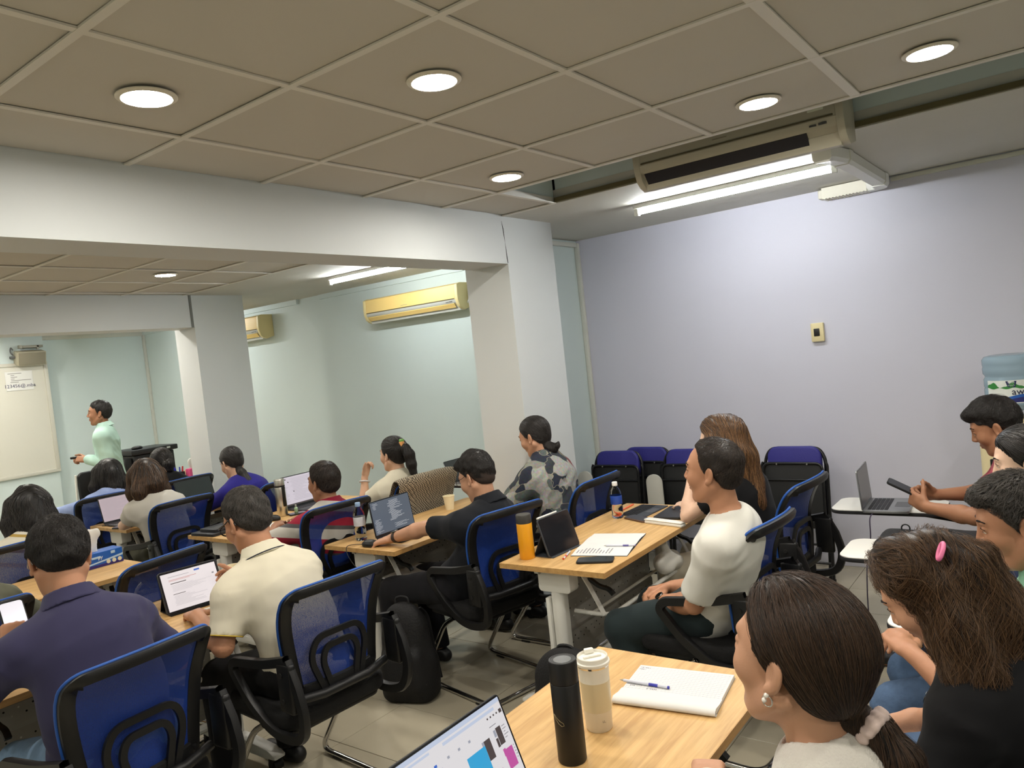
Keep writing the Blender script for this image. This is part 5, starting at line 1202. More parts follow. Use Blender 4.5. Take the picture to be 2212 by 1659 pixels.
# --- man in green polo at the right edge
c_gr = cloth('mint green pique',(136,186,158))
p_gp = person('man in a mint green polo with short greying hair at the right edge, looking down', (-.02,2.63),(-.165,2.605,1.055),hyaw=.14,hpitch=.30,sc=1.02,hs=1.09,skin_m=SK['tan'],shirt=c_gr,sleeve=.85,collar=dict(m=c_gr),pants=JEAN,slouch=.08,fold_seed=22,fres=.0034,
  hair=short_hair('m',top=.017,side=.008,back=.010,fringe=.004,m=HGR,spiky=.30,n=5,step=.0065,kids=2,lock=.0016),strandn=5000,strandr=.00042,
  hands=dict(L=dict(wrist=(-.46,2.50,.66),pole=(.4,-1,-.5),fine=.006),R=dict(wrist=(-.46,2.66,.66),pole=(.4,1,-.5))))
# --- woman with sleek black hair
p_bh = person('woman with sleek black hair tucked behind her ear, half hidden behind the greying man', (.02,3.22),(-.165,3.185,1.13),hyaw=.0,hpitch=.22,sex='f',sc=.97,hs=.99,skin_m=SK['fair'],shirt=cloth('navy jersey',(34,42,66)),sleeve=.9,pants=JEAN,slouch=.07,fold_seed=23,
  hair=bun_hair((-.09,0,-.06),HB,[(-.07,.0,-.02,.07),(-.095,0,-.12,.07),(-.11,0,-.24,.05),(-.11,0,-.32,.02)],top=.014,side=.010),strandn=3500,strandr=.0008,
  hands=dict(L=dict(wrist=(-.42,3.08,.66),pole=(.4,-1,-.5)),R=dict(wrist=(-.42,3.25,.66),pole=(.4,1,-.5))))
# --- boy in the red T-shirt with a phone
p_by = person('young man in a red T-shirt with thick black hair, thumbing a phone', (-.20,4.03),(-.315,4.04,1.135),hyaw=.02,hpitch=.40,sc=.98,hs=1.0,skin_m=SK['brown'],shirt=cloth('faded red jersey',(140,60,70)),sleeve=.85,pants=BLK,slouch=.08,fold_seed=24,fres=.0038,hem=-.12,shirt_off=.02,
  hair=short_hair('fade',top=.026,side=.010,back=.010,fringe=.008,m=HB,spiky=.10,n=9,step=.008,kids=2,lock=.0018,sides=mat('shaved hair',(52,40,33),.8)),strandn=4500,strandr=.0005,
  hands=dict(L=dict(wrist=(-.60,3.915,.785),elbow=(-.40,3.80,.775),dir=(-.75,.55,.35),n=(-.1,-.75,-.1),curl=.75,fine=.0042,thumb=.8),R=dict(wrist=(-.585,4.10,.805),elbow=(-.38,4.24,.79),dir=(-.8,-.5,.25),n=(0,.8,.2),curl=.85,fine=.0042)))
# ================================================================ things on and around the tables
TT = .7492
M_scr_w = mat('lit page', (20,20,20), .3, emit=(.93,.90,.92), estr=.42); M_scr_p = mat('lit pinkish page', (20,20,20), .3, emit=(.86,.78,.86), estr=.40)
M_scr_d = mat('dark screen', (40,46,56), .12, emit=(.10,.115,.14), estr=.5); M_scr_off = mat('black glass', (30,31,35), .12)
M_scr_g = mat('lit grey', (20,20,20), .3, emit=(.45,.47,.55), estr=.4); M_scr_b = mat('lit pale blue', (20,20,20), .3, emit=(.66,.74,.92), estr=.42); M_scr_t = mat('lit text grey', (90,90,96), .5, emit=(.3,.3,.33), estr=.3)
M_scr_bl = mat('lit deep blue', (10,20,60), .3, emit=(.05,.16,.62), estr=.45); M_scr_cy = mat('lit cyan', (10,40,60), .3, emit=(.05,.42,.75), estr=.45); M_scr_pk = mat('lit magenta', (60,10,40), .3, emit=(.62,.12,.42), estr=.42); M_scr_k = mat('lit dark picture', (30,26,26), .3, emit=(.09,.07,.07), estr=.4)
M_scr_wl = mat('lit white line', (60,60,60), .3, emit=(.8,.82,.85), estr=.5)
M_lapd = mat('dark grey laptop shell', (46,47,50), .4, .3); M_laps = mat('silver laptop shell', (150,152,154), .35, .7); M_key = mat('black keys', (20,20,22), .5); M_slate = mat('slate tablet cover', (56,60,66), .6)
M_paper = mat('white paper', (218,217,214), .7, var=.02, vscale=20); M_pen_w = mat('clear pen barrel', (206,208,220), .2); M_blueink = mat('blue ink', (48,52,160), .35)
def RZ(x,y,z,a=0.): return Matrix.Translation((x,y,z)) @ Matrix.Rotation(a,4,'Z')
def quads(rects, W_, H_, M, off=.0008):
    """flat printed fields: rects (u0,v0,u1,v1) in 0..1 with v from the bottom; local plane y (u) z (v), facing +x"""
    b = MB()
    for u0,v0,u1,v1 in rects: b.add([(off,(u0-.5)*W_,v0*H_),(off,(u1-.5)*W_,v0*H_),(off,(u1-.5)*W_,v1*H_),(off,(u0-.5)*W_,v1*H_)],[(0,1,2,3)],M)
    return b
def laptop(label, x, y, rz, w=.32, d=.22, h=.205, tilt=.3, shell=None, scr=None, content=(), base=True, group='laptops', z=TT, bez=.006):
    """hinge centre x,y; screen faces local +x"""
    shell = shell or M_lapd; t = thing('laptop', label, 'laptop', (x,y,z), rz, group)
    b = MB(); b.prism(rrect(.0,-w/2,d,w/2,.012,3),0,.014,'z',.003); obj('base', b, shell, t)
    k = MB()
    for r in range(5):
        for c in range(13): k.box((.022+r*.019,-w/2+.022+c*(w-.044)/13,.0138),(.038+r*.019,-w/2+.022+(c+.86)*(w-.044)/13,.0158))
    o = obj('keyboard', k, M_key, t, None); o['kind'] = 'stuff'
    b = MB(); b.prism(rrect(.135,-.055,.205,.055,.006,2),.0136,.0146,'z'); obj('touchpad', b, mat('touch pad',(72,73,76),.35), t)
    M = Matrix.Translation((.004,0,.012)) @ Matrix.Rotation(-tilt,4,'Y')
    b = MB(); b.prism([(p,q) for p,q in rrect(-w/2,.0,w/2,h,.01,3)],-.006,.0,'x',.0015,M=M); lid = obj('lid', b, shell, t)
    b = MB(); b.prism(rrect(-w/2+.002,.002,w/2-.002,h-.002,.009,3),-.0001,.0006,'x',M=M); obj('bezel', b, M_scr_off, lid)
    sw, sh = w-2*bez, h-.016-bez; MS = M @ Matrix.Translation((.0007,0,.016))
    b = quads([(0,0,1,1)],sw,sh,MS,.0002); s_ = obj('screen', b, scr or M_scr_off, t, None)
    lays = {}
    for m_,r in content: lays.setdefault(m_.name,[m_,[]])[1].append(r)
    for i,(m_,rs) in enumerate(lays.values()):
        o = obj('screen_content', quads(rs,sw,sh,MS,.0005+.0001*i), m_, s_, None)
        if len(rs) > 4: o['kind'] = 'stuff'
    return t
def lines(x0,x1,y0,y1,n,seed,frac=.5,ind=.1):
    r = random.Random(seed); out = []
    for i in range(n):
        y = y1-(y1-y0)*(i+.2)/n; a = x0+(ind*(x1-x0) if r.random() > .4 else 0); e = a+(x1-a)*r.uniform(.35,1); out.append((a,y-(y1-y0)/n*frac*.5,e,y))
    return out
def flask(name, label, cat, x, y, profs, z=TT, rz=0., n=36, group=None):
    t = thing(name, label, cat, (x,y,z), rz, group); os_ = []
    for nm,pr,m in profs: b = MB(); b.lathe(pr,n); os_.append(obj(nm,b,m,t,40))
    return t, os_
def pen(label, p0, p1, r=.0042, body=None, tip=None, z=TT, end=None):
    a = Vector((p0[0],p0[1],z+r)); b_ = Vector((p1[0],p1[1],z+r)); d = b_-a; t = thing('pen', label, 'pen', tuple(a)); u = d.normalized(); L = d.length
    b = MB(); b.tube([u*.012,u*(L*.97)],r,10); obj('barrel', b, body or M_pen_w, t, 60)
    b = MB(); b.tube([u*0,u*.013],[.0008,r*.85],10); obj('tip', b, tip or M_alu, t, 60)
    b = MB(); b.tube([u*(L*.97),u*L],r*1.02,10); obj('end_cap', b, end or M_blueink, t, 60)
    b = MB(); b.tube([u*(L*.60),u*(L*.78)],r*1.04,10); obj('grip', b, end or M_blueink, t, 60); return t
def phone(label, x, y, rz, L=.158, w=.076, case=None, scr=None, z=TT, M=None):
    t = thing('phone', label, 'phone', (x,y,z), rz); M = M or Matrix()
    b = MB(); b.prism(rrect(-L/2,-w/2,L/2,w/2,.013,4),0,.010,'z',.003,M=M); obj('case', b, case or M_black, t)
    b = MB(); b.prism(rrect(-L/2+.004,-w/2+.004,L/2-.004,w/2-.004,.010,4),.0099,.0106,'z',M=M); obj('screen', b, scr or M_scr_off, t, None)
    b = MB(); b.box((L/2-.022,-w/2+.008,-.0015),(L/2-.004,-w/2+.03,.0005),.001,M=M); obj('camera_bump', b, M_black, t); return t
# ---- nearest table
t, o_ = flask('vacuum_flask','tall black vacuum flask with a brushed steel lid on the nearest table','bottle',-.996,1.411,[
 ('body',[(.0315,0),(.0335,.004),(.0338,.185),(.0325,.187)],mat('matt black metal',(17,17,18),.45)),
 ('cup_lid',[(.0325,.1875),(.0338,.189),(.0335,.234),(.032,.2385),(.0305,.2385)],mat('matt black metal',(17,17,18),.45)),
 ('lid_disc',[(.0306,.2375),(.0306,.2392),(.0285,.2392),(.0275,.2375)],mat('dark rim',(40,40,40),.3)),
 ('steel_disc',[(.0275,.2376),(.0275,.2384),(.0005,.2388)],M_chrome)])
b = MB(); a0 = math.radians(-98)
pts = [(math.radians(x),z) for x,z in ((-125,.118),(-112,.108),(-98,.100),(-84,.095),(-74,.097),(-76,.102),(-90,.106),(-104,.111),(-118,.117))]
b.tube([(.0343*math.cos(q),.0343*math.sin(q),z) for q,z in pts],.0007,6); obj('emblem', b, mat('gold print',(150,136,104),.4,.6), t, 180)
t, o_ = flask('travel_tumbler','cream travel tumbler with a white screw lid next to the black flask','cup',-1.014,1.567,[
 ('body',[(.0310,0),(.0330,.003),(.0350,.05),(.0352,.0505),(.0375,.125),(.0372,.1255),(.0388,.158),(.0385,.160)],mat('cream enamel',(226,218,200),.35)),
 ('band',[(.0352,.051),(.0357,.0515),(.0377,.1245),(.0372,.125)],mat('translucent cream sleeve',(214,200,164),.3)),
 ('steel_ring',[(.0385,.159),(.0392,.161),(.0393,.1645),(.038,.1645)],M_chrome),
 ('lid',[(.038,.1645),(.0418,.165),(.0428,.168),(.0425,.172),(.0390,.174),(.0385,.184),(.037,.1855),(.0355,.1835),(.0350,.179),(.0005,.179)],mat('white lid plastic',(232,229,218),.4))])
b = MB(); b.box((-.024,-.0035,.1788),(.024,.0035,.1845),.002,M=Matrix.Rotation(.9,4,'Z')); b.box((.022,-.012,.1788),(.036,.012,.191),.003,M=Matrix.Rotation(2.4,4,'Z')); obj('sip_flap', b, mat('white lid plastic',(232,229,218),.4), o_[3])
b = MB(); b.lathe([(.0005,.1795),(.003,.1795)],10,Matrix.Translation((.022,-.016,0)),cap=False); obj('vent_hole', b, mat('brown hole',(96,66,50),.8), o_[3], None)
me = text_mesh('LL.', .008, .0003); me.transform(Matrix.Translation((.0362,-.0,0)) @ RX); 
for v in me.vertices: q = -.62+v.co.y/.036; v.co = Vector((.0365*math.cos(q),.0365*math.sin(q),.03+v.co.z))
me.materials.clear(); me.materials.append(mat('brown print',(80,66,50),.6)); o = bpy.data.objects.new('lettering',me); COL.objects.link(o); o.parent = t
# A4 pad with a curled first sheet
cx, cy = -.925,1.822; t = thing('notepad','squared white notepad with a rolled-over sheet, beside the tumbler','notebook',(cx,cy,TT),math.radians(8))
b = MB(); b.box((-.135,-.10,0),(.135,.112,.011),.001,1); obj('pages', b, M_paper, t)
b = MB(); P = [(-.008,-.094),(-.021,-.100),(-.0235,-.108),(-.02,-.118),(-.008,-.1205),(.004,-.117),(.0075,-.108),(.004,-.099)]
b.add([(x,y,max(.0005,.0125-zz-.001)) for x in (-.137,.137) for zz,y in [(0,-.04),(-.001,-.07),(-.005,-.092),(-.007,-.106),(-.0015,-.117),(.006,-.120),(.0115,-.113),(.0115,-.098)]],[[i,i+1,i+9,i+8] for i in range(7)]); obj('rolled_sheet', b, M_paper, t, 180)
b = MB(); b.box((-.134,-.098,.0005),(.136,.113,.0025)); obj('backing_card', b, mat('grey card',(150,146,140),.7), t)
M_rule = mat('pale blue rule', (160,164,190), .7); b = MB()
for k in range(26): b.box((-.13+k*.0102,-.088,.0109),(-.1297+k*.0102,.106,.0112))
for k in range(19): b.box((-.13,-.086+k*.0102,.0109),(.13,-.0857+k*.0102,.0112))
o = obj('ruling', b, M_rule, t, None); o['kind'] = 'stuff'
b = MB()
for k,(x,y,w) in enumerate(((-.128,.096,.03),(-.128,.085,.02),(-.12,-.02,.035),(-.07,-.03,.03),(-.125,-.045,.05))): 
    for q in range(int(w/.005)): b.box((x+q*.005,y+random.uniform(-.002,.002),.011),(x+q*.005+.0035,y+.0012+random.uniform(0,.002),.0114))
o = obj('handwriting', b, mat('grey handwriting',(120,120,130),.7), t, None); o['kind'] = 'stuff'
pen('clear ballpoint pen with a blue cap lying across the squared notepad',(-1.078,1.795),(-.932,1.803),z=TT+.0115)
# nearest laptop: browser page
cont = [(M_scr_b,(0,.955,1,1)),(M_scr_b,(.42,.905,.93,.935)),(M_scr_b,(.02,.915,.30,.938)),(M_scr_g,(.24,.0,.62,.50)),(M_scr_bl,(.58,.0,.66,.56)),(M_scr_cy,(.61,.0,.74,.66)),(M_scr_cy,(.56,.52,.70,.66)),(M_scr_w,(.64,.12,.70,.36)),(M_scr_k,(.655,.2,.68,.27)),(M_scr_k,(.74,.50,.80,.70)),(M_scr_g,(.72,.60,.80,.70)),(M_scr_k,(.74,.20,.82,.34)),(M_scr_pk,(.74,.34,.82,.37)),
 (M_scr_k,(.875,.56,.925,.74)),(M_scr_g,(.85,.66,.872,.73)),(M_scr_k,(.85,.555,.872,.645)),(M_scr_pk,(.88,.30,.965,.50)),(M_scr_pk,(.875,.44,.90,.515)),(M_scr_bl,(.30,.775,.325,.80)),(M_scr_bl,(.28,.735,.36,.742))]
for k in range(4): cont.append((M_scr_k,(.835+k*.032,.855,.848+k*.032,.873)))
cont.append((M_scr_k,(.962,.845,.99,.885)))
for k in range(3): cont.append((M_scr_g,(.42+k*.10,.775,.44+k*.10,.80)))
for k,v in enumerate(lines(.935,.985,.58,.73,5,3)+lines(.975,.998,.34,.5,5,4)+lines(.85,.95,.08,.26,6,5)+lines(.03,.2,.55,.85,5,6)+lines(.27,.4,.62,.70,3,7)+lines(.83,.90,.76,.79,1,8)): cont.append((M_scr_t,v))
laptop('open laptop showing a bright web page, on the nearest table', -.985,1.075, 0., w=.335,d=.225,h=.222,tilt=.36,shell=M_lapd,scr=M_scr_w,content=cont)
# ---- table with the orange bottle
t,o_ = flask('insulated_bottle','mustard yellow insulated bottle with a charcoal lid at the table corner','bottle',-2.107,2.796,[('body',[(.034,0),(.0362,.003),(.0365,.165),(.0355,.167)],mat('mustard enamel',(232,160,32),.32)),('lid',[(.0352,.1665),(.0362,.1675),(.0360,.204),(.0335,.208),(.0005,.208)],mat('charcoal lid',(58,56,52),.4))],n=40)
def tablet_on_stand(label, x, y, rz, w, h, tilt, scr, content=(), shell=None, depth=.13, bez=.012):
    t = thing('tablet', label, 'tablet', (x,y,TT), rz); M = Matrix.Translation((0,0,.004)) @ Matrix.Rotation(-tilt,4,'Y'); shell = shell or M_slate
    b = MB(); b.prism(rrect(-w/2,0,w/2,h,.014,4),-.009,.0,'x',.002,M=M); obj('case', b, shell, t)
    b = MB(); b.prism(rrect(-w/2+.004,.004,w/2-.004,h-.004,.011,4),-.0002,.0008,'x',M=M); g_ = obj('glass', b, M_scr_off, t, None)
    MS = M @ Matrix.Translation((.001,0,bez)); b = quads([(0,0,1,1)],w-2*bez,h-2*bez,MS,.0001); s_ = obj('screen', b, scr, g_, None); lays = {}
    for m_,r in content: lays.setdefault(m_.name,[m_,[]])[1].append(r)
    for i,(m_,rs) in enumerate(lays.values()):
        o = obj('screen_content', quads(rs,w-2*bez,h-2*bez,MS,.0005+i*.0001), m_, g_, None)
        if len(rs) > 4: o['kind'] = 'stuff'
    p = M @ Vector((-.009,0,h*.62)); q = Vector((p.x-depth*.42,0,.002))
    b = MB(); b.add([(p.x,-w/2+.01,p.z),(p.x,w/2-.01,p.z),(q.x,w/2-.01,q.z),(q.x,-w/2+.01,q.z),(p.x-.004,-w/2+.01,p.z),(p.x-.004,w/2-.01,p.z),(q.x-.004,w/2-.01,q.z),(q.x-.004,-w/2+.01,q.z)],[(0,1,2,3),(7,6,5,4),(0,4,5,1),(1,5,6,2),(2,6,7,3),(3,7,4,0)])
    b.box((q.x-.004,-w/2+.01,0),(.012,w/2-.01,.004)); obj('folio_stand', b, shell, t); return t, M
t,M = tablet_on_stand('dark tablet propped on its folio with a white stylus along the top edge', -1.985,2.935, math.radians(-3),.248,.182,.30,M_scr_off)
b = MB(); b.tube([(-.004,-.115,.1865),(-.004,.035,.1865)],.0045,12,M=M); obj('stylus', b, M_white, t, 60)
t = thing('open_notebook','open notebook with handwriting on the left page, beside the phone','notebook',(-1.838,3.097,TT),math.radians(14))
for s_,nm in ((-1,'left_page'),(1,'right_page')):
    b = MB(); b.grid(7,9,lambda u,v: ((u-.5)*.265,s_*v*.195,.003+.006*math.sin(PI*min(1,v*1.25))*.6+.004*(1-v))); b.grid(7,9,lambda u,v: ((u-.5)*.265,s_*v*.195,.0005)); obj('page', b, M_paper, t, 180)
b = MB()
for k in range(11):
    for q in range(random.randint(6,18)): b.box((-.115+k*.0155,-.165+q*.0062,.0092-.0004*abs(q-8)),(-.1125+k*.0155+random.uniform(0,.002),-.161+q*.0062,.0098-.0004*abs(q-8)))
o = obj('handwriting', b, mat('grey handwriting',(120,120,130),.7), t, None); o['kind'] = 'stuff'
b = MB(); b.box((-.134,-.197,0),(.134,.197,.0012)); obj('cover', b, mat('notebook cover',(60,60,66),.6), t)
pen('clear purple-ended ballpoint pen lying on the open notebook',(-1.83,3.03),(-1.683,3.07),z=TT+.010,r=.004,end=mat('violet plastic',(92,84,150),.3))
pen('clear pen with a red end lying in front of the dark tablet',(-1.962,2.942),(-1.921,2.815),r=.0045,end=mat('red plastic',(200,60,40),.3))
phone('black phone in a glossy case lying at the table edge below the open notebook',-1.765,2.836,math.radians(22),L=.165,w=.082)
def water_bottle(label, x, y, cap, lab, h=.2, r=.032):
    M_pet = MATS.get('clear pet')
    if M_pet is None: M_pet = mat('clear pet', (245,248,250), .04, trans=1., ior=1.12, alpha=1.)
    t = thing('water_bottle', label, 'bottle', (x,y,TT)); k = h/.2
    pr = [(.006,.003),(.024,.0),(r*.97,.006),(r,.02),(r*.94,.035),(r,.045),(r*.985,.06),(r,.075),(r,.128),(r*.97,.14),(r*.75,.158),(.0135,.172),(.0125,.184)]
    b = MB(); b.lathe([(a,z*k) for a,z in pr],28); obj('body', b, M_pet, t, 180)
    b = MB(); b.lathe([(.0145,.178*k),(.0152,.179*k),(.0152,.197*k),(.014,.199*k),(.0005,.199*k)],20); obj('cap', b, cap, t)
    b = MB(); b.lathe([(r*1.004,.078*k),(r*1.012,.079*k),(r*1.012,.124*k),(r*1.004,.125*k)],28,cap=False); lo_ = obj('label', b, lab, t)
    b = MB(); b.lathe([(.004,.004*k),(r*.9,.006*k),(r*.93,.02*k),(r*.87,.035*k),(r*.93,.045*k),(r*.92,.075*k),(.001,.0755*k)],24); 
    obj('water', b, MATS['clear pet'], t, 180)
    return t, lo_
water_bottle('clear water bottle with a white cap and blue label beside the keyboard',-2.066,3.600,mat('white cap',(236,236,236),.4),mat('blue label',(38,72,160),.4))
def bag_at(): pass
t = thing('keyboard_cover','slim grey detachable keyboard behind the blue-labelled bottle','keyboard',(-1.995,3.775,TT),math.radians(-2))
b = MB(); b.prism(rrect(-.085,-.13,.085,.13,.006,2),0,.005,'z'); obj('deck', b, M_slate, t)
k = MB()
for r in range(5):
    for c in range(13): k.box((-.078+r*.019,-.122+c*.0188,.0048),(-.0625+r*.019,-.1062+c*.0188,.0068))
o = obj('keys', k, M_key, t, None); o['kind'] = 'stuff'
b = MB(); b.box((.03,-.05,.0048),(.075,.05,.0055)); obj('touchpad', b, mat('touch pad',(72,73,76),.35), t)
t = thing('closed_tablet','closed dark grey tablet near the elbow of the brown-haired woman','tablet',(-1.79,3.735,TT),math.radians(4))
b = MB(); b.prism(rrect(-.075,-.13,.075,.13,.01,3),0,.014,'z',.003); obj('shell', b, M_lapd, t)
b = MB(); b.box((.0735,-.11,.004),(.0765,-.07,.009),.001); b.box((.0735,-.02,.004),(.0765,.02,.009),.001); obj('ports', b, M_alu, t)
phone('dark phone lying between the blue-labelled bottle and the white case',-1.932,3.582,math.radians(-24),L=.165,w=.078,case=mat('brown phone case',(92,70,58),.5))
t = thing('pencil_case','long white plastic pencil case at the far edge of the orange-bottle table'.replace('orange','mustard'),'case',(-1.742,3.505,TT),math.radians(-13))
b = MB(); b.box((-.118,-.022,0),(.118,.022,.017),.006,3); obj('case', b, M_white, t)
b = MB(); b.box((-.119,-.0225,.0175),(.119,.0225,.024),.005,2); obj('lid', b, M_white, t)
pen('orange pen lying beside the grey detachable keyboard',(-2.122,3.672),(-2.128,3.90),r=.0045,body=mat('orange plastic',(238,110,70),.4),tip=mat('orange plastic',(238,110,70),.4),end=mat('orange plastic',(238,110,70),.4))
t = thing('sticky_note','pink slip of paper under the dark phone by the bottle','note',(-1.975,3.65,TT),.3); b = MB(); b.box((-.05,-.03,0),(.05,.03,.001)); obj('sheet', b, mat('pink paper',(240,170,176),.7), t)
Q = SDF(); Q.ell((-1.735,3.50,.56),np.eye(3),(.055,.11,.05),.03); Q.ell((-1.73,3.42,.57),np.eye(3),(.04,.06,.05),.03); Q.rc((-1.735,3.48,.60),(-1.73,3.44,.655),.03,.012,.02); Q.post = vnoise(31,60,.012)
o,_,_ = sdf_obj('plastic_bag',Q,.007,mat('white film bag',(226,224,216),.35,trans=.15),None,(-1.735,3.48,.51)); o.location = (-1.735,3.48,.51); tag(o,'crumpled white plastic bag on the rack under the table of the man in white','bag')
# ---- table with the clear bottle and dark-screen laptop
water_bottle('clear water bottle with a pale blue cap next to the dark-screen laptop',-3.303,2.847,mat('pale blue cap',(150,178,214),.4),mat('white and navy label',(206,208,216),.4,var=.25,vscale=40),h=.216,r=.033)
cont = [(M_scr_wl,v) for v in lines(.42,.80,.30,.93,22,11,.42,.12)+lines(.03,.22,.03,.45,14,12,.35)+lines(.05,.2,.75,.95,5,13,.35)+lines(.5,.9,.06,.2,5,14,.35)]
laptop('thin laptop with a dark page of white code lines beside the clear bottle',-3.185,3.005,math.radians(0),w=.315,d=.20,h=.205,tilt=.16,shell=M_lapd,scr=M_scr_d,content=cont)
def paper_cup(label, x, y, z=TT):
    t = thing('paper_cup', label, 'cup', (x,y,z)); m = mat('cream paper cup',(234,222,186),.6)
    b = MB(); b.lathe([(.024,.003),(.0265,.0),(.037,.088),(.0355,.088),(.026,.006),(.0005,.006)],28,cap=False); o = obj('wall', b, m, t, 60)
    b = MB(); b.tube([(.0372*math.cos(a),.0372*math.sin(a),.089) for a in np.linspace(0,2*PI,28,endpoint=False)],.002,6,closed=True); obj('rim', b, m, t, 180); return t
paper_cup('cream paper cup on the table in front of the checked jacket',-3.302,3.608)
pen('black pen lying beyond the laptop with white code lines',(-3.255,3.352),(-3.19,3.382),r=.004,body=M_black,end=M_black,tip=M_black)
def mouse(label, x, y, rz):
    Q = SDF(); Q.ell((x,y,TT+.012),np.array([[math.cos(rz),math.sin(rz),0],[-math.sin(rz),math.cos(rz),0],[0,0,1]]),(.055,.031,.026),.01); Q.plane((0,0,-1),(x,y,TT),.003)
    o,_,_ = sdf_obj('computer_mouse',Q,.004,M_black,None,(x,y,TT)); o.location = (x,y,TT); tag(o,label,'mouse')
    b = MB(); b.lathe([(.0005,-.003),(.009,-.003),(.009,.003),(.0005,.003)],14,Matrix.Translation((-.03*math.cos(rz),-.03*math.sin(rz),.031)) @ Matrix.Rotation(rz,4,'Z') @ Matrix.Rotation(PI/2,4,'X')); obj('scroll_wheel', b, mat('wheel grey',(60,60,62),.5), o); return o
mouse('black mouse under the outstretched hand of the man in black',-3.125,2.752,.15)
b = MB(); b.tube(smoothpath([(-3.185,2.76,TT+.006),(-3.235,2.735,TT+.008),(-3.25,2.690,TT+.004),(-3.22,2.675,.70),(-3.16,2.69,.62),(-3.10,2.72,.56)],6),.0022,6); tag(obj('usb_cable',b,M_black,None,180),'thin black cable dropping from the mouse over the table end','cable')
t = thing('laptop_sleeve','black laptop sleeve with white papers on the rack under the clear-bottle table','bag',(-3.08,2.98,.512),.02)
b = MB(); b.prism(rrect(-.11,-.16,.12,.20,.03,4),0,.028,'z',.01); obj('sleeve', b, mat('neoprene',(18,18,19),.8), t)
b = MB(); b.box((-.09,-.14,.0285),(.105,.15,.036),.001,1); obj('papers', b, M_paper, t)
# ---- steel-flask table
t,o_ = flask('steel_flask','tall brushed steel vacuum flask with a black strap, beside the pink-lit laptop','bottle',-4.519,3.215,[('body',[(.034,0),(.0365,.004),(.0368,.20),(.035,.206)],mat('brushed steel',(206,202,192),.3,1.)),('collar',[(.0352,.206),(.0355,.215),(.034,.216)],M_black),('lid',[(.0345,.2165),(.0358,.218),(.0355,.255),(.033,.262),(.0005,.263)],mat('brushed steel',(206,202,192),.3,1.))])
b = MB(); b.box((.034,-.012,.07),(.041,.012,.215),.003); b.box((.0335,-.013,.195),(.043,.013,.203),.002); obj('strap', b, M_black, t)
cont = [(M_scr_t,v) for v in lines(.22,.95,.12,.93,16,21,.25,.05)+lines(.03,.14,.1,.7,12,22,.3)]+[(M_scr_k,(.10,.90,.13,.94)),(M_scr_k,(.16,.80,.185,.835)),(M_scr_k,(.25,.45,.275,.485)),(M_scr_k,(0,0,1,.05))]
laptop('laptop with a bright lilac page in front of the man in stripes',-4.66,3.53,math.radians(0),w=.36,d=.23,h=.232,tilt=.22,scr=M_scr_p,content=cont)
for z_,w,d,lab in ((TT,.33,.24,'closed black laptop at the near end of the steel-flask table'),(TT+.018,.24,.17,'small black tablet lying on the closed black laptop')):
    t = thing('closed_laptop' if z_ == TT else 'closed_tablet', lab, 'laptop' if z_ == TT else 'tablet', (-4.60,2.80,z_), math.radians(4)); b = MB(); b.prism(rrect(-d/2,-w/2,d/2,w/2,.014,3),0,.0085 if z_==TT else .009,'z',.002); obj('shell', b, M_lapd, t)
    b = MB(); b.prism(rrect(-d/2,-w/2,d/2,w/2,.014,3),.0095,.0175 if z_==TT else .0165,'z',.002); obj('lid', b, M_lapd, t)
mouse('black mouse in front of the steel flask',-4.46,3.10,.1)
t = thing('paper_stack','white sheets at the front edge of the steel-flask table','paper',(-4.29,2.97,TT),math.radians(5))
for i in range(3): b = MB(); b.box((-.085,-.12,.0012*i),(.085,.12,.0012*i+.001),M=Matrix.Rotation(.04*i,4,'Z')); obj('sheet', b, M_paper, t, None)
phone('dark phone beside the small green bottle',-4.44,3.30,1.2,z=TT)
t,o_ = flask('glue_bottle','tiny clear bottle with a green band between flask and laptop','bottle',-4.50,3.315,[('body',[(.012,0),(.013,.002),(.013,.035),(.006,.042)],mat('pale green plastic',(176,208,170),.3)),('cap',[(.006,.042),(.0065,.043),(.0055,.06),(.0005,.061)],mat('clear grey cap',(170,176,170),.3))],n=16)
# ---- far tables
cont = [(M_scr_t,v) for v in lines(.05,.95,.1,.93,14,31,.2,.05)]
laptop('laptop with a dim pink page on the table of the woman in the cream T-shirt',-5.93,2.80,math.radians(0),w=.31,d=.21,h=.20,tilt=.30,scr=mat('dim pink page',(30,26,28),.3,emit=(.62,.50,.53),estr=.42),content=cont)
t = thing('closed_tablet','black tablet at the near table corner under her bare arm','tablet',(-5.655,2.665,TT),math.radians(20)); b = MB(); b.prism(rrect(-.07,-.055,.075,.06,.01,3),0,.011,'z',.002); obj('shell', b, M_lapd, t); b = MB(); b.prism(rrect(-.066,-.051,.071,.056,.008,3),.0108,.0116,'z'); obj('glass', b, M_scr_off, t, None)
b = MB(); b.tube(smoothpath([(-5.80,2.70,TT+.004),(-5.82,2.64,TT+.004),(-5.86,2.635,TT+.02),(-5.88,2.66,TT+.004),(-5.93,2.63,TT+.004)],5),.003,6); tag(obj('charging_cable',b,M_black,None,180),'short black charging cable on the cream-shirted woman table corner','cable')
laptop('laptop with a switched-off grey screen in front of the navy-bloused woman',-5.90,3.40,math.radians(2),w=.33,d=.21,h=.205,tilt=.30,scr=mat('dull grey screen',(44,50,50),.25))
phone('white phone lying beside the laptop with the grey screen',-5.70,3.62,.3,case=M_white,scr=mat('phone white glass',(200,200,190),.2))
t = thing('paper_stack','loose white papers on the far left table by the long-haired woman','paper',(-5.86,1.93,TT),.2)
for i in range(3): b = MB(); b.box((-.1,-.14,.0012*i),(.1,.14,.0012*i+.001),M=Matrix.Rotation(.12*i,4,'Z')); obj('sheet', b, M_paper, t, None)
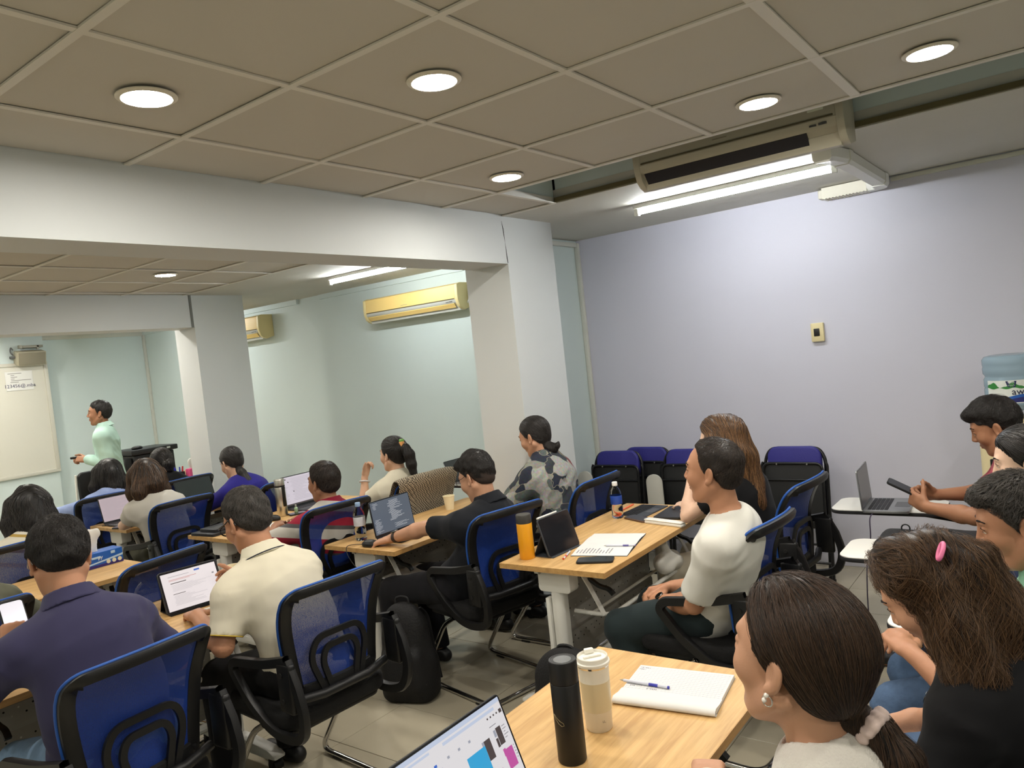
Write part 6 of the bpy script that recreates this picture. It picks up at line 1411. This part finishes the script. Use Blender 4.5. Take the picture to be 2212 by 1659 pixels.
# tissue box
t = thing('tissue_box','blue printed tissue box with a pulled-up white tissue','tissue box',(-4.575,1.985,TT),math.radians(0))
b = MB(); b.box((-.055,-.115,0),(.055,.115,.085),.002,1); bx_ = obj('carton', b, mat('tissue carton blue',(30,92,178),.4), t)
b = MB(); b.box((.0552,-.114,.002),(.0560,.114,.016)); b.box((-.114+.059,.1152,.002),(.054,.1160,.016)); obj('navy_band', b, mat('carton navy',(50,36,110),.4), bx_)
b = MB(); b.add([(.0562,-.114,.016),(.0562,.114,.040),(.0562,.114,.052),(.0562,.03,.040),(.0562,-.114,.024)],[(0,1,2,3,4)]); obj('pale_swoosh', b, mat('carton pale blue',(176,204,226),.4), bx_, None)
b = MB()
for yy in (.03,.062,.094): b.lathe([(.0005,0),(.0115,0),(.0115,.0006)],14,Matrix.Translation((.0566,yy,.022)) @ Matrix.Rotation(PI/2,4,'Y'))
o = obj('badge_dots', b, mat('carton cream',(220,216,190),.4), bx_); o['kind'] = 'stuff'
b = MB(); b.box((.0564,.048,.062),(.057,.072,.078),.001); b.box((.0564,-.06,.052),(.057,-.01,.064),.001); obj('carton_marks', b, mat('carton pale blue',(176,204,226),.4), bx_)
lettering('carton_print','py',.028,mat('carton white',(226,230,236),.4),bx_,Matrix.Translation((.0568,-.012,.056)) @ RX)
Q = SDF(); Q.rc((-4.575,1.975,TT+.08),(-4.575,1.935,TT+.17),.018,.055,.02,flat=((1,0,0),.22)); Q.rc((-4.575,1.93,TT+.16),(-4.57,1.99,TT+.19),.03,.022,.02,flat=((1,0,0),.25)); Q.post = vnoise(33,70,.008); Q2 = Q
sdf_obj('tissue',Q2,.005,mat('tissue paper',(230,228,222),.9),t,(-4.575,1.985,TT))
# document tablet
cont = [(M_scr_t,v) for v in lines(.14,.93,.48,.66,8,41,.3,.02)+lines(.14,.9,.10,.38,9,42,.3,.02)]+[(M_scr_t,(.12,.885,.5,.895)),(M_scr_k,(.14,.70,.42,.72)),(M_scr_k,(.14,.41,.36,.425)),(M_scr_bl,(.60,.90,.70,.945)),(mat('lit red line',(60,20,20),.3,emit=(.7,.3,.25),estr=.4),(.12,.80,.62,.812)),(mat('lit red line',(60,20,20),.3,emit=(.7,.3,.25),estr=.4),(.12,.775,.5,.783)),(M_scr_t,(.90,.70,.94,.74))]
t,M = tablet_on_stand('black tablet on a stand showing a white text document, left of the man in cream',-3.135,1.745,math.radians(-9),.262,.188,.42,mat('lit warm page',(20,20,20),.3,emit=(.95,.86,.86),estr=.46),cont,M_black)
t = thing('name_card','turquoise card on the table beside the lit tablet','card',(-3.06,1.82,TT),.4); b = MB(); b.box((-.045,-.03,0),(.045,.03,.02),.002); obj('card', b, mat('turquoise card',(40,150,190),.5), t)
pen('white stylus lying in front of the lit document tablet',(-3.08,1.66),(-3.05,1.80),r=.0045,body=M_white,end=M_white,tip=M_white)
# things held in hands
paper_cup('cream paper cup held by the man in the cream polo',-3.125,1.925,.795)
Mp = Matrix.Rotation(-.95,4,'Y') @ Matrix.Rotation(PI/2-.2,4,'Z'); 
t = phone('phone with a bright screen held up by the man in dark navy',-3.0,1.005,0,z=.965,M=Matrix.Rotation(-.15,4,'Z') @ Matrix.Rotation(.85,4,'Y') @ Matrix.Rotation(PI,4,'Z'),scr=mat('lit phone page',(20,20,20),.2,emit=(.95,.90,.95),estr=.5))
t = phone('black phone in the hands of the young man in red',-.705,3.985,0,z=.855,M=Matrix.Rotation(.1,4,'Z') @ Matrix.Rotation(.5,4,'Y') @ Matrix.Rotation(.15,4,'X'))
t = thing('presentation_clicker','small black clicker in the hand of the standing man','remote',(-7.945,3.375,1.155),1.0); b = MB(); b.box((-.06,-.016,-.012),(.05,.016,.012),.008,3); obj('shell', b, M_black, t); b = MB(); b.box((-.03,-.008,.0115),(-.01,.008,.0135),.001); obj('button', b, M_greyp, t)
# ---- checked jacket over a chair back
def hounds():
    m = bpy.data.materials.new('houndstooth wool'); m.use_nodes = True; n,l = nodes(m); p = n['Principled BSDF']; p.inputs['Roughness'].default_value = .9
    tc = n.new('ShaderNodeTexCoord'); ck = n.new('ShaderNodeTexChecker'); ck.inputs['Scale'].default_value = 105; ck.inputs['Color1'].default_value = srgb(172,158,134); ck.inputs['Color2'].default_value = srgb(64,56,48); l.new(tc.outputs['Object'],ck.inputs['Vector']); l.new(ck.outputs[0],p.inputs['Base Color']); return m
jc = CHAIRS[13]; M_h = hounds(); b = MB(); NU = 15; rows = []
prof = [(.05,.60),(.052,.70),(.05,.80),(.045,.88),(.04,.94),(.028,.972),(.0,.982),(-.022,.968),(-.03,.92),(-.032,.84),(-.034,.76)]
for dx,z in prof:
    for i in range(NU):
        u = -1.13+2.26*i/(NU-1); q = back_pt(max(-1,min(1,u)),max(.55,min(z,.95))); 
        rows.append((q.x+dx+.006*math.sin(i*1.7+z*9),u*.238+.004*math.sin(z*30+i),z-.012*abs(u)**3-(.02 if z < .7 else 0)*math.cos(i*.9)*.5))
n_ = len(prof); b.add(rows,[[j*NU+i,j*NU+i+1,(j+1)*NU+i+1,(j+1)*NU+i] for j in range(n_-1) for i in range(NU-1)])
ja = obj('jacket',b,M_h,None,180); ja.location = jc.location; ja.rotation_euler = jc.rotation_euler; md = ja.modifiers.new('thickness','SOLIDIFY'); md.thickness = .010; md.offset = 1; md2 = ja.modifiers.new('smooth','SUBSURF'); md2.levels = md2.render_levels = 1
tag(ja,'brown houndstooth jacket hung over a chair back behind the dark-screen laptop','jacket')
# ---- backpacks
M_nyl = mat('black nylon', (15,15,17), .75, bump=.3, bscale=120); M_nyl2 = mat('black webbing', (24,24,26), .7)
def backpack(label, x, y, rz, w, d, h, seed, lean=0.):
    c,s = math.cos(rz),math.sin(rz); ax = np.array([[c,s,0],[-s,c,0],[0,0,1.]]); P = lambda a,b_,z: V3(x+a*c-b_*s+lean*z*c,y+a*s+b_*c+lean*z*s,z)
    Q = SDF(); Q.rc(P(0,0,.11),P(0,0,h-.13),w*.52,w*.46,.05,flat=(ax[0],d/w)); Q.box(P(0,0,.12),ax,(d*.5,w*.5,.12),.05,.05); Q.box(P(d*.45,0,h*.34),ax,(d*.22,w*.40,h*.22),.045,.03); Q.plane((0,0,-1),(0,0,.002),.006); Q.post = vnoise(seed,30,.006)
    o,_,_ = sdf_obj('backpack',Q,.011,M_nyl,None,(x,y,0)); o.location = (x,y,0); tag(o,label,'backpack'); L_ = lambda v: tuple(v-V3(x,y,0))
    b = MB(); b.tube(smoothpath([L_(P(0,-.035,h-.03)),L_(P(0,-.03,h+.025)),L_(P(0,.03,h+.025)),L_(P(0,.035,h-.03))],5),.006,8); obj('carry_handle', b, M_nyl2, o, 180)
    for sg in (-1,1):
        b = MB(); b.sweep([(-.022,-.004),(.022,-.004),(.022,.004),(-.022,.004)],smoothpath([L_(P(-d*.30,sg*w*.2,h-.05)),L_(P(-d*.56,sg*w*.26,h*.78)),L_(P(-d*.62,sg*w*.30,h*.5)),L_(P(-d*.5,sg*w*.42,h*.14))],5),up=tuple(-ax[0])); obj('shoulder_strap', b, M_nyl2, o, 60)
    b = MB(); b.tube(smoothpath([L_(P(d*.52,-w*.33,h*.30)),L_(P(d*.56,-w*.28,h*.52)),L_(P(d*.54,0,h*.60)),L_(P(d*.56,w*.28,h*.52)),L_(P(d*.52,w*.33,h*.30))],5),.003,6); obj('zip', b, mat('zip grey',(44,44,46),.4), o, 180)
    return o
backpack('black backpack slumped on the floor by the end leg of the clear-bottle table',-2.84,2.665,math.radians(-70),.28,.17,.50,41)
backpack('black backpack with a loop handle half hidden behind the black flask',-1.80,2.58,math.radians(-80),.33,.17,.43,42)
# ---- folded chairs by the lavender wall
M_bpad = mat('navy blue vinyl', (44,42,124), .55, bump=.1, bscale=90); M_ktube = mat('black steel tube', (18,18,19), .35); M_kpan = mat('black seat board', (14,15,15), .6)
def folded_chair(label, x, y, rz, lean):
    t = thing('folding_chair', label, 'chair', (x,y,0), rz, 'folded chairs against the lavender wall'); R = Matrix.Rotation(-lean,4,'X')
    b = MB(); b.tube(fillet([(-.185,0,.012),(-.20,0,.80),(-.16,.005,.872),(.16,.005,.872),(.20,0,.80),(.185,0,.012)],.09,6),.0115,10,M=R); obj('back_frame', b, M_ktube, t, 60)
    b = MB(); b.tube(fillet([(-.215,-.045,.012),(-.215,-.03,.76),(-.205,-.03,.78)],.02,3),.0105,10,M=R); b.tube(fillet([(.215,-.045,.012),(.215,-.03,.76),(.205,-.03,.78)],.02,3),.0105,10,M=R); b.tube([(-.215,-.043,.12),(.215,-.043,.12)],.008,8,M=R); b.tube([(-.215,-.043,.24),(.215,-.043,.24)],.008,8,M=R); obj('leg_frame', b, M_ktube, t, 60)
    b = MB(); b.prism([(p,q) for p,q in rrect(-.178,.66,.178,.885,.07,6)],-.026,.022,'y',.014,seg=3,M=R); obj('back_pad', b, M_bpad, t, 60)
    b = MB(); b.prism(rrect(-.195,.345,.195,.775,.05,6),-.062,-.034,'y',.008,M=R); sp = obj('seat_panel', b, M_kpan, t, 60)
    b = MB(); b.tube(fillet([(-.195,-.066,.42),(-.195,-.066,.775),(.195,-.066,.775),(.195,-.066,.42)],.05,5),.009,8,M=R); b.tube([(-.19,-.07,.665),(.19,-.07,.665)],.007,8,M=R); obj('seat_frame', b, M_ktube, t, 60)
    for xx in (-.10,.10):
        b = MB(); b.lathe([(.0005,0),(.006,0),(.005,.003)],8,R @ Matrix.Translation((xx,-.075,.77)) @ Matrix.Rotation(PI/2,4,'X')); obj('rivet', b, M_alu, sp)
    for sx in (-.185,.185,-.215,.215):
        b = MB(); b.tube([(sx,0 if abs(sx)<.2 else -.045,.0),(sx,0 if abs(sx)<.2 else -.045,.022)],.015,10,M=R); obj('rubber_foot', b, M_black, t)
    return t
for x,y,r,lab in ((-2.855,5.00,.02,'folded navy blue chair by the wall corner, front one of the pair'),(-2.70,5.17,-.03,'folded navy blue chair tucked behind the front one at the wall'),(-2.29,5.05,.05,'folded navy blue chair half hidden by the brown-haired woman'),(-1.565,5.10,-.02,'folded navy blue chair standing alone against the lavender wall')):
    folded_chair(lab,x,y,r,.09)
# flipped-up writing arms between them
def arm_pill(label, x, y, h0, h1):
    t = thing('writing_arm', label, 'tablet arm', (x,y,0)); b = MB(); b.prism(rrect(-.062,h0,.062,h1,.058,8),-.008,.008,'y',.003); obj('board', b, mat('grey laminate',(190,188,178),.5), t)
    b = MB(); b.tube([(0,.02,.0),(0,.02,h1-.12)],.011,8); b.box((-.12,.0,.0),(.12,.04,.012),.004); obj('post', b, M_ktube, t); return t
arm_pill('upright grey writing board beside the half hidden folded chair',-2.485,4.90,.33,.735); arm_pill('upright grey writing board next to the patchwork jacket',-3.06,4.90,.4,.755)
# ---- writing-tablet chairs on the right
M_tab = mat('white laminate', (226,224,216), .4)
def tablet_chair(label, x, y, rz, ty, tx, tz=.70, tl=.52, tw=.30, group='chairs with writing tablets'):
    """chair facing local -x, tablet board at local (tx,ty)"""
    t = thing('tablet_chair', label, 'chair', (x,y,0), rz, group)
    b = MB(); b.prism(rrect(-.22,-.21,.20,.21,.06,5),.43,.475,'z',.015,seg=2); obj('seat', b, M_seat, t, 60)
    b = MB(); b.prism(rrect(-.20,.60,.20,.88,.07,5),.245,.275,'x',.012,seg=2); obj('backrest', b, M_bpad, t, 60)
    for s in (-1,1):
        b = MB(); b.tube(fillet([(-.20,.20*s,.012),(-.14,.20*s,.43),(.2,.20*s,.43),(.27,.20*s,.9)],.05,5),.0115,10); obj('side_frame', b, M_ktube, t, 60)
        b = MB(); b.tube([(.25,.20*s,.012),(.12,.20*s,.43)],.0115,10); obj('rear_leg', b, M_ktube, t, 60)
    P = [(tx-tl*.5,ty-tw*.5),(tx+tl*.5,ty-tw*.5+.1)]
    b = MB(); b.prism(rrect(tx-tl/2,ty-tw/2,tx+tl/2,ty+tw/2,.06,6),tz+.004,tz+.022,'z',.002); o = obj('writing_tablet', b, M_tab, t)
    b = MB(); b.prism(rrect(tx-tl/2-.002,ty-tw/2-.002,tx+tl/2+.002,ty+tw/2+.002,.061,6),tz,tz+.0185,'z',.003); obj('edge_band', b, mat('dark edge band',(38,38,40),.6), o)
    b = MB(); sy = .2 if ty > 0 else -.2; b.tube([(.05,sy,.43),(.05,sy,.60),(tx,ty,tz)],.012,8); b.tube([(tx-.12,ty,tz-.008),(tx+.12,ty,tz-.008)],.01,8); obj('tablet_arm', b, M_ktube, t, 60); return t
tablet_chair('tablet chair of the young man in red, laptop on its white board',-.27,4.05,0.,.17,-.55,.70)
tablet_chair('tablet chair with a black bag on its white board, by the black-haired woman',-.06,3.20,0.,.20,-.53,.70)
tablet_chair('tablet chair of the man in mint green at the right edge',-.05,2.63,0.,.12,-.31,.665,tl=.40,tw=.24)
tablet_chair('tablet chair with a white board by the near column, behind the houndstooth jacket',-3.55,4.62,.0,-.28,-.32,.76)
laptop('grey laptop on the writing board beyond the man in black glasses'.replace('black glasses','thin glasses'),-3.78,4.33,0.,w=.26,d=.2,h=.18,tilt=.5,shell=M_laps,scr=mat('grey lid screen',(70,72,74),.3),z=.783)
laptop('open grey laptop on the writing board in front of the young man in red',-.915,4.16,math.radians(3),w=.30,d=.21,h=.20,tilt=.07,shell=M_laps,scr=mat('pale grey screen',(120,120,122),.3),z=.723)
b = MB(); b.tube(smoothpath([(-.86,4.03,.722),(-.87,3.99,.70),(-.875,3.99,.60),(-.90,4.0,.5),(-.92,4.02,.30),(-.93,4.04,.004)],6),.003,6); tag(obj('power_cord',b,mat('purple grey cord',(70,62,84),.5),None,180),'thin cord hanging from the young man laptop to the floor','cable')
Q = SDF(); Q.box((-.55,3.38,.758),np.eye(3),(.16,.12,.034),.03,.02); Q.box((-.42,3.33,.775),np.eye(3),(.10,.12,.04),.03,.03); Q.post = vnoise(51,45,.006); o,_,_ = sdf_obj('satchel',Q,.009,M_nyl,None,(-.5,3.37,.722)); o.location = (-.5,3.37,.722); tag(o,'soft black bag lying on the lower white writing board','bag')
b = MB(); b.tube([(0.016*math.cos(a)-.12,.1,.075+.016*math.sin(a)) for a in np.linspace(0,2*PI,16,endpoint=False)],.003,6,closed=True); obj('ring', b, M_ktube, o, 180)
# ---- water dispenser
t = thing('water_dispenser','cream water dispenser against the lavender wall behind the young man in red','water dispenser',(-.30,5.06,0))
b = MB(); b.box((-.165,-.17,.0),(.165,.17,.98),.03,3); b.lathe([(.11,.975),(.12,1.0),(.085,1.03),(.08,1.05)],32); obj('cabinet', b, mat('cream enamel cabinet',(222,208,164),.4), t)
b = MB(); b.box((-.12,-.178,.62),(.12,-.165,.84),.01); obj('tap_recess', b, M_dark, t)
for xx in (-.05,.05): b = MB(); b.box((xx-.015,-.20,.74),(xx+.015,-.165,.78),.006); obj('tap', b, M_white, t)
t2 = thing('water_jug','large blue upturned water jug with a green and white label on the dispenser','water jug',(-.30,5.06,1.045))
M_jug = mat('blue polycarbonate', (168,194,208), .14, trans=.35, ior=1.2, alpha=.80)
pr = [(.028,.0),(.03,.03),(.06,.05),(.125,.075),(.134,.09),(.134,.17),(.13,.178),(.134,.186),(.134,.225),(.127,.236),(.127,.246),(.136,.258),(.137,.285),(.134,.297),(.137,.309),(.137,.335),(.125,.352),(.10,.358),(.0005,.355)]
b = MB(); b.lathe(pr,48); obj('jug_body', b, M_jug, t2, 60)
def bendlab(name,pts_faces,m,r=.1352):
    vs_,fs = pts_faces; b = MB(); b.add([(r*math.sin(x/r),-r*math.cos(x/r),z) for x,z in vs_],fs); return obj(name,b,m,lab_,None)
def strip(x0,x1,f0,f1,n=24): 
    v = []; 
    for i in range(n+1): x = x0+(x1-x0)*i/n; v += [(x,f0(x)),(x,f1(x))]
    return v,[[2*i,2*i+2,2*i+3,2*i+1] for i in range(n)]
vs_,fs = strip(-.125,.125,lambda x:.095,lambda x:.222); b = MB(); b.add([(.1346*math.sin(x/.1346),-.1346*math.cos(x/.1346),z) for x,z in vs_],fs); lab_ = obj('label', b, mat('label white',(226,230,224),.4), t2, None)
hills = lambda x: .196+.014*math.sin(x*60+.8)+.005*math.sin(x*140)
bendlab('green_hills',strip(-.125,.125,lambda x:.178+.004*math.sin(x*90),hills),mat('hill green',(54,132,60),.5)); bendlab('blue_wave',strip(-.125,.125,lambda x:.118+.010*math.sin(x*25),lambda x:.134+.010*math.sin(x*25)),mat('wave blue',(36,92,176),.5)); bendlab('navy_wave',strip(-.125,.125,lambda x:.10,lambda x:.118+.010*math.sin(x*25)),mat('navy wave',(40,44,110),.5))
bendlab('navy_shield',([(-.022,.218),(.030,.218),(.022,.183),(-.012,.186)],[(0,1,2,3)]),mat('shield navy',(34,38,84),.5),.1362)
def bendtext(name,s,size,x0,z0,m,r=.137):
    me = text_mesh(s,size,.0003)
    for v in me.vertices: x = x0+v.co.x; v.co = Vector((r*math.sin(x/r),-r*math.cos(x/r),z0+v.co.y))
    me.materials.clear(); me.materials.append(m); o = bpy.data.objects.new(name,me); COL.objects.link(o); o.parent = lab_; return o
bendtext('lettering','VINH',.014,.004,.209,mat('letter white',(236,238,240),.4)); bendtext('lettering','HAO',.014,.005,.194,mat('letter white',(236,238,240),.4)); bendtext('lettering','awa',.052,.045,.158,mat('letter navy',(34,38,84),.4))
# ---- front desk with printer
t = thing('front_desk','oak desk at the front under the black printer','desk',(-8.3,4.5,0)); b = MB(); b.box((-.30,-.62,.725),(.78,.45,.75),.002,1); obj('desktop', b, M_oak, t)
for xx in (-.25,.72): b = MB(); b.box((xx-.02,-.58,0),(xx+.02,.42,.725),.003); obj('side_panel', b, M_wmet, t)
b = MB(); b.box((-.23,.38,.2),(.70,.40,.72)); obj('back_panel', b, M_panel, t)
t = thing('printer','black multifunction printer on the front desk','printer',(-8.30,4.215,.75)); M_pr = mat('black printer shell',(26,27,30),.4)
b = MB(); b.box((-.2,-.22,.0),(.2,.24,.31),.012); obj('body', b, M_pr, t); b = MB(); b.box((-.23,-.25,.315),(.24,.27,.37),.01); obj('scanner_lid', b, M_pr, t)
b = MB(); b.box((-.18,-.30,.10),(.18,-.225,.29),.01); obj('side_module', b, M_pr, t); b = MB(); b.box((.2,-.16,.03),(.30,.2,.055),.006); obj('output_tray', b, M_pr, t); b = MB(); b.box((.199,-.17,.06),(.206,.20,.12)); obj('paper_slot', b, M_dark, t)
b = MB(); b.box((.2405,.05,.335),(.2425,.09,.353)); b.box((.2405,.14,.338),(.2425,.18,.356)); b.box((.2005,.10,.255),(.2025,.16,.263)); b.box((.2005,.17,.25),(.2025,.21,.272)); o = obj('stickers', b, mat('printer sticker',(196,206,206),.5), t, None); o['kind'] = 'stuff'
Q = SDF(); Q.ell((-8.2,4.10,1.134),np.eye(3),(.045,.06,.022),.01); Q.plane((0,0,-1),(0,0,1.1205),.003); o,_,_ = sdf_obj('desk_mouse',Q,.005,M_black,None,(-8.2,4.10,1.12)); o.location = (-8.2,4.10,1.1205); tag(o,'black rounded gadget on top of the printer','gadget')
t = thing('pen_holder','black mesh pen holder with blue and red pens on the front desk','pen holder',(-7.66,4.235,.75)); b = MB(); b.box((-.045,-.045,0),(.045,.045,.10),.004); obj('cup', b, mat('black wire mesh',(34,34,38),.6), t)
for k,(dx,dy,c,h) in enumerate(((-.02,-.02,(40,50,170),.16),(.0,.01,(46,56,176),.15),(.015,-.03,(40,50,170),.145),(.025,.02,(190,30,36),.155),(-.01,.03,(220,220,220),.15))):
    b = MB(); b.tube([(dx,dy,.02),(dx*1.5,dy*1.5,h)],.007,8); obj('pen', b, mat('pen %d'%(k%3 if k<3 else k),c,.4), t)
t = thing('tissue_pack','pink pack of tissues standing on the front desk','tissue pack',(-7.60,4.35,.75),.1); b = MB(); b.box((-.04,-.055,0),(.04,.055,.12),.012); obj('wrapper', b, mat('pink wrapper',(214,84,134),.4,var=.15,vscale=20), t); b = MB(); b.box((.0405,-.01,.01),(.042,.05,.09)); obj('panel', b, mat('cream print',(226,216,200),.5), t)
Q = SDF(); Q.rc((-7.60,4.35,.86),(-7.60,4.35,.94),.022,.042,.02,flat=((1,0,0),.3)); Q.post = vnoise(8,60,.006); sdf_obj('tissue',Q,.006,mat('tissue paper',(230,228,222),.9),t,(-7.60,4.35,.75))
# lecturer's chair
t = thing('lecturer_chair','black chair with a white frame behind the woman in pale blue','chair',(-8.88,3.83,0),.1); b = MB(); b.prism(rrect(-.22,-.22,.22,.22,.05),.42,.48,'z',.015); obj('seat', b, M_seat, t, 60); b = MB(); b.prism(rrect(-.21,.56,.21,.94,.06),.20,.24,'x',.014,seg=2); obj('backrest', b, mat('black leatherette',(26,26,28),.45), t, 60)
for s in (-1,1):
    b = MB(); b.tube(fillet([(-.22,.225*s,.012),(-.20,.225*s,.42),(.18,.225*s,.42),(.225,.225*s,.92)],.05,5),.012,8); obj('side_frame', b, M_white, t, 60); b = MB(); b.tube([(.22,.225*s,.012),(.14,.225*s,.42)],.012,8); obj('rear_leg', b, M_white, t, 60)
# lettering on the black T-shirt front
pw = p_wv; mtx = Matrix(((pw['lat'][0],pw['spu'][0],pw['chestf'][0],0),(pw['lat'][1],pw['spu'][1],pw['chestf'][1],0),(pw['lat'][2],pw['spu'][2],pw['chestf'][2],0),(0,0,0,1)))
